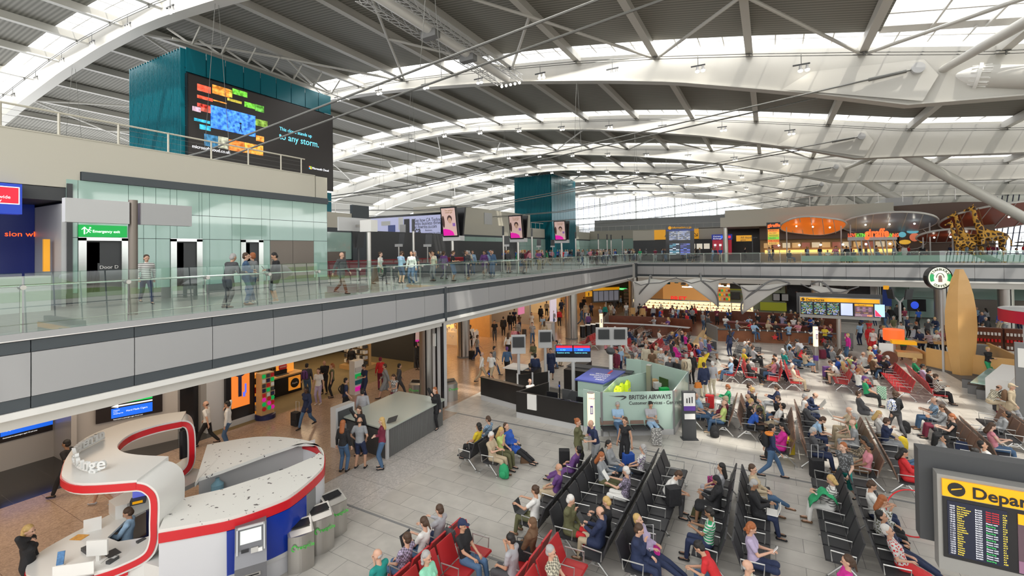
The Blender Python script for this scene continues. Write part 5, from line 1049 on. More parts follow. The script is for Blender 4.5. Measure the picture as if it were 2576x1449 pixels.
def lid(L1, L2, nm):
 N = 30
 def samp(L, s): f = s*(len(L)-1); i = min(int(f), len(L)-2); t = f-i; return Vector(L[i])*(1-t)+Vector(L[i+1])*t
 vs = []
 for k in range(N+1):
  a = samp(L1, k/N); c = samp(L2, k/N); vs += [(a.x, a.y, H-.06), (c.x, c.y, H-.06), (c.x, c.y, H+.02), (a.x, a.y, H+.02)]
 B().add(vs, [(i*4+j, i*4+(j+1) % 4, i*4+4+(j+1) % 4, i*4+4+j) for i in range(N) for j in range(4)]+[(0, 1, 2, 3), tuple(N*4+j for j in (3, 2, 1, 0))]).obj(nm, LIDM, K)
LIDM = mat('booth_lid', (.66, .65, .61), .4); nt = LIDM.node_tree
tc = nt.nodes.new('ShaderNodeTexCoord'); nz = nt.nodes.new('ShaderNodeTexNoise'); nz.inputs['Scale'].default_value = 8; nz.inputs['Detail'].default_value = 3; cr = nt.nodes.new('ShaderNodeValToRGB'); cr.color_ramp.elements[0].position = .32; cr.color_ramp.elements[0].color = (.09, .08, .08, 1); cr.color_ramp.elements[1].position = .335; cr.color_ramp.elements[1].color = (.66, .65, .61, 1)
nt.links.new(tc.outputs['Object'], nz.inputs[0]); nt.links.new(nz.outputs['Fac'], cr.inputs[0]); nt.links.new(cr.outputs[0], nt.nodes['Principled BSDF'].inputs['Base Color'])
front_ = [(p.x, p.y, 0) for p in rp[:33]];
slotF = [onZ(H, x, y) for x, y in ((430, 1262), (560, 1232), (660, 1200), (720, 1180), (790, 1150), (803, 1140))]
lid(front_, [(p.x, p.y, 0) for p in slotF], 'lid')
slotB = [onZ(H, x, y) for x, y in ((805, 1130), (795, 1117), (750, 1118), (660, 1148), (560, 1185), (500, 1205), (490, 1220))]
lid([(p.x, p.y, 0) for p in rp[32:]], [(p.x, p.y, 0) for p in slotB], 'lid')
w_ = B(); q = [onZ(H, x, y) for x, y in ((795, 1118), (660, 1148), (500, 1205))]
w_.add([(q[0].x-.5, q[0].y+.35, 0), (q[2].x-.6, q[2].y+.3, 0), (q[2].x-.6, q[2].y+.3, H-.07), (q[0].x-.5, q[0].y+.35, H-.07)], [(0, 1, 2, 3)]); w_.obj('inner_wall', M['lite'], K)
B().prism([(p.x, p.y) for p in rp[::3]], .01, .03).obj('booth_floor', M['mgrey'], K)
c_ = onZ(1.0, 735, 1165); t = thing('office_desk', 'white desk with cables and small devices inside the booth', 'desk', (c_.x, c_.y, 0)); B().box(-.5, .6, -.5, .5, .7, .75).box(-.4, -.3, -.4, .4, 0.03, .7).obj('top', M['white'], t)
for k in range(4): B().box(-.3+.2*k, -.15+.2*k, -.2, .1, .75, .83).obj('device', [M['black'], mat('lime_green', (.3, .6, .05), .4), M['dgrey'], M['red']][k], t)
c_ = onZ(1.0, 682, 1190); t = thing('office_chair', 'black office chair seen inside the open booth', 'chair', (c_.x, c_.y, .03)); B().box(-.25, .25, -.25, .25, .42, .5).obj('seat', M['black'], t); B().box(-.25, .25, .2, .28, .5, 1.0).obj('backrest', M['black'], t); B().tube([(0, 0, 0), (0, 0, .42)], .04, 8).obj('pedestal', M['chrome'], t); B().lathe([(.28, 0), (.05, .06)], (0, 0, 0), 5).obj('base', M['black'], t)
c_ = onZ(1.15, 547, 1225); t = thing('water_bottle', 'large pale blue water cooler bottle inside the booth', 'bottle', (c_.x, c_.y, .03)); B().box(-.16, .16, -.16, .16, 0, .85).obj('cooler', M['white'], t); B().lathe([(.14, .85), (.15, .9), (.15, 1.2), (.05, 1.3), (.05, 1.36)], (0, 0, 0), 16).obj('bottle', mat('bottle_blue', (.25, .45, .55), .1), t, smooth=True)
i0 = 9; j0 = 23
strap([Vector((p.x+.02, p.y-.01, 1.44)) for p in rp[i0:j0]], (0, 0, -.95), .03, 'blue_panel', mat('kiosk_blue', (.004, .03, .3), .2), K)
strap([Vector((p.x+.025, p.y-.01, .5)) for p in rp[i0:j0]], (0, 0, -.1), .04, 'steel_strip', M['lite'], K)
strap([Vector((p.x+.02, p.y-.01, 1.44)) for p in rp[j0-1:j0+2]], (0, 0, -1.3), .035, 'grey_strip', M['mgrey'], K)
t = thing('cash_machine', 'grey cash machine with screen and keypad against the blue kiosk wall', 'cash machine', (-9.95, 6.0, 0), R(58))
atg = mat('atm_grey', (.16, .16, .17), .35, .3)
B().add([(-.3, -.25, 0), (.3, -.25, 0), (.3, .3, 0), (-.3, .3, 0), (-.3, -.25, .78), (.3, -.25, .78), (-.3, -.1, 1.05), (.3, -.1, 1.05), (-.3, .05, 1.5), (.3, .05, 1.5), (-.3, .3, 1.5), (.3, .3, 1.5)], [(0, 1, 2, 3), (0, 4, 5, 1), (4, 6, 7, 5), (6, 8, 9, 7), (8, 10, 11, 9), (3, 2, 11, 10), (0, 3, 10, 8, 6, 4), (1, 5, 7, 9, 11, 2)]).obj('housing', atg, t)
Mt = Matrix.Translation((0, -.03, 1.08)) @ Matrix.Rotation(R(-17), 4, 'X')
B().box(-.2, .2, -.09, -.07, .08, .34, Mt).obj('screen', lit('atm_screen', (.45, .48, .45), .7), t); B().box(-.27, -.24, -.13, -.05, -.1, .42, Mt).box(.24, .27, -.13, -.05, -.1, .42, Mt).box(-.27, .27, -.13, -.05, .38, .42, Mt).obj('surround', M['lite'], t)
B().box(-.18, -.04, -.12, -.06, -.08, -.02, Mt).obj('card_slot', M['black'], t); B().box(.0, .14, -.14, -.06, -.12, -.02, Mt).obj('keypad', M['steel'], t); B().box(.14, .22, -.15, -.06, -.12, -.05, Mt).obj('notice', M['white'], t)
B().box(-.18, .18, -.27, -.25, .55, .62).obj('cash_slot', M['steel'], t); B().box(-.15, .15, -.28, -.27, .575, .6).obj('slot', M['black'], t)
def onD(x, y, z=.98): p = onZ(z, x, y); return p
p = onD(247, 1412); t = thing('computer_monitor', 'white flat computer monitor seen from behind on the kiosk desk', 'monitor', (p.x, p.y, .98), R(35)); B().box(-.12, .12, -.1, .1, 0, .015).obj('base', M['white'], t); B().box(-.035, .035, -.02, .03, .01, .22).obj('stand', M['white'], t); B().box(-.2, .2, -.04, .0, .14, .46).obj('screen', M['white'], t)
p = onD(225, 1385); t = tag(B().cbox((p.x, p.y, 1.02), (.28, .2, .07)).obj('card_printer', M['dgrey']), 'black box device behind the kiosk monitor', 'device')
p = onD(283, 1412); t = thing('card_reader', 'black and grey handheld card terminal beside the kiosk monitor', 'card terminal', (p.x, p.y, .98), R(20)); B().box(-.05, .05, -.1, .1, 0, .06).obj('body', M['dgrey'], t); B().box(-.035, .035, 0, .08, .06, .065).obj('display', M['lite'], t)
p = onD(282, 1392); t = tag(B().cbox((p.x, p.y, .985), (.3, .22, .01)).obj('desk_mat', M['dgrey']), 'dark desk mat with coloured stickers beside the kiosk monitor', 'mat')
p = onD(150, 1425); t = thing('brochure_holder', 'leaning blue picture brochure in a clear holder on the kiosk desk', 'brochure', (p.x, p.y, .98), R(50)); B().box(-.06, .06, -.01, .01, 0, .28, Matrix.Rotation(R(-15), 4, 'X')).obj('brochure', mat('brochure_blue', (.08, .2, .4), .4, noise=(20, .7)), t); B().box(-.07, .07, -.04, .04, 0, .03).obj('holder', M['wht'], t)
p = onD(185, 1449); t = tag(B().box(-.35, .35, -.01, .01, 0, .24).obj('desk_screen', M['wht'], None, loc=(p.x, p.y, .98), rz=R(42)), 'low white rounded privacy screen on the kiosk desk', 'screen')
p = onD(200, 1352); t = tag(B().box(-.14, .14, -.1, .1, 0, .008).obj('magazine', mat('mag_orange', (.75, .3, .03), .4, noise=(20, .6)), None, loc=(p.x, p.y, .981), rz=R(25)), 'orange and red magazine lying on the kiosk desk', 'magazine')
p = onD(233, 1336); t = tag(B().box(-.16, .16, -.006, .006, 0, .3).obj('menu_card', M['wht'], None, loc=(p.x, p.y, .98), rz=R(60)), 'white upright card holder on the kiosk desk', 'card')
p = onD(355, 1362); t = tag(B().cbox((p.x, p.y, 1.0), (.1, .16, .04)).obj('calculator', M['dgrey']), 'grey calculator on the kiosk desk by the red leg', 'calculator')
p = onZ(1.3, 348, 1265); t = thing('leaflet_box', 'black leaflet box with coloured tabs on the raised kiosk counter', 'box', (p.x, p.y, 1.3), R(60)); B().box(-.15, .15, -.1, .1, 0, .12).obj('box', M['dgrey'], t); B().box(-.1, .1, -.105, -.1, .03, .09).obj('tabs', M['yellow'], t); B().box(-.12, .14, .05, .06, .12, .42).obj('blue_poster', lit('post_blue', (.1, .12, .5), .5), t)
p = onZ(.5, 365, 1345); t = thing('office_chair', 'dark blue office chair behind the clerk at the kiosk', 'chair', (onZ(1.15, 318, 1299).x+.25, onZ(1.15, 318, 1299).y+.2, 0)); B().box(-.25, .25, -.25, .25, .42, .5).obj('seat', M['navy'], t); B().box(-.25, .25, .2, .28, .5, 1.1).obj('backrest', M['navy'], t); B().tube([(0, 0, 0), (0, 0, .42)], .04, 8).obj('pedestal', M['chrome'], t)
def bin_(x, y, rz, label, top, h=1.0, word=True):
 t = thing('recycling_bin', label, 'recycling bin', (x, y, 0), rz, 'steel recycling bins')
 n = 10; pr = [(-.28+.56*i/n, -.2-.09*math.sin(PI*i/n)) for i in range(n+1)]+[(.28, .22), (-.28, .22)]
 b = B(); vs = [(a, c, 0) for a, c in pr]+[(a, c, h*(.84 if c < .1 else 1.0)) for a, c in pr]; N = len(pr)
 b.add(vs, [tuple(range(N))[::-1]]+[(i, (i+1) % N, N+(i+1) % N, N+i) for i in range(N)]+[tuple(range(N, 2*N))]); b.obj('body', M['steel'], t)
 b = B(); b.add([(-.22, -.05, h*.84+.1), (.22, -.05, h*.84+.1), (.22, .17, h*.99), (-.22, .17, h*.99)], [(0, 1, 2, 3)]); b.obj('opening', M['black'], t)
 f = lambda c: h*(.84+.16*(c+.2)/.42)+.006
 B().add([(-.26, -.2, f(-.2)), (0, -.28, f(-.28)), (.26, -.2, f(-.2)), (.22, -.09, f(-.09)), (-.22, -.09, f(-.09))], [(0, 1, 2, 3, 4)]).obj('label_plate', top, t)
 if word:
  text('recycle', .13, frame((-.1, -.3, .55), (1, .02, 0), (0, 0, 1)), lit('recycle_green', (.05, .5, .05), .1), t); b = B().tube([(-.16+.055*math.cos(a), -.29, .6+.06*math.sin(a)) for a in [R(k*30) for k in range(10)]], .012, 5); b.obj('loop_logo', MATS['recycle_green'], t)
 return t
gtop = mat('bin_green', (.2, .5, .08), .4); wtop = mat('bin_white', (.6, .58, .56), .4); rtop = mat('bin_red', (.6, .08, .08), .4)
p = onZ(0, 750, 1428); bin_(-9.85, 7.12, R(62), 'steel recycling bin nearest the cash machine', wtop)
bin_(-9.98, 7.78, R(70), 'middle steel recycling bin with red topped plate by the kiosk', rtop); bin_(-10.22, 8.38, R(78), 'steel recycling bin with green topped plate at the kiosk end', gtop)
p = onZ(0, 1057, 1022); bin_(-15.5, 17.7, R(20), 'steel recycling bin left of the nearest round column', wtop); bin_(-14.0, 18.6, R(60), 'steel recycling bin right of the nearest round column', gtop)
bb = thing('litter_bin', 'black litter bin with pale top in the row by the second column', 'litter bin', (-13.9, 36.9, 0), 0, 'black litter bins by the second column')
B().tube([(0, 0, 0), (0, 0, .95)], .23, 14).obj('body', M['black'], bb, smooth=True); B().tube([(0, 0, .95), (0, 0, .99)], .24, 14).obj('lid', M['white'], bb)
for k in range(1, 5): dup(bb, (-13.9+.25*k, 36.9+.6*k, 0))
t = thing('white_bin', 'grey cabinet beside the black litter bins at the second column', 'cabinet', (-15.9, 34.6, 0)); B().box(-.35, .35, -.25, .25, 0, 1.5).obj('body', M['lite'], t); B().box(-.25, .25, -.27, -.25, .9, 1.4).obj('poster', M['white'], t)
# ================================================================ glass topped escape box
t = thing('stair_enclosure', 'low steel clad box with frosted glass top standing on the speckled strip', 'enclosure')
bxp = [(-14.35, 12.5), (-12.1, 12.3), (-12.3, 15.75), (-14.7, 15.65)]
B().prism(bxp, 0, 1.05).obj('grille_side', mat('ribbed_steel', (.17, .165, .155), .45, .6), t)
n_ = B()
for k in range(60):
 a = Vector((-12.1, 12.3, 0)).lerp(Vector((-12.3, 15.75, 0)), k/60); n_.box(a.x-.0, a.x+.012, a.y, a.y+.02, .02, 1.0)
tag(n_.obj('rib', M['mgrey'], t), kind='stuff')
B().prism([(-14.5, 12.35), (-12.0, 12.15), (-12.2, 15.85), (-14.8, 15.75)], 1.05, 1.1).obj('glass_top', mat('frosted_top', (.42, .46, .41), .25), t)
B().box(-12.12, -12.04, 12.2, 12.3, 0, 1.08).obj('edge_post', M['lite'], t)
B().prism([(-14.35, 12.42), (-12.1, 12.22), (-12.1, 12.3), (-14.35, 12.5)], 0, .95).obj('dark_end', M['dgrey'], t)
t = thing('information_point', 'silver information stand with a screen where four people gather', 'kiosk'); B().box(-14.75, -14.45, 12.0, 12.9, 0, 1.5).obj('body', M['lite'], t); B().box(-14.45, -14.42, 12.1, 12.8, .8, 1.35).obj('screen', M['dgrey'], t)
tag(B().box(-.2, .2, -.14, .14, 0, .02).obj('screen_tablet', M['dgrey'], None, loc=(-12.3, 12.75, 1.2), rz=.3), 'small tilted dark screen at the corner of the glass topped box', 'screen').rotation_euler = (R(25), R(-20), .3)
# ================================================================ airline service desk
DK = mat('desk_black', (.022, .02, .019), .22); ST = M['steel']
def wallseg(t, a, b_, z0, z1, th, nm, m):
 a = Vector((*a, 0)); b_ = Vector((*b_, 0)); return B().bar(a+Vector((0, 0, (z0+z1)/2)), b_+Vector((0, 0, (z0+z1)/2)), th, z1-z0).obj(nm, m, t)
t = thing('service_desk', 'long black counter desk left of the airline glass booth, further one', 'desk')
wallseg(t, (-12.67, 19.33), (-9.95, 18.75), .25, 1.12, .08, 'front_panel', DK); wallseg(t, (-12.67, 19.33), (-9.95, 18.75), 0, .25, .06, 'plinth', M['lite']); wallseg(t, (-12.6, 19.75), (-9.9, 19.15), .7, .74, .7, 'worktop', M['dgrey']); wallseg(t, (-12.67, 19.33), (-9.95, 18.75), 1.12, 1.15, .25, 'counter_cap', DK)
t = thing('service_desk', 'black counter desk with two white notice panels beside the airline glass booth', 'desk')
for s_ in (((-9.93, 18.0), (-6.75, 17.82)),):
 wallseg(t, *s_, .25, 1.12, .08, 'front_panel', DK); wallseg(t, *s_, 0, .25, .06, 'plinth', M['lite']); wallseg(t, *s_, 1.12, 1.15, .12, 'counter_cap', DK)
wallseg(t, (-9.93, 18.0), (-9.3, 20.0), .25, 1.12, .08, 'side_panel', DK); wallseg(t, (-9.8, 18.4), (-6.8, 18.2), .7, .74, .7, 'worktop', M['dgrey'])
for x in (-9.1, -7.55): B().box(x-.22, x+.22, 17.84-.0, 17.93, .5, 1.15).obj('notice_panel', M['wht'], t)
for k, (x, y, l) in enumerate(((-8.35, 18.35, 'left'), (-6.95, 18.25, 'right'))):
 t = thing('computer_monitor', f'black computer monitor on the {l} of the desk with white notice panels', 'monitor', (x, y, .74), R(180)); B().box(-.12, .12, -.1, .1, 0, .02).obj('base', M['black'], t); B().box(-.03, .03, 0, .03, 0, .2).obj('stand', M['black'], t); B().box(-.25, .25, -.02, .02, .16, .5).obj('screen', M['black'], t)
for k, (x, y) in enumerate(((-8.0, 19.0), (-7.6, 18.9))):
 t = thing('office_chair', ('left' if k == 0 else 'right')+' black office chair behind the airline desk', 'chair', (x, y, 0)); B().box(-.25, .25, -.25, .25, .42, .5).obj('seat', M['black'], t); B().box(-.25, .25, .2, .27, .5, 1.15).obj('backrest', M['dgrey'], t); B().tube([(0, 0, 0), (0, 0, .42)], .04, 8).obj('pedestal', M['chrome'], t)
t = thing('tray', 'white paper tray and boxes at the desk corner', 'tray', (-9.5, 18.3, .74)); B().box(-.2, .2, -.15, .15, 0, .12).obj('tray_body', M['white'], t); B().box(.5, .8, -.1, .1, 0, .12).obj('carton', M['wood'], t)
t = thing('service_desk', 'low black rear counter under the hanging customer service screens', 'desk'); B().box(-9.6, -6.3, 22.6, 23.3, 0, 1.1).box(-9.6, -8.9, 23.3, 25, 0, 1.1).obj('front_panel', DK, t); B().box(-9.7, -6.2, 23.2, 23.9, 1.1, 1.13).obj('counter_cap', M['dgrey'], t)
t = thing('service_desk', 'small white topped desk behind the grey monitors on posts', 'desk'); B().box(-12.6, -10.9, 21.6, 22.6, .0, 1.05).obj('front_panel', DK, t); B().box(-12.7, -11.5, 21.5, 22.7, 1.05, 1.09).obj('worktop', M['white'], t)
t = thing('barrier', 'stepped steel floor barriers with black panels in the desk queue', 'barrier')
for k, (a, b_) in enumerate((((-11.2, 20.6), (-7.2, 20.2)), ((-11, 21.2), (-7, 20.9)), ((-10.8, 21.9), (-7, 21.6)))): wallseg(t, a, b_, .05, .3, .12, 'steel_kerb', M['steel'])
for k, (x, y) in enumerate(((-11.3, 20.6), (-10.7, 21.1), (-10.1, 21.8))): B().bar((x, y, 0), (x, y, 1.15), .07, .07).obj('post', M['lite'], t)
wallseg(t, (-11.3, 20.6), (-10.75, 21.1), .5, 1.1, .03, 'black_panel', DK); wallseg(t, (-10.7, 21.1), (-10.15, 21.8), .5, 1.1, .03, 'black_panel', DK)
def qpost(x, y, lab):
 t = thing('queue_post', lab, 'queue post', (x, y, 0)); B().tube([(0, 0, 0), (0, 0, 1.35)], .03, 8).obj('pole', M['black'], t); B().lathe([(.2, 0), (.18, .03)], (0, 0, 0), 16).obj('base', M['black'], t); B().sph((0, -.03, 1.15), (.05, .03, .06)).obj('blue_badge', M['blue'], t)
qpost(-8.55, 19.6, 'black queue post with blue badge behind the desk chairs'); qpost(-6.95, 18.5, 'black queue post with blue badge at the booth corner'); qpost(-12.55, 19.9, 'black queue post at the far end of the long black desk')
def hung(px, py, pw, x, y, label, ang, zt, back=True):
 t = thing('monitor_post', label, 'monitor', (x, y, 0), ang); B().tube([(0, 0, 0), (0, 0, zt-.9)], .08, 12).obj('post', M['lite'], t, smooth=True)
 Mx = Matrix.Translation((0, 0, zt-1.0)); w = pw
 B().box(-w/2, w/2, -.1, .1, 0, .3, Mx).obj('tray', M['lite'], t)
 Mt = Mx @ Matrix.Rotation(R(8 if back else -8), 4, 'X'); B().box(-w/2, w/2, -.06, .06, .3, 1.0, Mt).obj('screen_case', M['lite'], t)
 if back:
  for k in range(2 if w > 1 else 1): c = (-w/4+k*w/2) if w > 1 else 0; B().box(c-.3, c+.3, -.16, -.06, .38, .92, Mt).obj('grille', M['dgrey'], t)
 return t
p = onZ(0, 1305, 985); hung(0, 0, .75, -11.6, 21.3, 'left grey backed monitor on a post above the airline desk', R(-8+38), 3.0)
p = onZ(0, 1373, 965); hung(0, 0, .75, -10.95, 23.2, 'second grey backed monitor on a post above the airline desk', R(30), 3.0)
p = onZ(0, 1490, 935); hung(0, 0, 1.75, -7.9, 25.5, 'wide grey backed double monitor behind the customer service screens', R(25), 3.0)
t = thing('service_screens', 'pair of lit blue and black customer service screens on a steel post', 'screen', (-8.47, 21.12, 0), R(25))
B().tube([(0, 0, 0), (0, 0, 2.0)], .09, 12).obj('post', M['lite'], t, smooth=True); B().box(-.85, .85, -.1, .1, 1.95, 2.15).obj('tray', M['lite'], t); B().box(-.85, .85, -.06, .06, 2.15, 2.75).obj('screen_case', M['black'], t)
for s_ in (-1, 1):
 a = -.82 if s_ < 0 else .03
 B().box(a, a+.79, -.075, -.06, 2.62, 2.73).obj('red_strip', lit('scr_red', (.5, .01, .03), .8), t); B().box(a, a+.79, -.075, -.06, 2.46, 2.62).obj('blue_strip', lit('scr_blue', (.01, .1, .7), .8), t); text('Customer service', .085, frame((a+.04, -.08, 2.36), (1, 0, 0), (0, 0, 1)), MATS['screen_cyan'], t); text('A1-A23', .08, frame((a+.2, -.08, 2.5), (1, 0, 0), (0, 0, 1)), MATS['screen_cyan'], t)
t = thing('camera_dome', 'dark domed device on a white post beside the service screens', 'post', (-7.05, 22.6, 0)); B().tube([(0, 0, 0), (0, 0, 2.2)], .09, 12).obj('post', M['white'], t, smooth=True); B().sph((0, 0, 2.3), (.24, .2, .18)).obj('dome', M['dgrey'], t, smooth=True)
BG = mat('booth_glass', (.40, .53, .46), .12, coat=.4)
t = thing('airline_booth', 'pale green glass walled airline customer service booth', 'booth')
pts = [(-6.73, 17.83), (-5.92, 17.72), (-3.45, 19.2), (-3.38, 22.5), (-5.84, 23.86), (-6.6, 23.8)]
for a, b_ in zip(pts, pts[1:]):
 wallseg(t, a, b_, .22, 1.72, .04, 'glass_wall', BG); wallseg(t, a, b_, 0, .22, .06, 'plinth', M['lite'])
for p in pts[1:4]: B().box(p[0]-.04, p[0]+.04, p[1]-.04, p[1]+.04, 0, 1.74).obj('corner_post', M['mgrey'], t)
dv = Vector((2.47, 1.48, 0)).normalized(); nv = Vector((dv.y, -dv.x, 0)); org = Vector((-5.92, 17.72, 0))+nv*.03
tx = lambda u, z: frame(org+dv*u+Vector((0, 0, z)), dv, (0, 0, 1))
dk = mat('booth_ink', (.05, .045, .05), .4)
text('BRITISH AIRWAYS', .25, tx(1.08, 1.43), dk, t, sx=.84, bold=.002); text('Customer Services - Central', .19, tx(1.08, 1.22), dk, t, sx=.92)
B().prism([(0.28, 1.6), (.5, 1.575), (.85, 1.59), (.98, 1.56), (.97, 1.5), (.86, 1.44), (.74, 1.42), (.9, 1.5), (.88, 1.53), (.6, 1.545)], 0, .01, frame(org+nv*.002, dv, (0, 0, 1))).obj('ribbon_logo', dk, t)
B().bar(org+dv*1.45+Vector((0, 0, .95)), org+dv*1.45+Vector((0, 0, .96)), .01, .01).obj('joint', M['mgrey'], t)
wallseg(t, (-5.9, 17.75), (-5.95, 20.1), .2, 1.72, .04, 'glass_wall', BG); wallseg(t, (-5.95, 20.1), (-4.9, 21.8), .2, 1.72, .04, 'glass_wall', BG); B().box(-5.0, -4.8, 21.3, 21.6, 0, 2.1).obj('steel_locker', M['steel'], t)
wallseg(t, (-3.5, 20.8), (-5.3, 23.2), .72, .76, .8, 'worktop', M['black'])
t = thing('blue_cabinet', 'glass cabinet with a blue lettered roof beside the booth', 'cabinet')
rf = [(-7.5, 18.85), (-6.2, 18.8), (-5.98, 20.1), (-5.9, 21.1), (-7.45, 21.05)]
B().prism(rf, 1.72, 1.78).obj('blue_roof', mat('roof_blue', (.06, .08, .32), .4), t); B().prism([(-7.4, 18.95), (-6.25, 18.9), (-6.05, 21.0), (-7.35, 20.95)], .2, 1.72).obj('glass_body', BG, t)
for k, (s_, x_, y_) in enumerate((('SERVICES', -6.75, 20.5), ('CUSTOMER', -6.75, 20.2), ('CLAIMS', -6.75, 19.9), ('HERE', -6.75, 19.6))): text(s_, .24, frame((-6.3, y_-.3, 1.785), (-1, -.0, 0), (0, 1, 0)) @ Matrix.Diagonal((1, -1, 1, 1)), M['white'], t, sx=.7, depth=.004)
B().box(-6.5, -6.4, 20.3, 20.9, 1.78, 1.79).obj('red_ribbon', M['red'], t)
hv = mat('hi_vis_yellow', (.6, .75, .02), .6, emit=(.5, .7, .02), es=.08);
jk = thing('hi_vis_jacket', 'fluorescent yellow jacket hanging on the booth wall', 'jacket', (-5.75, 18.6, 0), 0, 'hi vis jackets hanging in the booth')
B().add([(-.1, -.2, .7), (.1, -.2, .7), (.1, .2, .7), (-.1, .2, .7), (-.08, -.22, 1.35), (.08, -.22, 1.35), (.08, .22, 1.35), (-.08, .22, 1.35), (-.03, -.06, 1.5), (.03, -.06, 1.5), (.03, .06, 1.5), (-.03, .06, 1.5)], [(0, 1, 5, 4), (1, 2, 6, 5), (2, 3, 7, 6), (3, 0, 4, 7), (4, 5, 9, 8), (5, 6, 10, 9), (6, 7, 11, 10), (7, 4, 8, 11)]).obj('cloth', hv, jk); B().box(-.105, .105, -.21, .21, .9, .96).box(-.105, .105, -.21, .21, 1.1, 1.15).obj('grey_band', M['lite'], jk)
for k in range(1, 6): dup(jk, (-5.75+.05*(k % 2)+.12*max(0, k-4), 18.6+.33*k, .06*(k % 3)))
for lab, x_, y_, c_, sz in (('green cloth bag on the booth desk', -4.3, 21.7, mat('bag_green', (.0, .4, .08), .6), (.4, .25, .3)), ('cardboard box on the booth desk', -5.0, 22.9, M['wood'], (.3, .3, .3)), ('white carton beside the cardboard box on the booth desk', -4.75, 22.5, M['wht'], (.35, .3, .28))):
 tag(B().prism([(-sz[0]/2, -sz[1]/2), (sz[0]/2, -sz[1]/2), (sz[0]/2, sz[1]/2), (-sz[0]/2, sz[1]/2)], 0, sz[2]).obj('cloth_bag' if 'bag' in lab else 'carton', c_, None, loc=(x_, y_, .77), rz=.6), lab, 'bag' if 'bag' in lab else 'box')
t = thing('computer_monitor', 'dark green tinted monitor on the booth desk', 'monitor', (-4.45, 22.4, .77), R(-35)); B().box(-.28, .28, -.02, .02, .15, .55).obj('screen', mat('scr_green', (.04, .09, .02), .3), t); B().box(-.1, .1, -.08, .08, 0, .15).obj('base', M['black'], t)
t = thing('leaflet_stand', 'dark upright leaflet stand with white and purple poster at the booth corner', 'display stand', (-2.85, 19.0, 0), R(28)); B().box(-.3, .3, -.18, .18, 0, .03).obj('foot', M['dgrey'], t); B().box(-.25, .25, -.08, .08, .03, 1.85).obj('body', M['dgrey'], t); B().box(-.22, .22, -.1, -.08, 1.3, 1.8).obj('poster', M['wht'], t); B().box(-.22, .22, -.1, -.08, 1.12, 1.3).obj('purple_strip', mat('purple', (.12, .05, .3), .4), t); B().box(-.2, .2, -.12, -.08, .8, 1.0).obj('leaflets', M['wht'], t)
for k in range(3): B().tube([(-.1+.1*k, -.105, 1.42), (-.1+.1*k, -.105, 1.6+.03*k)], .018, 5).obj('figure_print', M['black'], t)
def charger(x, y, label, rz=R(28), h=2.1):
 t = thing('charging_post', label, 'charging post', (x, y, 0), rz); B().tube([(0, 0, 0), (0, 0, h)], .13, 18).obj('steel_core', M['steel'], t, smooth=True); B().tube([(0, -.02, h-1.2), (0, -.02, h-.02)], .135, 18).obj('lit_panel', lit('charge_glow', (.85, .68, .45), .8), t, smooth=True)
 b = B().box(-.05, .05, -.17, -.15, h-.75, h-.45); b.obj('phone_symbol', mat('purple', (.12, .05, .3), .4), t); B().box(-.035, .035, -.175, -.165, h-.72, h-.5).obj('symbol_screen', M['wht'], t); text('charge', .085, frame((-.1, -.16, h-.2), (1, 0, 0), (0, 0, 1)), mat('purple', (.12, .05, .3), .4), t); B().tube([(0, 0, .55), (0, 0, .85)], .14, 18).obj('purple_band', mat('purple', (.12, .05, .3), .4), t, smooth=True)
charger(-5.89, 16.38, 'cream lit charging post standing in front of the airline booth'); charger(2.32, 33.2, 'tall steel charging post with cream lit top in the middle of the seating', h=2.6); charger(-12.07, 36.3, 'cream lit charging post at the end of the food counter', h=2.2)
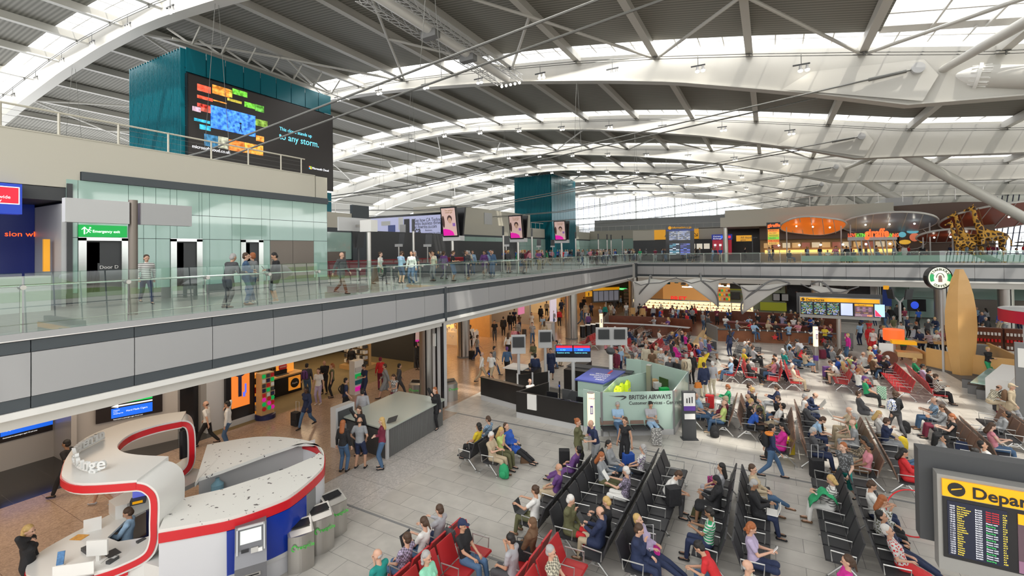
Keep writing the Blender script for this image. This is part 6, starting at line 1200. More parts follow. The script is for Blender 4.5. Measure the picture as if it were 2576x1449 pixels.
# ================================================================ departures boards
def board(x, y, W, label, near):
 t = thing('departures_board', label, 'information board', (x, y, 0));
 B().tube([(0, .15, 0), (0, .15, 2.75)], .13, 14).obj('post', M['steel'], t, smooth=True)
 B().box(-W/2, W/2, -.1, .1, 2.7, 4.07).obj('frame', mat('board_grey', (.3, .295, .28), .4, .3), t); B().box(-W/2-.15, W/2+.15, .16, .4, 2.95, 4.3).obj('back_case', M['dgrey'], t)
 B().box(-W/2+.05, W/2-.05, -.13, -.1, 3.78, 4.02).obj('yellow_header', M['yellow'], t); text('Departures', .22, frame((-W/2+.36, -.135, 3.82), (1, 0, 0), (0, 0, 1)), M['black'], t, bold=.004)
 B().lathe([(.095, 0), (.095, .01)], (0, 0, 0), 18, M=Matrix.Translation((-W/2+.2, -.13, 3.9)) @ Matrix.Rotation(PI/2, 4, 'X')).obj('plane_disc', M['black'], t)
 B().prism([(-.06, -.01), (.05, .03), (.06, .045), (-.055, .01)], 0, .004, frame((-W/2+.2, -.142, 3.89), (1, 0, 0), (0, 0, 1))).obj('plane_symbol', M['yellow'], t)
 B().box(-W/2+.05, W/2-.05, -.12, -.1, 2.9, 3.76).obj('screen_case', M['black'], t)
 n = 3; sw = .64
 xs_ = [-W/2+.1+k*.72 for k in range(4)]
 for k, x0 in enumerate(xs_):
  if near and k: break
  s_ = B().box(x0, x0+.62, -.13, -.12, 2.95, 3.72).obj('flight_screen', S_DEP if not near else mat('flight_black', (.004, .005, .012), .3, emit=(.006, .008, .02), es=1), t)
  if near:
   rr = random.Random(3); names = ['Moscow', 'San Francisco', 'Los Angeles', 'Edinburgh', 'Dublin', 'Nice', 'Madrid', 'Vienna', 'Lisbon', 'Istanbul', 'Stuttgart', 'Newcastle', 'Paris', 'Rome', 'Berlin', 'Geneva', 'Milan', 'Oslo', 'Venice', 'Athens', 'Malaga', 'Porto']
   wt = lit('row_white', (.7, .7, .75), .9); yl = lit('row_yellow', (.8, .6, .05), .9); rd_ = lit('row_red', (.6, .02, .02), .9); gn_ = lit('row_green', (.05, .5, .1), .9)
   T = [[], [], [], []]
   for r_ in range(22):
    z = 3.65-r_*.032
    for (s2, xo, mm) in (('%d:%02d' % (10+r_//8, (r_*7) % 60), .02, wt), (names[r_], .1, yl), ('BA%03d' % rr.randint(100, 999), .29, wt), (('Gate closing' if r_ < 5 else 'Boarding' if r_ % 3 == 0 else 'Please wait'), .4, rd_ if r_ < 5 else gn_ if r_ % 3 == 0 else wt), ('A%d' % rr.randint(1, 23), .57, yl)):
     text(s2, .027, frame((x0+xo, -.132, z), (1, 0, 0), (0, 0, 1)), mm, s_, depth=.001)
 x0 = xs_[1] if near else xs_[3]+.0
 if not near: B().box(xs_[3], xs_[3]+.62, -.135, -.12, 2.95, 3.72).obj('timetable_screen', lit('pale_blue', (.4, .45, .75), .7), t); x0 = xs_[3]+.72
 s_ = B().box(x0, x0+.95, -.13, -.12, 2.92, 3.72).obj('terminal_screen', S_TER, t)
 B().box(x0, x0+.95, -.14, -.13, 3.58, 3.72).obj('terminal_header', M['yellow'], s_); text('Terminal 5', .1, frame((x0+.16, -.142, 3.615), (1, 0, 0), (0, 0, 1)), M['black'], s_)
 mv = lit('mauve', (.14, .07, .11), .9)
 for k, ch in enumerate('ABC'):
  xx = x0+.1+k*.3; B().box(xx, xx+.17, -.14, -.13, 3.24, 3.53).obj('pier_block', mv, s_); text(ch, .07, frame((xx+.06, -.142, 3.44), (1, 0, 0), (0, 0, 1)), M['white'], s_)
 B().box(x0+.1, x0+.14, -.145, -.14, 3.32, 3.36).obj('you_are_here', M['red'], s_)
 B().bar((x0+.27, -.14, 3.38), (x0+.4, -.14, 3.38), .01, .012, (0, 0, 1)).bar((x0+.57, -.14, 3.38), (x0+.7, -.14, 3.38), .01, .012, (0, 0, 1)).obj('transit_line', M['white'], s_)
 for s2, xo, z, mm, sz in (('You are', .15, 3.35, M['white'], .03), ('here', .15, 3.32, M['white'], .03), ('via transit', .27, 3.31, M['white'], .04), ('Gates A1-A23', .05, 3.15, M['yellow'], .042), ('10 minutes', .07, 3.105, M['white'], .042), ('Gates B32-B48', .45, 3.15, M['yellow'], .042), ('15 minutes', .48, 3.105, M['white'], .042)): text(s2, sz, frame((x0+xo, -.142, z), (1, 0, 0), (0, 0, 1)), mm, s_, depth=.002, bold=.001)
 B().box(x0, x0+.95, -.135, -.13, 2.92, 3.08).obj('mauve_footer', mv, s_)
 for k, s2 in enumerate(('Please allow', 'enough time to', 'reach your gate')): text(s2, .052, frame((x0+.05, -.142, 3.04-k*.048), (1, 0, 0), (0, 0, 1)), M['white'], s_, depth=.002, bold=.001)
 text('11:29', .12, frame((x0+.62, -.142, 2.95), (1, 0, 0), (0, 0, 1)), lit('clock_amber', (1, .3, .02), 1.2), s_, bold=.003)
 if not near:
  x1 = x0+1.02; B().box(x1, x1+.5, -.135, -.12, 2.95, 3.72).obj('advert_screen', lit('ad_sky', (.3, .5, .75), .8), t); B().prism([(x1+.02, 2.97), (x1+.35, 2.97), (x1+.02, 3.4)], .13, .142, Matrix.Rotation(PI/2, 4, 'X')).obj('red_shape', lit('ad_red', (.8, .03, .08), .8), t)
 return t
board(3.85, 36.5, 4.3, 'departures board with yellow header on a steel post in the middle distance', False)
nb = board(4.22, 9.0, 4.3, 'large close departures board at the lower right corner of the hall', True)
for (px, py, yy_, lab) in ((2265, 830, 50.5, 'front'), (2270, 790, 53, 'rear')):
 p = onZ(0, px, py) ; t = thing('gate_monitor', f'{lab} Y-shaped post with tilted grey gate monitors and yellow tag near the coffee corner', 'monitor', (p.x, p.y, 0), R(-12))
 B().tube([(0, 0, 0), (0, 0, 2.4)], .1, 12).tube([(0, 0, 2.4), (-.55, 0, 3.1)], .07, 8).tube([(0, 0, 2.4), (.55, 0, 3.1)], .07, 8).obj('post', M['lite'], t, smooth=True)
 for s_ in (-1, 1): B().box(-.35, .35, -.06, .06, 0, .9, Matrix.Translation((.55*s_, 0, 2.7)) @ Matrix.Rotation(R(50*s_), 4, 'Z') @ Matrix.Rotation(R(10), 4, 'X')).obj('screen', M['dgrey'], t)
 B().box(-1.1, -.7, -.1, .0, 3.5, 3.85).obj('yellow_tag', M['yellow'], t)
# ================================================================ bar with wooden front
cw = mat('copper_wood', (.24, .085, .035), .35, noise=(1.5, .45))
t = thing('bar_counter', 'long polished copper brown wooden bar front with red stars', 'bar counter')
q = [(-4.05, 40.4), (-1.2, 40.6), (1.6, 40.9), (4.3, 41.2)]
q = [onZ(0, x, y) for x, y in ((1806, 858), (1900, 861), (2000, 866), (2106, 872))]
for a, b_ in zip(q, q[1:]): wallseg(t, (a.x, a.y), (b_.x, b_.y), 0, .92, .1, 'wood_panel', cw); wallseg(t, (a.x, a.y), (b_.x, b_.y), .92, .97, .4, 'counter_top', M['dgrey'])
wallseg(t, (q[3].x, q[3].y), (q[3].x+.9, q[3].y-.4), 0, 1.1, .15, 'grey_end', M['mgrey']); wallseg(t, (q[0].x-1.0, q[0].y+2), (q[0].x, q[0].y), 0, 1.1, .15, 'grey_end', M['mgrey'])
for x in (1950, 2066):
 p = onZ(.55, x, 852 if x == 1950 else 864); st = [(.25*math.cos(R(90+36*k))*(1 if k % 2 == 0 else .42), .25*math.sin(R(90+36*k))*(1 if k % 2 == 0 else .42)) for k in range(10)]
 a = onZ(0, x, 870); B().prism(st, 0, .05, frame((q[1].x+(q[2].x-q[1].x)*((x-1900)/100), min(q[1].y, q[2].y)-.15+(.1 if x > 2000 else -.05)-.12, .55), (1, 0, 0), (0, 0, 1))).obj('red_star', M['red'], t)
t = thing('bar_counter', 'dark red brown wooden bar with ledge below the sandwich shop', 'bar counter')
r_ = [onZ(0, x, y) for x, y in ((1520, 842), (1600, 846), (1680, 851), (1735, 857))]
for a, b_ in zip(r_, r_[1:]): wallseg(t, (a.x, a.y), (b_.x, b_.y), 0, 1.0, .1, 'wood_panel', M['dwood']); wallseg(t, (a.x, a.y), (b_.x, b_.y), 1.0, 1.05, .5, 'counter_top', M['lite']); wallseg(t, (a.x, a.y+1.4), (b_.x, b_.y+1.4), .5, 1.5, .1, 'rear_panel', M['dwood'])
wallseg(t, (r_[0].x, r_[0].y), (r_[0].x-.6, r_[0].y+3.2), 0, 1.5, .15, 'grey_end', M['bronze'])
struct(B().box(-5.4, -4.2, 36.9, 47, 0, .012).obj('floor_12', M['wood'])); struct(B().box(-13, 5, 41.5, 57, 0, .01).obj('floor_13', M['dwood']))
t = thing('bar_counter', 'inner red topped table counter of the bar', 'bar counter')
B().box(-3.2, 3.8, 43.2, 43.9, 0, 1.05).obj('base', M['dwood'], t); B().box(-3.3, 3.9, 43.1, 44, 1.05, 1.1).obj('counter_top', mat('maroon', (.16, .02, .025), .35), t); B().box(-3.2, 5, 47.5, 47.8, 0, 1.5).obj('rear_panel', M['dwood'], t)
for k in range(2):
 t = thing('high_chair', ('left' if k == 0 else 'right')+' pale wooden high chair beside the bar', 'chair', (-11.9+1.0*k, 45.4, 0))
 for sx_ in (-.2, .2):
  for sy_ in (-.2, .2): B().bar((sx_*1.2, sy_*1.2, 0), (sx_, sy_, 1.6), .05, .05).obj('leg', M['wood'], t)
 B().box(-.22, .22, -.22, .22, 1.0, 1.05).obj('seat', M['wood'], t); B().box(-.22, .22, .18, .22, 1.05, 1.6).obj('backrest', M['wood'], t)
# ================================================================ coffee corner
pw = mat('coffee_wood', (.62, .36, .13), .35, noise=(1.2, .1))
t = thing('coffee_counter', 'curved pale wooden counter wall of the coffee corner', 'counter')
s1 = [(8.2, 36.6), (9.1, 35.5), (9.7, 35.6), (10.5, 35.0), (11.9, 34.7), (11.9, 40)]
for a, b_ in zip(s1, s1[1:]): wallseg(t, a, b_, 0, 1.2, .12, 'wood_panel', pw); wallseg(t, a, b_, 0, .12, .16, 'plinth', M['bronze'])
wallseg(t, (8.2, 36.6), (7.6, 41), 0, .9, .12, 'wood_panel', pw); wallseg(t, (8.4, 40.5), (12, 40.5), .85, 1.0, .6, 'table_top', pw)
B().box(9.8, 11.4, 38.2, 38.7, 0, 1.3).obj('glass_case', M['mgrey'], t)
for k in range(3):
 B().box(10.2+1.4*k, 11.5+1.4*k, 41, 41.4, .6, 2.0).obj('shelf_unit', M['dwood'], t)
 for r2 in range(3):
  for j in range(7): B().tube([(10.3+1.4*k+.17*j, 40.9, .72+.42*r2), (10.3+1.4*k+.17*j, 40.9, .9+.42*r2)], .06, 8).obj('cup', [M['wht'], M['red'], M['wht']][r2] if k else M['bronze'], t)
t = thing('wooden_fin', 'tall surfboard shaped pale wooden fin rising beside the coffee roundel', 'sculpture', (9.45, 35.3, 0), R(5))
prof = [(0, .42), (.6, .5), (1.5, .62), (2.6, .7), (3.6, .68), (4.6, .56), (5.4, .38), (6.0, .16)]
b = B(); vs = []
for z, w in prof: vs += [(-w, .12, z), (-w*.35, -.3*w-.02, z), (w, .05, z), (w*.6, .3, z)]
b.add(vs, [(i*4+j, i*4+(j+1) % 4, i*4+4+(j+1) % 4, i*4+4+j) for i in range(len(prof)-1) for j in range(4)]+[(0, 1, 2, 3), tuple(4*len(prof)-4+j for j in (3, 2, 1, 0))]); b.obj('board', pw, t)
t = thing('roundel_sign', 'round white green and black coffee roundel sign on a pole', 'sign', (8.55, 35.6, 0), R(22))
RM = lambda r, d, y: B().lathe([(r, 0), (r, d)], (0, 0, 0), 40, M=Matrix.Translation((0, y, 5.5)) @ Matrix.Rotation(PI/2, 4, 'X'))
B().tube([(.25, .1, 0), (.25, .1, 5)], .06, 8).obj('pole', M['lite'], t); RM(.68, .3, .15).obj('drum', M['black'], t); cr_ = lit('roundel_cream', (.75, .78, .6), .6); gr2 = lit('roundel_green', (.02, .3, .1), .5)
RM(.6, .02, -.15).obj('cream_disc', cr_, t); B().tube([(.47*math.cos(a), -.18, 5.5+.47*math.sin(a)) for a in [R(-25+k*10) for k in range(6)]], .11, 4).tube([(.47*math.cos(a), -.18, 5.5+.47*math.sin(a)) for a in [R(155+k*10) for k in range(6)]], .11, 4).obj('green_band', gr2, t)
for k, ch in enumerate('STARBUCKS'): a = R(150-k*15); text(ch, .19, frame((.42*math.cos(a), -.18, 5.5+.42*math.sin(a)), (math.sin(a), 0, -math.cos(a)), (math.cos(a), 0, math.sin(a))), M['dgrey'], t, align='CENTER', bold=.006)
for k, ch in enumerate('COFFEE'): a = R(235+k*14); text(ch, .19, frame((.56*math.cos(a), -.18, 5.5+.56*math.sin(a)), (-math.sin(a), 0, math.cos(a)), (-math.cos(a), 0, -math.sin(a))), M['dgrey'], t, align='CENTER', bold=.006)
B().sph((0, -.18, 5.53), (.1, .01, .12)).bar((0, -.18, 5.45), (0, -.18, 5.25), .02, .2, (1, 0, 0)).obj('crowned_figure', mat('fig', (.35, .2, .18), .5), t); B().tube([(.2*math.cos(a), -.18, 5.5+.26*math.sin(a)) for a in [R(k*18) for k in range(11)]], .02, 4).obj('hair_lines', M['dgrey'], t)
t = thing('round_canopy', 'red ring shaped canopy at the right edge of the hall', 'canopy', (13.2, 35.2, 0)); n = 40
ring = lambda r, z: [(r*math.cos(2*PI*k/n), r*math.sin(2*PI*k/n), z) for k in range(n)]
b = B(); b.add(ring(2.2, 3.2)+ring(2.2, 3.85), [(i, (i+1) % n, n+(i+1) % n, n+i) for i in range(n)]); b.obj('red_drum', mat('drum_red', (.5, .01, .04), .4), t, smooth=True); b = B(); b.add(ring(2.2, 3.86)+ring(1.2, 3.86), [(i, (i+1) % n, n+(i+1) % n, n+i) for i in range(n)]); b.obj('top_ring', M['lite'], t); b = B(); b.add(ring(1.2, 3.4)+ring(1.2, 3.86), [(i, (i+1) % n, n+(i+1) % n, n+i) for i in range(n)]); b.obj('inner_drum', mat('drum_red', (.5, .01, .04), .4), t)
B().box(-.6, 2, -1.5, .5, 0, 3.2).obj('wood_core', pw, t); B().tube([(-1.6, -1, 0), (-1.6, -1, 3.2)], .07, 8).obj('post', M['lite'], t)
t = thing('drum_lampshade', 'glowing orange drum lampshade above the wooden counter', 'lamp', (6.95, 38.3, 0)); B().tube([(0, 0, 1.25), (0, 0, 1.95)], .55, 24).obj('shade', lit('shade_orange', (.8, .1, .02), .8), t, smooth=True); B().tube([(0, 0, 0), (0, 0, 1.3)], .05, 8).obj('post', M['lite'], t)
for k, (x, y) in enumerate(((2440, 975), (2455, 990), (2478, 1003))):
 p = onZ(0, x, y); t = thing('stone_stool', 'cubic grey stone stool, '+['furthest', 'middle', 'nearest'][k]+' of three by the work counter', 'stool', (p.x, p.y, 0), R(-20), 'cubic grey stools'); B().box(-.27, .27, -.27, .27, 0, .44).obj('block', M['mgrey'], t); B().box(-.28, .28, -.28, .28, .44, .47).obj('top', M['dgrey'], t)
t = thing('internet_desk', 'grey internet counter with white vented cabinets at the right', 'counter', (10.0, 31.5, 0), R(-25)); B().box(-.4, .4, -2.2, 2.0, 0, 1.15).obj('cabinet', M['wht'], t)
for k in range(4): B().box(-.42, -.4, -1.9+k*1.0, -1.3+k*1.0, .3, 1.0).obj('vent', M['dgrey'], t)
B().box(-.9, -.4, -2.2, 2.0, .8, .84).obj('glass_shelf', M['green'], t)
t = thing('grey_pylon', 'tall dark steel pylon with a white notice at the right edge', 'pylon', (9.35, 27.6, 0), R(-15)); B().box(-.3, .3, -.2, .2, 0, 3.2).obj('body', M['mgrey'], t); B().box(-.22, .22, -.22, -.2, 2.2, 3.0).obj('notice', M['wht'], t)
t = thing('handcart', 'white sign and wooden display cart loaded with pastries beside the coffee corner', 'cart', (6.3, 36.6, 0)); B().box(-.4, .3, -.05, .0, .3, 1.3).obj('white_board', M['wht'], t); B().box(.5, 1.7, 0, .8, .5, .8).obj('wood_tray', M['wood'], t); B().lathe([(.42, -.03), (.42, .03)], (0, 0, 0), 20, M=Matrix.Translation((.1, -.1, .42)) @ Matrix.Rotation(PI/2, 4, 'X')).obj('wheel', M['dwood'], t); B().box(.3, 1.5, .2, .8, 1.25, 1.45).obj('yellow_box', M['yellow'], t)
# ================================================================ beam seating
alu = mat('cast_aluminium', (.55, .55, .54), .3, .8)
SEATM = {'black': (mat('black_leather', (.022, .022, .025), .5), mat('black_leather', (.022, .022, .025), .5)), 'red': (mat('red_seat', (.42, .022, .025), .4), mat('red_seat', (.42, .022, .025), .4)), 'wood': (mat('black_leather', (.022, .022, .025), .5), mat('walnut_back', (.16, .09, .06), .4, noise=(3, .3)))}
BM = {}
def bpart(k):
 if k in BM: return BM[k]
 b = B(); sm = False
 if k == 'seat':
  b.add([(-.27, -.2, .44), (.27, -.2, .44), (.27, .3, .455), (-.27, .3, .455), (-.27, -.2, .39), (.27, -.2, .39), (.27, .32, .41), (-.27, .32, .41)], [(0, 1, 2, 3), (7, 6, 5, 4), (0, 4, 5, 1), (1, 5, 6, 2), (2, 6, 7, 3), (3, 7, 4, 0)])
 elif k == 'backrest': b.add([(-.27, -.2, .47), (.27, -.2, .47), (.25, -.38, .98), (-.25, -.38, .98), (-.27, -.24, .46), (.27, -.24, .46), (.25, -.415, .97), (-.25, -.415, .97)], [(0, 1, 2, 3), (7, 6, 5, 4), (0, 4, 5, 1), (1, 5, 6, 2), (2, 6, 7, 3), (3, 7, 4, 0)])
 elif k == 'armrest': b.tube([(0, -.22, .45), (0, -.24, .66), (0, .22, .68), (0, .2, .45)], .016, 6)
 elif k == 'leg': b.tube([(0, -.02, .4), (0, .3, .05)], .022, 6).tube([(0, -.02, .4), (0, -.36, .05)], .022, 6).lathe([(.045, 0), (.04, .03)], (0, .31, 0), 10).lathe([(.045, 0), (.04, .03)], (0, -.37, 0), 10).tube([(0, .12, .26), (0, -.17, .26)], .012, 5)
 BM[k] = b.mesh(k, False); BM[k].materials.append(alu); return BM[k]
BENCH = []
NAMES = {'black': 'black leather', 'red': 'red', 'wood': 'black seated wooden backed'}
def bench(x, y, n, kind, face, label, ang=0):
 """row runs away from (x,y) along +Y (turned by ang), seats face face*X"""
 t = thing('beam_seating', label, 'airport seating', (x, y, 0), R(ang)+(R(-90) if face > 0 else R(90)))
 d = -face     # local x runs opposite / along the row
 for k in range(n):
  lx = d*(.3+.6*k) if True else 0
  for nm, m in (('seat', SEATM[kind][0]), ('backrest', SEATM[kind][1])):
   o = bpy.data.objects.new(nm, bpart(nm)); C.objects.link(o); o.parent = t; o.location = (lx, 0, 0); o.material_slots[0].link = 'OBJECT'; o.material_slots[0].material = m
 for k in range(0, n+1): o = bpy.data.objects.new('armrest', bpart('armrest')); C.objects.link(o); o.parent = t; o.location = (d*.6*k, 0, 0)
 for k in ([0, n] if n < 4 else [0, n//2, n]): o = bpy.data.objects.new('leg', bpart('leg')); C.objects.link(o); o.parent = t; o.location = (d*(.6*k+(.12 if k == 0 else -.12 if k == n else 0)), -.03, 0)
 B().bar((0, -.03, .36), (d*.6*n, -.03, .36), .07, .05).obj('beam', alu, t)
 BENCH.append((x, y, n, face, R(ang), t)); return t
RG = .47
ROWS = [(1197, 1191, 3, 3, 'black', 'small group beyond the terrazzo'), (1375, 1385, 6, 7, 'black', 'row starting at the man in red trousers'), (1540, 1475, 9, 9, 'black', 'row of the grey haired reader'), (1835, 1475, 7, 7, 'black', 'row of the woman in the black robe'), (2190, 1490, 7, 8, 'black', 'row of the green scarf'),
(2010, 1180, 6, 8, 'wood', 'row behind the striding man'), (1850, 1105, 5, 5, 'wood', 'row of the bright blue shirt'), (2235, 1245, 7, 7, 'wood', 'row behind the patterned grey shirt'), (2490, 1195, 7, 5, 'wood', 'row with the reclining man'), (2600, 1150, 4, 5, 'wood', 'right edge row'),
(1862, 967, 4, 4, 'red', 'row left of the steel charging post'), (1973, 982, 5, 5, 'red', 'row near the steel charging post'), (2150, 990, 5, 5, 'red', 'row of the child in green'), (2330, 1015, 0, 7, 'red', 'long row in front of the coffee counter'), (2310, 1012, 7, 0, 'red', 'long row backing the coffee counter'),
(1880, 905, 4, 4, 'wood', 'row in front of the wooden bar'), (2010, 905, 4, 4, 'wood', 'row by the green suitcase'), (1640, 905, 5, 5, 'red', 'row beyond the airline booth'), (1740, 925, 4, 4, 'red', 'row of the yellow coat'), (1560, 900, 4, 4, 'red', 'row behind the desk'), (1600, 860, 4, 4, 'wood', 'row under the dark bar'), (1700, 868, 4, 4, 'wood', 'row by the wooden steps'), (1480, 880, 3, 3, 'red', 'row at the walkway edge'), (2110, 895, 3, 3, 'wood', 'row below the departures board'), (1718, 1078, 0, 4, 'wood', 'short row beside the leaflet stand')]
for (px, py, nl, nr, kind, lb) in ROWS:
 p = onZ(0, px, py)
 kd = NAMES[kind]
 if nl: bench(p.x-RG, p.y, nl, kind, -1, f'{kd} bench facing left, {lb}')
 if nr: bench(p.x+RG, p.y, nr, kind, 1, f'{kd} bench facing right, {lb}')
p = onZ(0, 1075, 1500); bench(p.x-RG, p.y-2.2, 6, 'red', -1, 'red bench facing left at the bottom edge'); bench(p.x+RG, p.y-2.2, 6, 'red', 1, 'red bench facing right at the bottom edge')
p = onZ(0, 1340, 1530); bench(p.x-RG, p.y-1.2, 4, 'red', -1, 'red bench facing left beside the black row'); bench(p.x+RG, p.y-1.2, 4, 'red', 1, 'red bench facing right beside the black row')
t = thing('beam_seating', 'walnut backed bench against the airline booth wall', 'airport seating', (-4.85, 18.05, 0), R(31+180))
for k in range(4):
 for nm, m in (('seat', SEATM['wood'][0]), ('backrest', SEATM['wood'][1])):
  o = bpy.data.objects.new(nm, bpart(nm)); C.objects.link(o); o.parent = t; o.location = (-.9+.6*k, 0, 0); o.material_slots[0].link = 'OBJECT'; o.material_slots[0].material = m
for k in (0, 3): o = bpy.data.objects.new('leg', bpart('leg')); C.objects.link(o); o.parent = t; o.location = (-.9+.6*k, -.03, 0)
B().bar((-1.2, -.03, .36), (1.2, -.03, .36), .07, .05).obj('beam', alu, t)
# ================================================================ people
V = Vector
POSE = {  # pelvis(y,z), lean, head pitch down, head yaw, ankles L R, wrists L R, elbow pole, knee pole
'sp': ((0, .53), -8, 30, 0, (-.11, .48, .09), (.11, .5, .09), (-.07, .33, .82), (.08, .31, .84)),
'sl': ((0, .53), -10, 12, 0, (-.13, .5, .09), (.12, .46, .09), (-.11, .27, .64), (.1, .28, .64)),
'sf': ((.02, .53), 34, 30, 0, (-.14, .42, .09), (.15, .44, .09), (-.06, .52, .66), (.05, .53, .66)),
'sx': ((0, .53), -12, 15, 20, (-.08, .5, .09), (-.14, .74, .33), (-.1, .25, .68), (.1, .24, .7)),
'sr': ((0, .53), -6, 22, 0, (-.12, .5, .09), (.12, .48, .09), (-.2, .4, .86), (.2, .4, .86)),
'sz': ((.16, .5), -24, -4, 15, (-.13, .95, .09), (.06, .98, .1), (-.1, .3, .66), (.12, .28, .66)),
'sh': ((0, .53), 4, 18, -15, (-.12, .46, .09), (.13, .5, .09), (-.1, .3, .66), (.04, .2, 1.02)),
'st': ((0, .92), 0, 4, 0, (-.1, 0, .09), (.1, .02, .09), (-.27, .05, .83), (.27, .06, .83)),
'sc': ((0, .92), 0, 8, 10, (-.11, 0, .09), (.1, .03, .09), (.11, .22, 1.1), (-.11, .21, 1.15)),
'sk': ((0, .92), 0, 4, -20, (-.16, 0, .09), (.16, .02, .09), (-.19, .06, .97), (.19, .06, .97)),
'ph': ((0, .92), 2, 30, 0, (-.1, 0, .09), (.11, .04, .09), (-.06, .33, 1.13), (.08, .3, 1.15)),
'fa': ((0, .92), 0, 10, 10, (-.1, 0, .09), (.1, .03, .09), (-.26, .05, .84), (.12, .1, 1.5)),
'wa': ((0, .9), 4, 6, 0, (-.09, .34, .1), (.09, -.36, .15), (-.26, -.16, .86), (.25, .22, .92)),
'wb': ((0, .9), 4, 6, 0, (-.09, -.36, .15), (.09, .34, .1), (-.25, .22, .92), (.26, -.2, .84)),
'le': ((0, .92), 18, 12, 0, (-.12, -.05, .09), (.12, -.1, .09), (-.2, .42, 1.12), (.2, .42, 1.12)),
'be': ((0, .9), 62, 20, 0, (-.12, 0, .09), (.12, .1, .09), (-.12, .55, .7), (.12, .55, .72)),
}
def ik(a, t, l1, l2, pole):
 d = t-a; L = min(d.length, l1+l2-.005); d = d.normalized(); c = (l1*l1-l2*l2+L*L)/(2*L); h = math.sqrt(max(0, l1*l1-c*c))
 n = (V(pole)-d*V(pole).dot(d)).normalized(); return a+d*c+n*h, a+d*L
JC = {}
def joints(p, f):
 if (p, f) in JC: return JC[(p, f)]
 (py, pz), L, hp, hy, aL, aR, wL, wR = POSE[p]; L = R(L); j = {}; P = V((0, py, pz)); u = V((0, math.sin(L), math.cos(L)))
 sp = V((0, math.sin(L*.6), math.cos(L*.6)))
 j['P'] = P; j['W'] = P+sp*.19; j['C'] = j['W']+u*.17; j['N'] = j['C']+u*.16
 hu = V((0, math.sin(L*.6+R(hp)*.5), math.cos(L*.6+R(hp)*.5))); j['H'] = j['N']+hu*.182
 pit = R(hp)+L*.5; yw = R(hy); fw = V((math.sin(yw)*math.cos(pit), math.cos(yw)*math.cos(pit), -math.sin(pit))); j['f'] = fw; sd = V((math.cos(yw), -math.sin(yw), 0)); j['s'] = sd; j['u'] = sd.cross(fw)
 sw = .15 if f else .175
 for s, k, a, w in ((-1, 'L', aL, wL), (1, 'R', aR, wR)):
  sit = pz < .7
  hp_ = P+V((s*.085, 0, -.02)); kn, an = ik(hp_, V(a), .43, .42, (s*.08, 1, .6 if sit else .05));
  sh = j['N']+V((s*sw, 0, 0))-u*.045; el, wr = ik(sh, V(w), .285, .25, (s*(.9 if p == 'sk' else .45), -.8, -.5))
  j['hip'+k], j['kn'+k], j['an'+k], j['sh'+k], j['el'+k], j['wr'+k] = hp_, kn, an, sh, el, wr
  dr = (wr-el).normalized(); j['hd'+k] = wr+dr*.08
 JC[(p, f)] = j; return j
def ell(b, c, r, j=None, n=12, m=8):
 M_ = None
 if j: M_ = Matrix((j['s'], j['f'], j['u'])).transposed()
 b.sph(c, r, n, m, M_.to_4x4() if M_ else None)
def hull(b, c1, r1, c2, r2):
 for k in range(5): t = k/4; b.sph(c1.lerp(c2, t), tuple(x*(1-t)+y*t for x, y in zip(r1, r2)), 14, 8)
def limb(b, p, q, r1, r2): cone(b, p, q, r1, r2, 10)
MC = {}; LOW = [0]
def torso(b, j, f, g, low=0):
 P, W, Cc, N = j['P'], j['W'], j['C'], j['N']
 hull(b, P, ((.16 if f else .155)+g, .115+g, .1), W, ((.115 if f else .135)+g, .095+g, .09)); hull(b, W, ((.115 if f else .135)+g, .095+g, .09), Cc, ((.135 if f else .16)+g, .11+g, .1)); hull(b, Cc, ((.135 if f else .16)+g, .11+g, .1), N-(N-Cc)*.35, ((.12 if f else .14)+g, .085+g, .06))
 limb(b, j['shL'], j['shR'], .055+g, .055+g)
 if f:
  for s in (-1, 1): b.sph(Cc+V((s*.06, .085, -.01)), .055+g*.8, 8, 6)
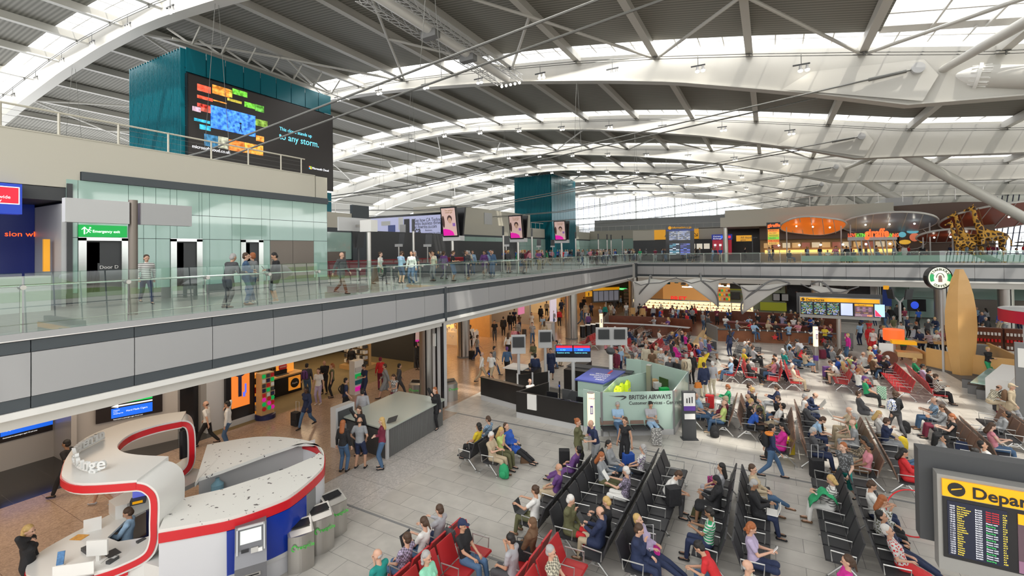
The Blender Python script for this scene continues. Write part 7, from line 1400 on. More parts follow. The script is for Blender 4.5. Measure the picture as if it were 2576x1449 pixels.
def part(p, f, kind, style):
 key = (p, f, kind, style, LOW[0])
 if key in MC: return MC[key]
 j = joints(p, f); b = B(); vox = .02
 if kind == 'body':
  vox = .0135
  torso(b, j, f, 0); limb(b, j['N']-V((0, .01, .03)), j['H']-j['u']*.05, .055, .048)
  H, s, fw, u = j['H'], j['s'], j['f'], j['u']
  ell(b, H+u*.025-fw*.008, (.079, .1, .096), j); ell(b, H-u*.042+fw*.022, (.06, .071, .076), j); ell(b, H-u*.09+fw*.056, (.028, .028, .026), j)
  cone(b, H-u*.005+fw*.094, H-u*.032+fw*.112, .012, .018, 6)
  for k in (-1, 1): ell(b, H+s*k*.08-u*.01-fw*.005, (.012, .024, .034), j, 8, 6); ell(b, H+s*k*.032+u*.024+fw*.08, (.024, .014, .01), j, 8, 6)
  for k in 'LR':
   limb(b, j['sh'+k], j['el'+k], .048, .037); limb(b, j['el'+k], j['wr'+k], .038, .025); limb(b, j['wr'+k], j['hd'+k], .026, .03)
   limb(b, j['hip'+k], j['kn'+k], .085, .055); m = j['kn'+k].lerp(j['an'+k], .3); limb(b, j['kn'+k], m, .053, .057); limb(b, m, j['an'+k], .057, .035)
   an = j['an'+k]; t = an+V((0, .14, -.05)); limb(b, an-V((0, .03, .045)), t, .038, .028)
 elif kind == 'top':
  g = .016 if style != 'coat' else .03
  torso(b, j, f, g)
  for k in 'LR':
   if style == 'tank': continue
   e = j['el'+k]; q = j['sh'+k].lerp(e, .62) if style == 'tee' else e; limb(b, j['sh'+k], q, .06+g*.5, .05+g*.5)
   if style in ('long', 'coat'): limb(b, e, j['wr'+k].lerp(e, .08), .046+g*.4, .036+g*.3)
   if style == 'coat': limb(b, j['hip'+k], j['hip'+k].lerp(j['kn'+k], .45), .115, .11)
  if style == 'long': limb(b, j['N'], j['N']+V((0, 0, .025)), .062, .058)
 elif kind == 'bottom':
  if style == 'skirt':
   a = j['P']; kn = (j['knL']+j['knR'])/2; hull(b, a, (.18, .14, .11), kn.lerp(a, -.0), (.17, .12, .1) if a.z > .7 else (.19, .1, .1));
   for k in 'LR': limb(b, j['hip'+k], j['kn'+k].lerp(j['an'+k], .12), .11, .1)
  else:
   hull(b, j['P']-V((0, 0, .02)), (.172, .13, .1), j['P']+V((0, 0, .07)), (.155, .12, .06))
   for k in 'LR':
    limb(b, j['hip'+k], j['kn'+k], .1, .07)
    if style == 'trousers': limb(b, j['kn'+k], j['an'+k]+V((0, 0, .02)), .07, .054)
    else: limb(b, j['kn'+k], j['kn'+k].lerp(j['hip'+k], .1), .085, .085)
 elif kind == 'shoes':
  vox = .013
  for k in style: an = j['an'+k]; hull(b, an-V((0, .035, .045)), (.042, .045, .04), an+V((0, .15, -.06)), (.042, .05, .026));
 elif kind == 'hair':
  vox = .012
  H, s, fw, u = j['H'], j['s'], j['f'], j['u']
  if style == 'bald': ell(b, H-fw*.05-u*.02, (.076, .055, .05), j)
  else:
   ell(b, H+u*.05-fw*.024, (.09, .098, .09), j)
   ell(b, H-u*.015-fw*.045, (.087, .074, .085), j)
   if style == 'long': hull(b, H-fw*.045-u*.02, (.095, .068, .08), H-fw*.075-u*.24, (.09, .055, .08));
   if style == 'tail': cone(b, H-fw*.11+u*.02, H-fw*.13-u*.17, .034, .018, 8)
   if style == 'bun': b.sph(H-fw*.115+u*.06, .042, 8, 6)
   if style == 'curl':
    for k in range(16): a = k*2.4; b.sph(H+u*(.06-.012*k)+s*.08*math.cos(a)-fw*(.02+.07*abs(math.sin(a))), .038, 7, 5)
   if style == 'cap': ell(b, H+u*.065, (.086, .1, .065), j); ell(b, H+u*.06+fw*.13, (.065, .06, .012), j)
   if style == 'scarf': ell(b, H-u*.02-fw*.03, (.09, .085, .12), j); hull(b, H-u*.12, (.08, .085, .06), j['N']-V((0, 0, .06)), (.17, .13, .08))
 if LOW[0]: vox = .045
 me = remesh(b, vox, kind, 1 if LOW[0] else 3)
 if kind == 'body' and not LOW[0]:   # five unequal curled fingers on each palm
  fb = B()
  for k, sg in (('L', -1), ('R', 1)):
   d = (j['hd'+k]-j['wr'+k]).normalized(); sx_ = V((0, 0, 1)).cross(d)
   sx_ = sx_.normalized() if sx_.length > .2 else V((1, 0, 0)); dn = d.cross(sx_).normalized()
   if dn.z > 0: dn = -dn
   for q, (o_, l_) in enumerate(((-.027, .068), (-.009, .078), (.01, .074), (.028, .058))):
    p0 = j['hd'+k]+sx_*o_; p1 = p0+d*l_*.42+dn*.006; p2 = p1+(d+dn*.9).normalized()*l_*.32; p3 = p2+(d*.4+dn).normalized()*l_*.26
    fb.tube([p0-d*.01, p1, p2, p3], [.0095, .009, .008, .006], 6)
   t0 = j['wr'+k]+d*.03-sx_*sg*.022; fb.tube([t0, t0-sx_*sg*.022+d*.025+dn*.01, t0-sx_*sg*.026+d*.055+dn*.02], [.012, .0105, .008], 6)
  bm = bmesh.new(); bm.from_mesh(me); fm = fb.mesh('f', True); bm.from_mesh(fm); bm.to_mesh(me); bm.free(); bpy.data.meshes.remove(fm); me.polygons.foreach_set('use_smooth', [True]*len(me.polygons))
 me.materials.append(M['lite']); MC[key] = me; return me
PAL = dict(k=((.012, .012, .014), 'black'), n=((.015, .025, .07), 'navy'), w=((.7, .69, .66), 'white'), g=((.25, .26, .27), 'grey'), d=((.06, .06, .065), 'charcoal'), b=((.02, .09, .42), 'blue'), l=((.3, .45, .62), 'pale blue'), r=((.55, .02, .025), 'red'), m=((.16, .015, .04), 'maroon'),
p=((.65, .25, .3), 'pink'), u=((.13, .05, .2), 'purple'), v=((.42, .35, .5), 'lilac'), e=((.02, .3, .12), 'green'), t=((.01, .25, .22), 'teal'), y=((.68, .5, .03), 'yellow'), o=((.7, .22, .03), 'orange'), a=((.46, .37, .25), 'beige'), s=((.13, .07, .035), 'brown'), c=((.6, .55, .42), 'cream'),
j=((.06, .12, .22), 'denim'), i=((.11, .11, .05), 'olive'), h=((.25, .6, .42), 'mint green'), f=((.6, .02, .28), 'magenta'), z=((.5, .62, .2), 'lime'), q=((.36, .36, .38), 'light grey'))
HAIR = dict(k=((.01, .008, .007), 'black'), s=((.06, .03, .015), 'brown'), g=((.35, .34, .33), 'grey'), w=((.62, .6, .57), 'white'), y=((.5, .33, .12), 'blond'), o=((.32, .1, .03), 'ginger'))
SKIN = [(.56, .33, .23), (.5, .28, .18), (.62, .4, .3), (.3, .16, .09), (.1, .05, .03), (.42, .24, .15)]
def cmat(col, pat=None):
 k = 'cloth_%03d%03d%03d%s' % (*[int(c*400) for c in col], pat or '')
 if k in MATS: return MATS[k]
 m = mat(k, col, .8, bump=(13, .8))
 if pat:
  nt = m.node_tree; bs = nt.nodes['Principled BSDF']; tc = nt.nodes.new('ShaderNodeTexCoord'); mx = nt.nodes.new('ShaderNodeMix'); mx.data_type = 'RGBA'; mx.inputs[6].default_value = (*col, 1); mx.inputs[7].default_value = (*[c*.25+.02 for c in col], 1) if sum(col) > .6 else (.6, .6, .58, 1)
  if pat == '|': w = nt.nodes.new('ShaderNodeTexWave'); w.bands_direction = 'Z'; w.inputs['Scale'].default_value = 5
  elif pat == '#': w = nt.nodes.new('ShaderNodeTexChecker'); w.inputs['Scale'].default_value = 22
  else: w = nt.nodes.new('ShaderNodeTexVoronoi'); w.inputs['Scale'].default_value = 22
  r = nt.nodes.new('ShaderNodeMath'); r.operation = 'GREATER_THAN'; r.inputs[1].default_value = .55 if pat != '*' else .4
  nt.links.new(tc.outputs['Object'], w.inputs[0]); nt.links.new(w.outputs[1 if pat == '#' else 0], r.inputs[0]); nt.links.new(r.outputs[0], mx.inputs[0]); nt.links.new(mx.outputs[2], bs.inputs['Base Color'])
 return m
hairm = {k: mat('hair_'+v[1], v[0], .6, bump=(45, .4)) for k, v in HAIR.items()}
skinm = [mat('skin_%d' % i, c, .5) for i, c in enumerate(SKIN)]
eye_m = mat('eye_dark', (.02, .015, .01), .2); lip_m = mat('lip', (.35, .12, .1), .5)
def pobj(name, me, m, par):
 o = bpy.data.objects.new(name, me); C.objects.link(o); o.parent = par; o.material_slots[0].link = 'OBJECT'; o.material_slots[0].material = m; return o
LBL = {}; NP = [0]
ST_ = {'t': 'tee', 'l': 'long', 'c': 'coat', 'x': 'tank'}; BT = {'t': 'trousers', 's': 'shorts', 'k': 'skirt'}; HS = {'s': 'short', 'l': 'long', 'b': 'bald', 't': 'tail', 'u': 'bun', 'c': 'curl', 'p': 'cap', 'h': 'scarf'}
PN = {'sp': 'looking down at hands', 'sl': 'with hands in lap', 'sf': 'leaning forward', 'sx': 'with crossed legs', 'sr': 'with arms held forward', 'sz': 'slumped with legs stretched', 'sh': 'resting chin on hand', 'st': 'standing', 'sc': 'arms folded', 'sk': 'hands on hips', 'ph': 'looking at phone', 'fa': 'hand at ear', 'wa': 'walking', 'wb': 'walking', 'le': 'leaning forward', 'be': 'bending down'}
def person(x, y, z, heading, code, label=None, place='', sc=1.0, near=False, grp=None, force=False):
 """code: pose + sex + skin + top style/colour[pattern] + bottom style/colour + shoes + hair style/colour"""
 a = code.split('.'); p, sx_, sk_ = a[0], a[1][0] == 'f', int(a[1][1]); tp, bt_, sh, hr = a[2], a[3], a[4], a[5]
 pat = tp[2] if len(tp) > 2 else None
 if not label:
  hn = {'b': 'bald', 'p': HAIR.get(hr[1], (0, ''))[1]+' hair', 'h': PAL.get(hr[1], (0, 'dark'))[1]+' headscarf'}.get(hr[0], HAIR.get(hr[1], HAIR['s'])[1]+(' long' if hr[0] == 'l' else ' ponytail' if hr[0] == 't' else '')+(' hair' if hr[0] != 't' else ''))
  if hr[0] == 'p': hn = PAL[hr[1]][1]+' cap'
  pt = {'|': ' striped', '#': ' checked', '*': ' patterned'}.get(pat, '')
  label = f"person in {PAL[tp[1]][1]}{pt} {'coat' if tp[0] == 'c' else 'vest' if tp[0] == 'x' else 'top'}, {PAL[bt_[1]][1]} {BT[bt_[0]]}, {hn}, {place}"
  if len(label.split()) > 16: label = label.replace(' long hair', ' hair').replace('person in', 'in', 1) if 0 else label.replace(' long hair', ' hair').replace(' pale blue', ' blue')
  if len(label.split()) > 16: label = label.replace('the middle', 'middle').replace('the far seating', 'far seating').replace('the group ', 'group ').replace('the dark', 'dark').replace('the airline', 'airline').replace('the wooden', 'wooden').replace('the far', 'far')
  if label in LBL:
   l2 = label.replace('person in', PN[p].replace(' with', '')+' person in') if len((label+' '+PN[p]).replace(' with', '').split()) < 17 else label
   if l2 in LBL and not force: return None
   label = l2
 LBL[label] = LBL.get(label, 0)+1; NP[0] += 1
 PLIST.append((x, y, z, heading, code, label, sc, near, grp)); return True
PLIST = []
def make(x, y, z, heading, code, label, sc, near, grp):
 a = code.split('.'); p, sx_, sk_ = a[0], a[1][0] == 'f', int(a[1][1]); tp, bt_, sh, hr = a[2], a[3], a[4], a[5]; pat = tp[2] if len(tp) > 2 else None
 r = bpy.data.objects.new('person', None); C.objects.link(r); r.location = (x, y, z); r.rotation_euler.z = R(heading-90); r.empty_display_size = .2; r.scale = (sc, sc, sc)
 tag(r, label, 'person', grp)
 f = sx_
 pobj('body', part(p, f, 'body', ''), skinm[sk_], r)
 pobj('shirt' if tp[0] in 'tlx' else 'coat', part(p, f, 'top', ST_[tp[0]]), cmat(PAL[tp[1]][0], pat), r)
 pobj(BT[bt_[0]], part(p, f, 'bottom', BT[bt_[0]]), cmat(PAL[bt_[1]][0]), r)
 for q in 'LR': pobj('shoe', part(p, f, 'shoes', q), cmat(PAL[sh][0]), r)
 hm = cmat(PAL[hr[1]][0]) if hr[0] in 'ph' else hairm.get(hr[1], hairm['s'])
 pobj({'p': 'cap', 'h': 'headscarf'}.get(hr[0], 'hair'), part(p, f, 'hair', HS[hr[0]]), hm, r)
 if near:
  j = joints(p, f); k_ = (p, f, 'eyes')
  if k_ not in MC:
   e = []
   for s in (-1, 1): e.append(B().sph(j['H']+j['s']*s*.031+j['u']*.006+j['f']*.091, .0095, 7, 5).mesh('eye', True)); e[-1].materials.append(eye_m)
   b = B(); b.sph(j['H']-j['u']*.057+j['f']*.091, (.022, .007, .006), 8, 5); q = b.mesh('lips', True); q.materials.append(lip_m); MC[k_] = (e, q)
  e, q = MC[k_]; pobj('eye', e[0], eye_m, r); pobj('eye', e[1], eye_m, r); pobj('lips', q, lip_m, r)
 return r
def seat_at(px, py, face, zh=1.14):
 h = onZ(zh, px, py); best = None
 for (x, y, n, f, a, t) in BENCH:
  if f != face: continue
  yy = min(max(h.y, y+.3), y+.6*n-.3); d = abs(h.x-x+.0)+abs(h.y-yy)
  if best is None or d < best[0]: best = (d, x, yy)
 if best and best[0] < 1.3: return best[1], best[2]
 return h.x, h.y
OCC = []; STOOLS = []
def sit(px, py, face, code, label=None, place='', near=False, sc=1, **k):
 x, y = seat_at(px, py, face)
 for o_ in (0, .3, -.3, .6, -.6, .9, -.9):
  if not any(abs(x-a)+abs(y+o_-b) < .46 for a, b in OCC): y += o_; break
 OCC.append((x, y))
 return person(x, y, 0, 0 if face > 0 else 180, code, label, place, sc, near, **k)
def stand(px, py, rel, code, label=None, place='', near=False, sc=1, z=0, **k):
 h = onZ(z+1.58*sc, px, py); OCC.append((h.x, h.y)); return person(h.x, h.y, z, rel+29.2, code, label, place, sc, near, **k)
for a in [
(926, 1397, -1, 'sh.m0.tt.tn.k.bg', 'grey haired man in teal shirt drinking from a cup at the bottom left red bench'),
(978, 1376, -1, 'sl.m0.tv#.tj.k.ss', 'dark haired person in lilac checked shirt behind the drinking man'),
(996, 1324, -1, 'sp.f0.tw.tj.k.ts', 'person in white top with brown ponytail facing left on the red bench'),
(1058, 1299, -1, 'sr.m0.lq.tn.k.ss', 'dark haired boy in pale grey sleeves working on a laptop on the red bench'),
(1093, 1306, 1, 'sl.m1.tk.tj.w.pn', 'man in navy cap and black tee holding a black bag on the red bench'),
(1010, 1387, 1, 'sl.f0.th.ta.s.cg', 'curly grey haired woman in mint green tee at the bottom edge'),
(1279, 1366, -1, 'sh.m1.tq.td.k.sk', 'man in blue grey shirt with hand on face beside the brown headscarf'),
(1293, 1334, -1, 'sl.f1.cs.ts.s.hs', 'woman wearing a brown headscarf and brown coat'),
(1320, 1376, 1, 'sl.m0.tc#.ta.s.sg', 'man in cream checked shirt with an arm on black bags'),
(1352, 1254, -1, 'sr.f1.tw.ti.s.us', 'person in white tee and camouflage green trousers with a laptop'),
(1415, 1187, -1, 'sl.m1.tu.ta.k.bg', 'bald man in dark purple top and khaki trousers at the far end of his row'),
(1410, 1270, 1, 'sh.m0.ci.tr.k.sw', 'white haired man in olive jacket and red trousers resting head on hand'),
(1502, 1153, 1, 'sp.f0.lg.ti.a.lo', 'woman with long ginger hair in grey jacket looking at a tablet'),
(1485, 1139, -1, 'sz.m1.lu.tu.k.sk', 'person in dark purple jacket lying back beside the luggage'),
(1527, 1114, 1, 'sx.f1.lg.tj.k.tk', 'woman in grey jacket and jeans holding a phone, dark tied hair'),
(1677, 1146, -1, 'sl.f0.tu*.tk.k.cg', 'grey curly haired woman in purple floral blouse with black bags'),
(1628, 1205, -1, 'sr.f0.tv*.sw.w.sw', 'white haired woman in lilac floral blouse reading a leaflet'),
(1565, 1282, -1, 'sp.f0.lk.tk.k.sy', 'blond woman in black cardigan behind the man in the navy jacket'),
(1569, 1313, -1, 'sp.m0.cn.ta.s.bs', 'balding man in navy jacket and khaki trousers looking at a tablet'),
(1632, 1352, 1, 'sh.f0.cn.tn.k.ss', 'woman in navy cardigan resting chin on hand behind pink handled suitcase'),
(1662, 1345, 1, 'sz.f0.lv.tn.k.sy', 'person asleep in lilac top beside the pink handled suitcase'),
(1224, 1105, 1, 'sp.m0.ta.ta.s.sw', 'white haired man in beige shirt at the small black group'),
(1242, 1097, 1, 'sh.f0.tz.ti.k.ly', 'woman in lime tee with hand on mouth at the small black group'),
(1235, 1058, -1, 'sp.m0.tl#.tj.k.ss', 'man in pale blue checked shirt at the small black group'),
(1219, 1072, -1, 'sl.f1.ty.tk.k.ck', 'person in yellow tee with dark curly hair at the small black group'),
(1270, 1083, 1, 'sz.f0.cb.tk.k.ss', 'woman in royal blue coat stretching black trousered legs'),
(1744, 1202, 1, 'sf.m1.tw.td.k.ss', 'man in white shirt bending forward over a green bag'),
(1861, 1193, -1, 'sl.f1.tq.sq.w.lk', 'dark haired child in pale grey sitting beside the pink spotted suitcase'),
(1855, 1228, -1, 'sp.f3.ck.kk.k.hk', 'woman in long black robe and headscarf'),
(1838, 1312, -1, 'sp.m3.te|.tn.k.sk', 'man in green and white striped polo holding up a phone'),
(1808, 1390, -1, 'sf.f1.tr.tj.k.uk', 'woman in red top hunched over a backpack, hair tied up'),
(1897, 1188, 1, 'sx.f0.ca.tj.s.ss', 'woman in beige jacket and jeans with crossed ankles'),
(1903, 1228, 1, 'sp.m3.ck.tn.k.sg', 'man in black leather jacket using a white laptop'),
(1950, 1358, 1, 'sp.f0.tv.sn.w.co', 'woman with long curly ginger hair in lilac tee using a phone'),
(1893, 1440, 1, 'sl.m0.tc.sn.k.bg', 'balding man in cream polo holding a tablet'),
(2073, 1212, -1, 'sp.f0.lw|.tw.s.cy', 'woman in white striped top holding a bright green scarf'),
(2131, 1218, 1, 'sp.m1.tw.tn.k.ss', 'man in white shirt looking down at the head of the green scarf row'),
(2140, 1252, 1, 'sh.f1.ci*.tk.k.lo', 'woman with dark red hair in olive patterned cardigan'),
(2167, 1322, 1, 'sz.f0.tr*.kr.a.sw', 'white haired woman in red floral dress with stretched legs'),
(2120, 1420, -1, 'sl.f0.tf.sj.w.ts', 'girl in magenta tee with brown ponytail'),
(2270, 1160, 1, 'sp.f1.cr.tn.k.lk', 'woman in bright red coat beside the large departures board'),
(2222, 1155, -1, 'sl.m3.tp.ss.k.sk', 'man in coral pink tee and grey shorts'),
(2198, 1118, -1, 'sp.f3.la*.ta.k.ck', 'woman with short black curly hair in patterned beige jacket'),
(2288, 1272, 1, 'sz.m1.ln.tn.q.sk', 'man in navy with crossed trainer clad feet half behind the departures board'),
(1943, 1079, -1, 'sp.f1.cf.tk.k.lk', 'woman in magenta coat behind the striding man'),
(2063, 1105, 1, 'sp.m0.ld.tn.s.sg', 'grey haired man in charcoal sweater beside a black wheeled bag'),
(2048, 1053, 1, 'sf.m0.tl.tn.a.ss', 'man in pale blue shirt bending forward'),
(1985, 1025, -1, 'sz.m1.tw.sa.a.sk', 'man with white headphones stretching in white shirt and beige shorts'),
(2013, 1020, 1, 'sl.f0.cd.tk.k.lw', 'white haired woman in charcoal jacket with patterned scarf'),
(2015, 1002, 1, 'sr.m0.cn.tn.a.sg', 'grey haired man in navy jacket reading a newspaper'),
(2008, 985, 1, 'sf.m0.ln.tg.k.bs', 'bald man in navy sweater by the black wheeled handle'),
(1962, 997, -1, 'sh.f0.ck.tj.k.ss', 'woman in black jacket turning to look back'),
(1952, 980, -1, 'sp.m0.ln.tg.k.ss', 'young man in navy sweater holding a tablet'),
(1836, 1030, -1, 'sl.m0.tz.tj.a.bs', 'balding man in lime tee with bag strap'),
(1833, 1010, -1, 'sl.m0.cm.tj.k.pa', 'person in beige sun hat and maroon coat'),
(1893, 1037, 1, 'sf.m4.tb.sk.k.sk', 'man in bright blue tee leaning on his knees'),
(1862, 1018, 1, 'sh.f2.xk.tk.k.sy', 'blond woman in black vest with arm raised'),
(1857, 1006, 1, 'sl.m1.tn.td.k.bs', 'bald man in navy beside the blond woman in black vest'),
(1838, 975, -1, 'sp.f0.le.tw.a.so', 'woman in green cardigan and white trousers'),
(1893, 983, 1, 'sh.f0.lk.ti.k.sy', 'blond woman in dark brown top with long olive legs'),
(1890, 967, 1, 'sl.m0.tv*.tg.k.ss', 'man in lilac patterned shirt next to the blond woman'),
(2112, 1172-145, -1, 'sr.m0.ta.ta.a.bw', 'white haired man holding a newspaper in the wooden row'),
(2165, 1045, -1, 'sl.m0.te.ta.a.sg', 'grey haired man in green shirt with bag on lap'),
(2188, 1070, -1, 'sh.m2.tg.sg.k.bo', 'balding ginger man in grey tee reading a phone, hand on mouth'),
(2197, 1035, 1, 'sp.f2.lw.ta.k.ly', 'woman with long blond hair in white cardigan'),
(2166, 997, 1, 'sl.f0.cd.tg.k.ss', 'short haired woman in charcoal jacket with blue scarf'),
(2240, 1055, 1, 'sh.m0.ln.tg.k.ss', 'young man in navy hoodie leaning chin on hand'),
(2309, 1008, -1, 'sp.m0.tl#.tj.s.bs', 'man in pale blue checked shirt and glasses sitting upright'),
(2338, 1028, -1, 'sp.f1.cg.tm.k.ss', 'woman in grey cardigan with pink scarf'),
(2350, 1050, -1, 'sp.f2.xk.tk.k.so', 'woman with short ginger hair in black vest'),
(2410, 1068, 1, 'sp.f2.xp.tj.a.ls', 'woman with long brown hair in pink lace top'),
(2480, 1122, 1, 'sz.m1.tw.tj.k.sk', 'man in white shirt slumped across the seats'),
(2370, 1105, -1, 'sz.m1.lg.tj.s.sk', 'person in grey hoodie lying back under a jacket, jeans'),
(2540, 1045, -1, 'sz.m3.lg.tk.k.sk', 'dark haired person in grey top stretched on the right edge row'),
(2447, 1145, 1, 'sh.f3.tk.tk.k.uk', 'dark haired person leaning on hand just above the departures board'),
(1725, 1010, 1, 'sx.f0.xg.tj.a.ly', 'woman in grey vest and jeans beside the leaflet stand'),
(1740, 1020, 1, 'sz.m1.tl.tj.s.sk', 'person in pale blue lying back by the leaflet stand'),
(1852, 912, -1, 'sr.m0.tl.tj.k.sw', 'white haired man in pale blue shirt reading a newspaper'),
(1850, 917, -1, 'sz.m1.cn.to.k.bs', 'man in navy jacket with stretched orange trousered legs'),
(1871, 915, 1, 'sx.m1.lk.tk.a.sk', 'man in black sweater with crossed legs on the red bench'),
(1955, 912, -1, 'sp.f1.tp.tj.s.ss', 'person in pink tee and jeans on the red bench'),
(1953, 900, -1, 'sl.m1.ty.td.k.sk', 'man in yellow tee on the red bench'),
(1980, 923, 1, 'sl.m0.tc.ta.k.sw', 'white haired man in cream shirt seen from behind on the red bench'),
(1974, 886, 1, 'sx.m0.cn.tn.k.sw', 'white haired man in navy suit near the charging post'),
(2120, 915, -1, 'sf.m0.tw.sa.k.ss', 'man in white sports tee and shorts on the red bench'),
(2108, 905, -1, 'sl.m1.tb.tk.k.pk', 'person in royal blue top beside the purple suitcase'),
(2180, 958, 1, 'sl.m1.te.tk.k.pu', 'child in green tee with purple cap on the red bench'),
(2348, 960, 1, 'sp.f1.ls#.tk.k.us', 'woman in brown checked shirt at the near end of the long red bench'),
(2300, 935, 1, 'sp.f1.lk.tk.k.sk', 'woman in black with phone on the long red bench'),
(2308, 925, 1, 'sp.m3.tv.tk.k.sk', 'man in lilac shirt bowing his head on the long red bench'),
(2243, 905, -1, 'sr.m0.cn.tj.k.sw', 'white haired man in navy jacket and jeans on the long red bench'),
(2270, 908, 1, 'sp.f1.le.tk.k.sy', 'blond woman in dark green top on the long red bench'),
]: sit(*a, near=a[1] > 1040)
person(-5.35, 17.98, 0, 301, 'sp.m0.tl.tj.k.sg', 'grey haired man in pale blue polo seated against the airline booth', near=True)
person(-4.2, 18.6, 0, 301, 'sp.m1.tq.tl.s.sk', 'dark haired man in light grey shirt with patterned case against the booth', near=True)
h = onZ(1.15, 318, 1299); person(h.x, h.y, 0, 232, 'sp.m1.ll.tn.k.ss', 'clerk in pale blue shirt with lanyard seated at the kiosk desk', near=True)
person(*onZ(0, 2490, 1040).xy, 0, 20, 'sf.m0.tc#.ta.m.bs', 'man in cream checked shirt on a grey stone stool', near=True); person(-9.9, 19.35, 0, 330, 'sl.m0.tw.tn.k.bw', 'white haired desk agent in white shirt at the long black desk')
person(-11.4, 20.9+1.2, 0, 150, 'sl.f1.ln.tn.k.sk', 'desk agent in navy seen from behind at the white topped desk')
for a in [
(863, 1069, 80, 'st.f0.lk.tj.k.lo', 'woman in black shirt and boots at the left of the group of four'),
(905, 1062, 85, 'sk.m1.tg.sn.k.bs', 'man in grey tee and navy shorts with hands on hips'),
(903, 1034, 270, 'fa.f0.lk.tk.k.ls', 'woman in black jacket with hand on chin facing the group'),
(961, 1062, 190, 'sc.f2.lm.tj.k.ly', 'woman with long blond hair in maroon jumper and jeans'),
(868, 959, 20, 'wa.m0.tn.tk.k.sk', 'man in navy tee with black backpack walking right'),
(912, 988, 95, 'st.m0.lq.tb.k.sk', 'person in light grey hooded top behind the steel stand'),
(772, 981, 250, 'wb.f4.cn.tj.k.lk', 'woman in navy jacket and cream top pulling a black suitcase'),
(573, 1020, 200, 'fa.m1.lw.tj.k.sk', 'man in white shirt and jeans talking on a phone'),
(521, 1018, 190, 'wa.m0.tw.tk.k.bs', 'bald man in short sleeved white shirt and tie walking'),
(486, 985, 180, 'wb.m1.ck.tk.k.sk', 'dark clad figure walking in front of the dark doorway'),
(171, 1118, 190, 'wa.m3.tk.tk.k.sk', 'bearded man in black tee walking behind the kiosk canopy'),
(262, 1138, 185, 'wb.m1.tg.sa.q.sk', 'person in beige shorts walking, upper body hidden by the canopy'),
(70, 1341, 20, 'fa.f0.lk.tk.k.cy', 'blond woman in black holding a phone to her ear at the kiosk'),
(772, 922, 100, 'st.m0.ld.tj.k.sk', 'man in dark jacket with purple backpack at the shop counter'),
(801, 935, 270, 'st.f0.tw.tv.w.ls', 'girl in white top and lilac trousers by the price sign'),
(817, 914, 270, 'ph.m1.lk.tk.k.bs', 'man in black shirt beside the girl in lilac trousers'),
(835, 922, 200, 'st.f0.xi.tk.k.to', 'woman in green vest carrying a beige bag by the leaflet rack'),
(884, 877, 80, 'st.m1.lk.ta.a.sk', 'man in black jacket and beige trousers browsing the sunglasses'),
(918, 924, 230, 'ph.m1.tn.tn.k.sk', 'man in navy polo with a dark suitcase'),
(957, 906, 100, 'st.f1.lr.tm.k.pm', 'woman in red jacket and red hat'),
(970, 922, 200, 'wa.f0.cg.kg.k.ss', 'woman in long grey coat walking'),
(1003, 922, 30, 'wb.m0.ld.td.k.sk', 'person in dark jacket walking with a stick'),
(992, 949, 250, 'ph.f1.xw*.tm.k.ls', 'woman in patterned vest and maroon trousers'),
(1053, 866, 250, 'fa.m1.ck.tk.k.sk', 'man in black suit on the phone by the round column'),
(1094, 984, 250, 'fa.f2.ck.tk.k.lo', 'woman with ginger hair in black leather jacket by the column'),
(1453, 1065, 340, 'sc.f0.ci.tk.k.uo', 'woman in olive parka with folded arms by the charging post'),
(1499, 1065, 200, 'le.m0.tn.tg.k.bg', 'man in navy lettered tee behind the charging post'),
(1572, 1062, 230, 'st.f1.xk.tk.k.um', 'woman in black vest standing with luggage before the booth'),
(1938, 1078, 340, 'wa.m1.ln.tj.k.sk', 'man in navy hoodie and jeans with orange neck pillow striding right'),
(2124, 1125, 200, 'wb.m2.tg*.st.k.so', 'man in patterned grey tee and turquoise shorts walking'),
(2253, 993, 80, 'wa.f0.lk.td.k.cs', 'person with blue patterned backpack walking away'),
(2541, 973, 300, 'wa.m0.ca.tq.k.pa', 'man in cream jacket and cap with backpack at the right'),
(2272, 843, 200, 'wa.m0.te.td.k.sk', 'man in green and navy sports top carrying cups'),
(1836, 838, 100, 'fa.f1.ln.tn.k.lk', 'woman in navy suit standing before the wooden bar'),
(2222, 825, 85, 'st.m2.tw.tn.k.sy', 'person in white tee pushing a buggy'),
(2163, 815, 90, 'fa.m3.tl.tn.k.sk', 'man in pale blue shirt and navy trousers beside the red dress'),
(2185, 825, 270, 'st.f3.cr.kr.k.hr', 'woman in long red dress and scarf'),
(2133, 845, 170, 'fa.f2.lf.tj.k.sy', 'blond woman in magenta hooded top'),
(2196, 833, 200, 'st.f1.tw.tr.k.pr', 'child in white top and red headgear'),
(2214, 843-20, 300, 'wa.f1.ck.tj.k.ss', 'woman in black jacket over white walking to the seats'),
(1768, 893, 90, 'fa.f0.cy.ta.k.ss', 'woman in yellow coat with an arm raised'),
(1726, 898, 95, 'st.m0.cc.ta.k.sg', 'grey haired man with tan backpack beyond the booth'),
(1770, 920, 85, 'st.m1.cn.tc.k.ss', 'person in navy fleece and cream trousers with an orange bag'),
(1792, 917, 90, 'st.f0.lq.tc.a.sw', 'white haired woman in light grey jacket beside the yellow coat'),
(1659, 762, 100, 'st.m1.tw.tk.k.sk', 'waiter in white shirt and black trousers at the food counter'),
(1728, 790, 200, 'wb.m0.lr.ts.k.sk', 'man in red hooded top on the wooden steps'),
(1947, 755, 270, 'st.m1.cr.tg.k.sk', 'man in red jacket standing before the dark shop'),
(2021, 838+15, 100, 'be.m0.lq.tj.k.sk', 'man in grey sweater bending over a buggy'),
(2202, 778, 90, 'st.m1.cn.tn.k.sk', 'man in navy suit standing under the gallery'),
]: stand(*a, near=a[1] > 1000)
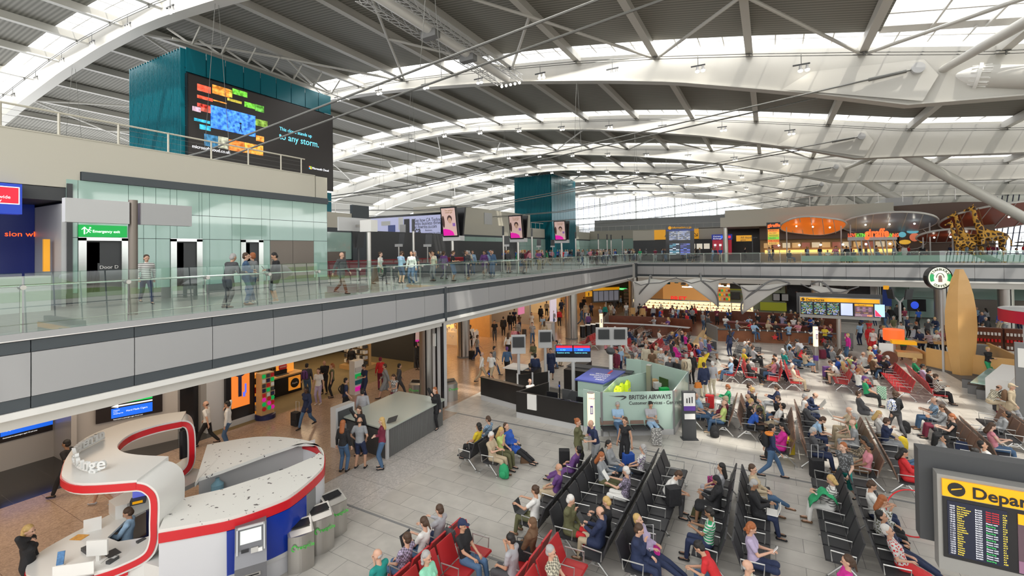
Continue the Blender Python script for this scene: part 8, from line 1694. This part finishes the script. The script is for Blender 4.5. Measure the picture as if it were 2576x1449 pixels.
for (x, y, hd, cd, lb) in [(-19.0, 7.8, 350, 'wa.m0.lw|.tn.k.ss', 'man in white striped rugby shirt walking past the green glass wall'), (-15.0, 8.35, 100, 'le.m1.cd.td.k.sg', 'grey haired man in dark suit leaning on the balcony rail'),
(-15.3, 9.1, 60, 'sc.f0.lj.tj.s.ss', 'woman in dark denim shirt at the balcony rail'), (-15.5, 9.45, 200, 'st.f0.lg.tj.w.so', 'ginger haired person behind the woman in denim at the rail'), (-15.0, 10.0, 250, 'ph.m1.ck.sg.q.sk', 'young man in black jacket and grey shorts looking at a phone on the balcony'), (-15.4, 13.1, 10, 'wb.m0.cd.ts.k.bo', 'balding man with brown luggage behind the balcony glass')]:
 person(x, y, ZT, hd, cd, lb, near=True)
def batch(rows, place, z=0, seated=False, near=False, **k):
 for r in rows.split():
  a = r.split(','); px, py, h = int(a[0]), int(a[1]), int(a[2])
  if place == 'at the wooden bar tables':
   q_ = onZ(1.44, px, py); OCC.append((q_.x, q_.y)); person(q_.x, q_.y, .27, h+29.2, a[3].replace('le', 'sr', 1), None, place); STOOLS.append(q_); continue
  if seated: sit(px, py, h, a[3], None, place, near, **k)
  else: stand(px, py, h, a[3], None, place, near, z=z, **k)
batch('1230,800,270,st.m0.ta.sk.k.ss 1244,811,270,st.m1.tk.td.k.sk 1266,801,90,st.m1.ck.tk.k.sk 1283,790,90,st.m0.ck.tn.k.sk 1294,781,270,ph.m0.tn.tk.k.ss 1306,793,90,sc.f0.ls.tn.k.ls 1293,828,270,wa.f0.tp.kv.k.ss 1302,811,250,wb.f0.cg.km.k.so 1278,843,80,wa.f0.lw.kk.k.ls 1337,790,270,st.f0.tw.kw.k.lk 1339,815,260,wb.m0.tn#.tj.k.ss 1369,813,90,wa.f0.ca.tk.k.ls 1382,834,90,st.f1.lk.kk.k.sy 1365,798,270,ph.m1.tl.tn.k.sk 1360,773,100,st.f1.ck.td.k.sk 1385,778,200,wb.f1.tk.tk.k.lk 1395,770,270,st.m1.ck.tg.k.ss 1375,761,90,wa.m0.la.tk.k.ss 1392,757,270,st.m0.tq.tg.k.bs 1412,757,90,wb.m1.cn.tk.k.sk 1407,781,250,st.f1.lr.tk.k.tk 1422,750,270,sc.f1.tg.tj.k.sk 1275,879,85,wa.m0.lj.tk.k.pu 1242,877,0,wb.m1.tg.tj.k.sk 1236,892,240,wa.m0.tw.sa.k.ss 1211,892,20,wb.m0.lw.ta.k.bg 1200,848,20,wa.m1.tg.tn.k.ss 1183,823,270,fa.m4.tw.tk.k.sk 1176,828,260,wa.m0.ck.ta.k.sk 1342,866,250,ph.f1.li.tw.k.ls 1346,897,90,st.m1.cn.tg.k.sk 1385,884,270,st.f0.cn.kn.k.ts 1408,859,30,st.m0.tw.ta.k.bw 1400,863,200,sc.m1.ll.tj.k.sk', 'on the brown walkway')
batch('1463,758,270,st.m1.ck.tk.k.sk 1469,750,90,wa.f0.ck.tn.k.ss 1487,764,250,wb.m0.tn.tk.k.ss 1473,771,90,st.m0.ta.tj.k.sg 1480,792,85,wa.f1.lu.kn.k.sk 1510,775,30,st.m0.tl.tw.k.bs 1522,769,270,st.f0.lt.tk.k.sy 1536,764,90,st.f0.tc.ta.k.ls 1544,772,200,wa.m0.tq.tk.k.sk 1552,743,270,st.m1.lr.tk.k.sk 1545,753,90,wb.m1.cd.tn.k.sw 1575,765,90,st.m0.tw.tg.k.bg 1609,767,95,st.m1.tk.tk.k.sk 1622,767,90,st.m0.lm.ta.k.ss 1643,771,100,st.f0.lq.tn.k.lo 1690,771,90,st.m0.tm.tg.k.bo 1703,775,60,st.m0.tl.tj.k.ss 1729,776,90,st.f1.tu.kk.k.tk 1740,772,95,st.f1.ck.tk.k.lk 1747,772,90,st.f2.lr.tk.k.lo 1768,788,20,st.m0.tg.tj.k.sg 1777,796,0,le.m1.cd.tn.k.ss 1780,778,270,sc.f0.tn.tg.k.ts 1663,768,80,wa.m1.ta.tn.k.sg', 'by the food counter')
batch('1606,796,270,le.m1.tk.tk.k.ss 1645,800,200,le.m0.tq.tn.k.sg 1668,799,270,le.f0.tw.tg.k.sy 1680,804,190,le.f0.tu.tk.k.ly 1885,800,90,le.m0.tl.tg.k.ss 1897,815,270,le.m1.ll.tj.k.sk 1855,812,0,le.m0.tg.tj.k.sg 1887,812,180,le.f1.tr.tk.k.ss 1905,812,270,le.f1.lk.tk.k.ls 1933,812,270,le.f0.la.tk.k.ly 1952,815,270,le.f1.lk.tn.k.ty 1984,818,90,le.f0.tl.tj.k.sy 2008,815,200,le.m0.tp.tg.k.bg 2045,812,90,le.m0.cn.tj.k.sg 2052,828,100,le.m1.lw.tj.k.ss 2075,825,270,le.f1.ty.tk.k.to 2088,822,180,le.f2.tm.tj.k.so 1965,792,270,le.m1.td.tn.k.ss 1968,795,20,le.m0.tv.tk.k.sk 2000,790,90,le.f0.tw.ta.k.ly 2020,790,270,le.f1.tt.tg.k.ss 2040,800,180,le.m0.tb.tj.k.sg 1835,790,90,le.f0.tk.tk.k.sk 1825,798,270,le.m1.tw.tj.k.sk 2066,800,90,le.m0.ts.ta.k.sw', 'at the wooden bar tables')
batch('1529,812,-1,sl.f0.tw.tj.k.ts 1550,814,1,sl.f0.tc.ta.k.sw 1539,821,-1,sp.f2.tg.tj.k.ly 1546,831,-1,sl.m0.tn.tj.k.ss 1524,839,-1,sp.f1.tp.tk.k.lo 1562,818,1,sz.m0.la.to.k.sw 1584,817,1,sl.m1.cn.tj.k.sk 1608,832,-1,sp.m0.tg.tk.k.sg 1623,827,-1,sl.m1.tm.tk.k.sk 1627,836,1,sx.f1.xa.tk.k.ts 1659,820,-1,sp.m1.tw.tj.k.ss 1678,824,1,sf.m0.tn.tn.k.sy 1700,832,-1,sh.m1.ts.ta.k.pb 1718,824,1,sl.m0.tn.tg.k.bs 1725,828,1,sp.f0.tf.tk.k.so 1710,842,-1,sz.f1.tq.tk.k.ls 1690,845,-1,sl.m0.td.tj.k.ss 1735,845,-1,sl.f1.tr.tk.k.sk 1700,853,1,sl.f1.cf.tn.k.sk 1595,848,-1,sp.f1.tr*.tk.k.tk 1577,848,-1,sl.f3.lw.tg.k.uk 1565,852,1,sl.f1.tw.ta.k.sk 1555,858,-1,sh.m1.tk.tj.k.sk 1542,872,-1,sp.m0.cm.tn.k.sg 1603,852,1,sx.m1.lm#.tj.k.sk 1640,860,-1,sl.m0.tc.ta.k.sw 1655,850,1,sz.m1.tg.sn.k.ss 1765,840,1,sl.m0.tv.tj.k.pg 1775,835,-1,sp.f0.tl.sj.w.sy 1785,845,1,sl.m1.tu.sg.k.ss 1755,855,-1,sz.f1.tb.tk.k.sk', 'in the far seating below the dark bar')
batch('1625,873,250,st.m0.cc.tg.k.sg 1650,877,240,st.m0.ca.tg.k.pa 1640,885,90,st.f0.ts.ta.k.ss 1662,883,270,ph.f0.tw#.ta.k.sw 1676,890,20,sc.m1.tw.tk.k.sk 1685,905,90,st.m0.cd.tn.k.bs 1703,908,200,st.m1.ck.tg.k.sg 1693,893,100,st.f1.tq.tk.k.ck 1740,893,90,st.f0.ck.tk.k.sw 1552,885,200,st.m1.cm.tn.k.sk 1558,878,90,st.m0.tl.tn.k.sg 1600,895,0,st.m1.tc.ta.k.sg', 'in the group beyond the airline booth')
batch('1868,845,1,sf.m0.cg.tn.k.bw 1877,850,1,sl.f0.lg.tn.k.sw 1890,852,1,sx.m1.lg.tk.k.ss 1873,868,-1,sp.f1.ty.tw.k.sy 1895,860,1,sr.m0.tq.tk.k.ss 1852,880,-1,sl.m4.tk.tj.k.sk 1950,880,-1,sp.m0.tw.tg.k.bo 1955,887,-1,sl.m0.tq.tn.k.bs 1985,845,-1,sp.f1.tl.tn.k.ls 1990,862,1,sl.m1.tq.tj.k.sk 2010,858,-1,sf.f1.tr.tk.k.pk 2025,870,1,sp.f0.ta.sj.k.ss 1975,870,-1,sl.m0.tt.tn.k.sg 2095,862,1,sl.m0.tg.tn.k.sg 2115,868,-1,sp.f0.tw.tj.k.ls 2085,855,-1,sl.f1.tn.tk.k.tk 2140,880,1,sp.f0.tz.tj.w.ss 2155,887,-1,sl.m2.tu.tk.k.ss 2165,895,-1,sp.f1.ta.tg.k.cg 2175,875,1,sl.m0.tw.td.k.bo 2190,862,1,sp.f0.tc.ta.k.sy 2195,882,1,sx.f0.ts.tk.k.lo 2215,870,1,sl.m1.cm.tj.k.ss 2205,858,-1,sl.f0.tb.tk.k.sw 2125,895,1,sz.f0.ta.tj.k.ly 2225,885,-1,sp.m0.tk.td.k.ss 2150,905,1,sl.f1.tq.tn.k.sg 2160,915,-1,sp.m1.tw.sn.k.so', 'in the middle seating')
batch('2256,770,270,st.m1.cd.tk.k.sk 2268,765,90,st.f1.ck.tk.k.lk 2227,782,90,wb.m0.ln.tj.k.ss 2240,775,200,wa.m1.ck.tn.k.ss 2275,778,270,st.m0.tm.tg.k.sg 2310,780,90,st.m1.tb.tk.k.sk 2282,800,270,sc.f0.tn.tk.k.sw 2247,800,260,wa.m0.ti.ta.k.sg 2268,815,200,ph.f1.tw.tn.k.tk 2310,815,90,le.f0.tk.tk.k.so 2332,808,20,le.m1.td.tk.k.sw 2355,802,200,le.f0.ln.tj.k.sy 2318,835,90,le.m0.cn.tk.k.sg 2340,838,85,le.f1.tm|.tk.k.ts 2350,835,270,le.f0.tw.tj.k.sy 2372,832,200,le.f0.tp.tk.k.pw', 'near the coffee corner')
batch('2457,777,270,sc.m0.ll.tn.k.bg 2470,790,260,st.m1.cn.tk.k.bs 2480,803,270,st.m0.ck.tg.k.sg 2430,780,90,st.f0.ts.tk.k.sy 2420,783,200,st.m1.tv.tk.k.ss 2515,790,90,st.m0.lb.ta.k.bw 2530,795,100,le.m0.tc.tg.k.sk 2545,780,270,le.f0.tw.tj.k.ss 2485,780,90,le.f1.tq.tk.k.lk 2465,815,270,le.m3.tw.tk.k.ck 2500,835,180,le.f1.lm.tk.k.tk 2565,785,200,le.m0.tt.tn.k.ss 2485,880,270,sc.f0.lk.te.k.sy 2550,775,90,st.f1.tk.tj.k.sk 2440,792,20,le.f0.ta.tg.k.ls', 'behind the wooden fin')
rq = random.Random(11)
def fill(n, box, z, place, poses, used=None, cols='kkknnddgwwlbramupejc', seed=0, hd=None):
 c = 0; tries = 0
 while c < n and tries < n*40:
  tries += 1; x, y = rq.uniform(box[0], box[1]), rq.uniform(box[2], box[3])
  if any((x-a)**2+(y-b)**2 < .2 for a, b in OCC): continue
  f = rq.random() < .5; hair = rq.choice('sss' if not f else 'sllttu')+rq.choice('kssgyo')
  cd = '.'.join((rq.choice(poses), ('f' if f else 'm')+str(rq.choice((0, 0, 1, 1, 2, 3, 5))), rq.choice('ttllc')+rq.choice(cols), ('k' if f and rq.random() < .12 else 's' if rq.random() < .15 else 't')+rq.choice('kndjjga'), rq.choice('kksw'), hair))
  if person(x, y, z, rq.choice((20, 90, 110, 200, 270, 290, 330)) if hd is None else hd, cd, None, place): OCC.append((x, y)); c += 1
fill(24, (-18.5, -15.9, 17.5, 36), ZT, 'in the near gallery queue', ['st', 'sc', 'ph', 'wa', 'fa', 'sk'])
fill(26, (-27, -16, 30, 60), ZT, 'in the gallery crowd', ['st', 'sc', 'ph', 'wa', 'wb'])
fill(12, (-14, -3, 55.5, 59), ZT, 'behind the far balcony, left part', ['st', 'wa', 'ph', 'sc'])
fill(16, (0, 24, 56, 60), ZT, 'in the restaurant above', ['sl', 'sp', 'le', 'st'])
fill(8, (-19.5, -14.5, 38, 56), 0, 'far down the walkway', ['st', 'wa', 'wb'])
fwd = V((CF.x, CF.y, 0)); PLIST.sort(key=lambda q: V((q[0], q[1], 0)).dot(fwd))
for q in PLIST[:298]: make(*q)
cr = {}
def low(q):
 x, y, z, hd, code, lb, sc, *_ = q; a = code.split('.'); p, f = a[0], a[1][0] == 'f'; Mx = Matrix.Translation((x, y, z)) @ Matrix.Rotation(R(hd-90), 4, 'Z'); hr = a[5]
 for kd, st, m_ in (('body', '', skinm[int(a[1][1])]), ('top', ST_[a[2][0]], cmat(PAL[a[2][1]][0])), ('bottom', BT[a[3][0]], cmat(PAL[a[3][1]][0])), ('hair', HS[hr[0]], cmat(PAL[hr[1]][0]) if hr[0] in 'ph' else hairm.get(hr[1], hairm['s']))):
  me = part(p, f, kd, st); cr.setdefault(m_.name, B()).add([Mx @ v.co for v in me.vertices], [tuple(w.vertices) for w in me.polygons])
LOW[0] = 1; rest = PLIST[298:]
for k in range(150):
 x, y = (rq.uniform(-30, -15), rq.uniform(48, 90)) if k < 95 else (rq.uniform(-14, 24), rq.uniform(59, 62)) if k < 122 else (rq.uniform(-12, 8), rq.uniform(43.5, 48.5))
 rest.append((x, y, ZT if k < 122 else 0, rq.choice((20, 110, 200, 290)), '.'.join((rq.choice(('st', 'sc', 'ph')), rq.choice(('f', 'm'))+rq.choice('0123'), 't'+rq.choice('kkndgwlbrma'), 't'+rq.choice('knj'), 'k', 's'+rq.choice('kssgy'))), '', 1))
for q in rest: low(q)
allb = B(); mi = []; mts = []
for k, b in cr.items(): mi += [len(mts)]*len(b.f); mts.append(MATS[k]); allb.add(b.v, b.f)
me = allb.mesh('crowd', True)
for m_ in mts: me.materials.append(m_)
me.polygons.foreach_set('material_index', mi); ct = bpy.data.objects.new('crowd', me); C.objects.link(ct); tag(ct, 'dense mass of distant people queueing along the gallery and crowding the bar', 'crowd', kind='stuff')
print('PEOPLE', NP[0], len(rest))
bs = thing('bar_stool', 'dark bar stool under a seated customer at the wooden bar', 'stool', (0, 0, 0), 0, 'dark bar stools at the wooden bar'); B().lathe([(.17, .66), (.18, .7), (.15, .73)], (0, 0, 0), 14).obj('seat', M['dwood'], bs); B().tube([(0, 0, .02), (0, 0, .66)], .03, 8).lathe([(.2, 0), (.03, .04)], (0, 0, 0), 14).obj('pedestal', M['steel'], bs)
for k, q_ in enumerate(STOOLS):
 if k == 0: bs.location = (q_.x, q_.y, 0)
 else: dup(bs, (q_.x, q_.y, 0))
for q in PLIST:
 if len(q[5].split()) > 16: print('LONGL', q[5])
# ================================================================ luggage and small belongings
def suitcase(x, y, z, rz, col, label, h=.55, handle=True, grp=None):
 t = thing('suitcase', label, 'suitcase', (x, y, z), rz, grp); m_ = cmat(col) if not isinstance(col, bpy.types.Material) else col
 b = B().prism([(-.18, -.11), (-.15, -.13), (.15, -.13), (.18, -.11), (.18, .11), (.15, .13), (-.15, .13), (-.18, .11)], .05, h); b.obj('shell', m_, t)
 B().box(-.14, .14, -.145, -.13, .12, h*.5).obj('front_pocket', m_, t)
 if handle: B().tube([(-.1, .1, h), (-.1, .1, h+.42), (.1, .1, h+.42), (.1, .1, h)], .011, 6).obj('handle', M['lite'], t)
 for sx in (-.13, .13): B().lathe([(.03, -.02), (.03, .02)], (0, 0, 0), 10, M=Matrix.Translation((sx, .1, .03)) @ Matrix.Rotation(PI/2, 4, 'Y')).obj('wheel', M['black'], t)
 return t
def backpack(x, y, z, rz, col, label, s=1):
 t = thing('backpack', label, 'backpack', (x, y, z), rz); m_ = cmat(*col) if isinstance(col, list) else cmat(col)
 b = B(); b.lathe([(.1, 0), (.17, .04), (.18, .25), (.14, .4), (.04, .47)], (0, 0, 0), 14, sx=1, sy=.65); b.obj('pack', m_, t, smooth=True); B().sph((0, -.11, .16), (.12, .06, .12), 10, 7).obj('pocket', m_, t, smooth=True)
 for s_ in (-.08, .08): B().tube([(s_, .1, .4), (s_, .2, .25), (s_, .1, .06)], .014, 5).obj('strap', M['black'], t)
 t.scale = (s, s, s); return t
def bag(x, y, z, rz, col, label, w=.34, h=.24):
 t = thing('bag', label, 'bag', (x, y, z), rz); B().add([(-w/2, -.1, 0), (w/2, -.1, 0), (w/2, .1, 0), (-w/2, .1, 0), (-w/2+.04, -.04, h), (w/2-.04, -.04, h), (w/2-.04, .04, h), (-w/2+.04, .04, h)], [(0, 1, 5, 4), (1, 2, 6, 5), (2, 3, 7, 6), (3, 0, 4, 7), (4, 5, 6, 7), (3, 2, 1, 0)]).obj('body', cmat(*col) if isinstance(col, list) else cmat(col), t)
 B().tube([(-.08, 0, h-.02), (-.07, 0, h+.1), (.07, 0, h+.1), (.08, 0, h-.02)], .01, 5).obj('handle', M['dgrey'], t); return t
c_ = lambda k: PAL[k][0]
for px, py, kd, col, lb in ((744, 1072, 's', 'k', 'black wheeled suitcase pulled by the woman in navy jacket'), (1187, 905, 's', 'k', 'tall black suitcase on the brown walkway'), (1319, 846, 's', 'd', 'dark wheeled case behind the woman in grey coat'), (1268, 1203, 'b', 'e', 'green backpack at the feet of the white haired man in beige'),
(1321, 1163, 'h', 's', 'brown monogram handbag standing alone on the tiles'), (1420, 1176, 's', 'k', 'black suitcase beside the bald man in dark purple'), (1581, 1186, 's', 'b', 'blue and black luggage with handle beside the woman in black vest'), (1652, 1120, 's', '*', 'black and white patterned case before the man against the booth'),
(1638, 1440, 'p', 'k', 'black suitcase with bright pink extended handle'), (1694, 1272, 's', 'k', 'black upright suitcase on the black bench by the bending man'), (1756, 1300, 'h', 'i', 'olive green shopping bag at the feet of the bending man'), (1800, 1253, 'f', 'f', 'magenta spotted suitcase with raised handle'), (1786, 1027, 's', 'r', 'bright red suitcase standing alone near the booth'),
(1798, 1100, 'b', 'k', 'black backpack on the floor beside the man in lime tee'), (2055, 1203, 's', 'k', 'black wheeled bag with raised handle by the man in charcoal'), (2087, 1212, 'h', 'k', 'small black shoulder bag next to the black wheeled bag'), (1983, 1144, 's', 'y', 'black and yellow case beside the striding man'), (2270, 1130, 'b', 'y', 'mustard yellow backpack behind the young man in navy hoodie'),
(2277, 1088, 'b', 'k', 'black backpack at the feet of the man in checked shirt'), (2218, 1004, 's', '#', 'green checked suitcase beside the child in green'), (2511, 1034, 'b', 'd', 'charcoal backpack on the floor near the man in cream cap'), (2080, 949, 's', 'u', 'purple hard suitcase near the steel charging post'), (2070, 903, 's', 'm', 'maroon and black suitcase left of the departures board post'), (2015, 911, 's', 'i', 'olive green suitcase with white stickers'),
(1921, 955, 's', 'd', 'black boxy case beside the person in pink tee'), (1756, 975, 'h', 'o', 'orange handbag carried by the person in navy fleece'), (1692, 882, 'h', 'w', 'white carrier bag by the red seats'), (1795, 880, 's', 'd', 'tall charcoal case in front of the wooden bar'), (1310, 1404, 'h', 'k', 'large black holdall under the arm of the man in cream check'), (1131, 1360, 'h', 'd', 'black soft bag on the lap of the man in navy cap'), (1075, 1410, 'h', '*', 'patterned tote bag on the red bench'), (2420, 1130, 'h', 'n', 'navy tote bag on the seats beside the woman in pink lace')):
 zz = .47 if lb.split()[0] in ('large', 'patterned', 'navy') or 'on the black bench' in lb else .72 if 'on the lap' in lb else .55 if 'carried' in lb else 0; p = onZ(zz, px, py); rz = rnd.uniform(-.6, .9)
 cc = [c_('w'), '*'] if col == '*' else [c_('e'), '#'] if col == '#' else [c_('f'), '*'] if kd == 'f' else None
 if kd == 'b': backpack(p.x, p.y, zz, rz, c_(col), lb)
 elif kd == 'h': bag(p.x, p.y, zz, rz, cc or c_(col), lb, .5 if 'large' in lb else .34, .36 if 'large' in lb else .26)
 else:
  t = suitcase(p.x, p.y, zz, rz, cmat(*cc) if cc else c_(col), lb, .5 if zz else .6, kd != 's' or 'handle' in lb or 'pulled' in lb)
  if kd == 'p': t.children[2].material_slots[0].link = 'OBJECT'; t.children[2].material_slots[0].material = cmat(c_('f'))
for px, py, rel, col, lb in ((1925, 1100, 340, 'k', 'black backpack worn by the striding man in navy hoodie'), (2243, 1015, 80, 'b', 'blue patterned backpack worn by the person walking away'), (2528, 990, 300, 's', 'brown backpack worn by the man in cream cap'), (862, 975, 20, 'k', 'black backpack worn by the man in navy tee'), (766, 940, 100, 'u', 'purple backpack worn by the man at the shop counter'), (1722, 915, 95, 'a', 'tan backpack worn by the grey haired man')):
 p = onZ(1.3, px, py); backpack(p.x, p.y, 1.02, R(rel+29.2+90), [c_(col), '*'] if 'patterned' in lb else c_(col), lb, .95)
def holder(px, py, z):
 p = onZ(z, px, py) if z < 3 else V((-15.0, 10.0, z)); q = min(PLIST, key=lambda q: (q[0]-p.x)**2+(q[1]-p.y)**2+(0 if abs(q[2]-(0 if z < 3 else ZT)) < .5 else 99)); a = q[4].split('.')
 return Matrix.Translation(q[:3]) @ Matrix.Rotation(R(q[3]-90), 4, 'Z'), joints(a[0], a[1][0] == 'f'), R(q[3]-90)
def held(px, py, z, w, d, h, m_, nm, lb, cat, rz=.5, rx=.5):
 Mx, j, a = holder(px, py, z); o = B().box(-w/2, w/2, -d/2, d/2, 0, h).obj(nm, m_); o.location = Mx @ ((j['hdL']+j['hdR'])/2 if w > .1 else j['hdR']); o.rotation_euler = (R(-35), 0, a); return tag(o, lb, cat)
def laptop(px, py, z, rz, m_, lb):
 Mx, j, a = holder(px, py, z); t = thing('laptop', lb, 'laptop', tuple(Mx @ V((0, .36, .6))), a); B().box(-.17, .17, -.12, .12, 0, .015).obj('keyboard', m_, t); B().box(-.17, .17, 0, .012, 0, .24, Matrix.Translation((0, .12, .01)) @ Matrix.Rotation(R(-18), 4, 'X')).obj('screen', m_, t)
laptop(1315, 1285, .68, R(90), M['dgrey'], 'black open laptop on the lap of the person in camouflage'); laptop(1016, 1338, .7, R(95), M['dgrey'], 'black laptop used by the boy in pale grey sleeves'); laptop(1950, 1290, .68, R(-80), M['wht'], 'white open laptop on the lap of the man in black leather')
for a in ((2036, 1030, .85, .5, .02, .36, mat('newsprint', (.5, .48, .44), .8, noise=(25, .5)), 'newspaper', 'open newspaper held by the grey haired man in navy', 'newspaper', -.6, -.5), (2095, 1042, .85, .45, .02, .34, MATS['newsprint'], 'newspaper', 'open newspaper held by the white haired man', 'newspaper', 1.9, -.4), (1825, 930, .8, .45, .02, .34, MATS['newsprint'], 'newspaper', 'newspaper read on the red bench by the white haired man', 'newspaper', 1.9, -.9),
(1603, 1222, .9, .2, .01, .28, M['wht'], 'leaflet', 'white leaflet held by the reader in lilac floral blouse', 'leaflet', 1.6, -.5), (1549, 1330, .85, .19, .012, .25, M['dgrey'], 'tablet', 'dark tablet held by the balding man in navy jacket', 'tablet', 1.6, -1), (1521, 1180, .8, .19, .012, .25, M['dgrey'], 'tablet', 'dark tablet held by the woman with ginger hair', 'tablet', -1.6, -1), (1918, 1462, .8, .19, .012, .25, M['dgrey'], 'tablet', 'dark tablet held by the balding man in cream polo', 'tablet', -1.6, -1),
(1813, 1318, 1.0, .075, .01, .15, M['black'], 'phone', 'phone held up by the man in striped polo', 'phone', 1.6, -.6), (1962, 1392, .85, .075, .01, .15, M['wht'], 'phone', 'white phone held by the curly ginger haired woman', 'phone', -1.6, -1), (2163, 1072, .95, .075, .01, .15, M['wht'], 'phone', 'white phone held by the balding ginger man', 'phone', 1.6, -.5), (681, 640, 6.85, .08, .01, .15, M['black'], 'phone', 'phone held by the young man on the balcony', 'phone', 0, -.6)): held(*a)
p = onZ(0, 2300, 1352); t = tag(B().tube([(.56*math.cos(a), 0, .57+.56*math.sin(a)) for a in [2*PI*k/40 for k in range(40)]], .016, 8, closed=True).obj('hoop', M['red'], smooth=True), 'large thin red hoop leaning against the seats left of the departures board', 'hoop'); t.location = (p.x, p.y, 0); t.rotation_euler = (R(-8), 0, R(15))
p = onZ(.75, 2075, 1255); b = B(); b.grid(lambda u, v: V((p.x-.35+.6*u, p.y-.3+.55*v, .62+.42*(1-abs(u-.6)*1.3)*(1-v*.25)+.03*math.sin(u*17)+.03*math.sin(v*19+u*6)-.35*max(0, .4-u))), 16, 14); o = b.obj('scarf', cmat(c_('e')), smooth=True); tag(o, 'bright green scarf held out by the woman in white striped top', 'scarf'); md = o.modifiers.new('s', 'SOLIDIFY'); md.thickness = .015
p = onZ(1.42, 1936, 1093); t = tag(B().tube([(.1*math.cos(a), .1*math.sin(a), 0) for a in [R(k*24+30) for k in range(13)]], .045, 10).obj('neck_pillow', cmat(c_('o')), smooth=True), 'orange neck pillow round the neck of the striding man', 'pillow'); t.location = (p.x, p.y, 1.45); t.rotation_euler.z = R(0)
for px, py, lb in ((2222, 872, 'empty buggy pushed by the person in white tee'), (1850, 872, 'dark buggy with purple lining in front of the wooden bar')):
 p = onZ(0, px, py); t = thing('buggy', lb, 'buggy', (p.x, p.y, 0), R(100)); B().tube([(-.2, -.3, .06), (-.2, .3, .9), (-.2, .45, 1.0), (.2, .45, 1.0), (.2, .3, .9), (.2, -.3, .06)], .02, 6).tube([(-.2, .3, .06), (-.2, -.2, .6), (.2, -.2, .6), (.2, .3, .06)], .02, 6).obj('frame', M['lite'], t); B().box(-.18, .18, -.15, .2, .4, .48).box(-.18, .18, .15, .22, .48, .85).obj('seat', cmat(c_('d')), t)
 for sx, sy in ((-.2, -.3), (.2, -.3), (-.2, .3), (.2, .3)): B().lathe([(.07, -.02), (.07, .02)], (0, 0, 0), 12, M=Matrix.Translation((sx, sy, .07)) @ Matrix.Rotation(PI/2, 4, 'Y')).obj('wheel', M['black'], t)
for k in range(14):
 t = tag(B().tube([(0, 0, 0), (0, 0, .12)], [.035, .045], 10).obj('paper_cup', M['wht']), 'white paper cup standing on the wooden bar', 'cup', 'white paper cups on the wooden bar'); u = (k+.5)/14*2.98; i = min(int(u), 2); a_ = q[i].lerp(q[i+1], u-i) if 0 else None
 s0, s1 = onZ(1.1, 1830, 831), onZ(1.1, 2095, 839); t.location = s0.lerp(s1, (k+.5)/14)
bpy.data.scenes.remove(TS)
# ================================================================ daylight and lamps
w = bpy.data.worlds.new('sky'); bpy.context.scene.world = w; w.use_nodes = True; nt = w.node_tree; nt.nodes.clear()
o = nt.nodes.new('ShaderNodeOutputWorld'); bg = nt.nodes.new('ShaderNodeBackground'); bg.inputs[0].default_value = (.97, .985, 1, 1); bg.inputs[1].default_value = 1.5
nt.links.new(bg.outputs[0], o.inputs[0])
s = bpy.data.lights.new('sun', 'SUN'); s.energy = 2.7; s.angle = R(1.2); s.color = (1, .95, .85); so = bpy.data.objects.new('sun', s); C.objects.link(so)
so.rotation_euler = Vector((-.45, .28, -1)).to_track_quat('-Z', 'Y').to_euler()
for a in range(8):
 for x in (-60, -32, -6): area('skylight_daylight', (x, YA[a+1]-1.6, up(x)-.1), (26, 1.8), 700, (1, .98, .93))
area('window_daylight', (-25, 144, 18), (60, 9), 3500, (.9, .95, 1), (R(90), 0, 0))
area('east_glazing_daylight', (29, 40, 13.5), (80, 3.5), 2600, (1, .98, .94)).rotation_euler = Vector((-1, 0, -.55)).to_track_quat('-Z', 'Y').to_euler()
area('rear_glazing_daylight', (-8, -13, 17), (60, 9), 4200, (1, .98, .94)).rotation_euler = Vector((0, 1, -.35)).to_track_quat('-Z', 'Z').to_euler()
sc = bpy.context.scene
sc.view_settings.view_transform = 'Standard'; sc.view_settings.look = 'None'; sc.view_settings.gamma = 1; sc.view_settings.use_curve_mapping = False
sc.view_settings.exposure = .5
sc.cycles.max_bounces = 5; sc.cycles.diffuse_bounces = 3; sc.cycles.glossy_bounces = 3; sc.cycles.transparent_max_bounces = 14; sc.cycles.transmission_bounces = 3
sc.cycles.caustics_reflective = False; sc.cycles.caustics_refractive = False; sc.cycles.sample_clamp_indirect = 4
sc.cycles.use_denoising = True
sc.cycles.use_adaptive_sampling = True; sc.cycles.adaptive_threshold = .04
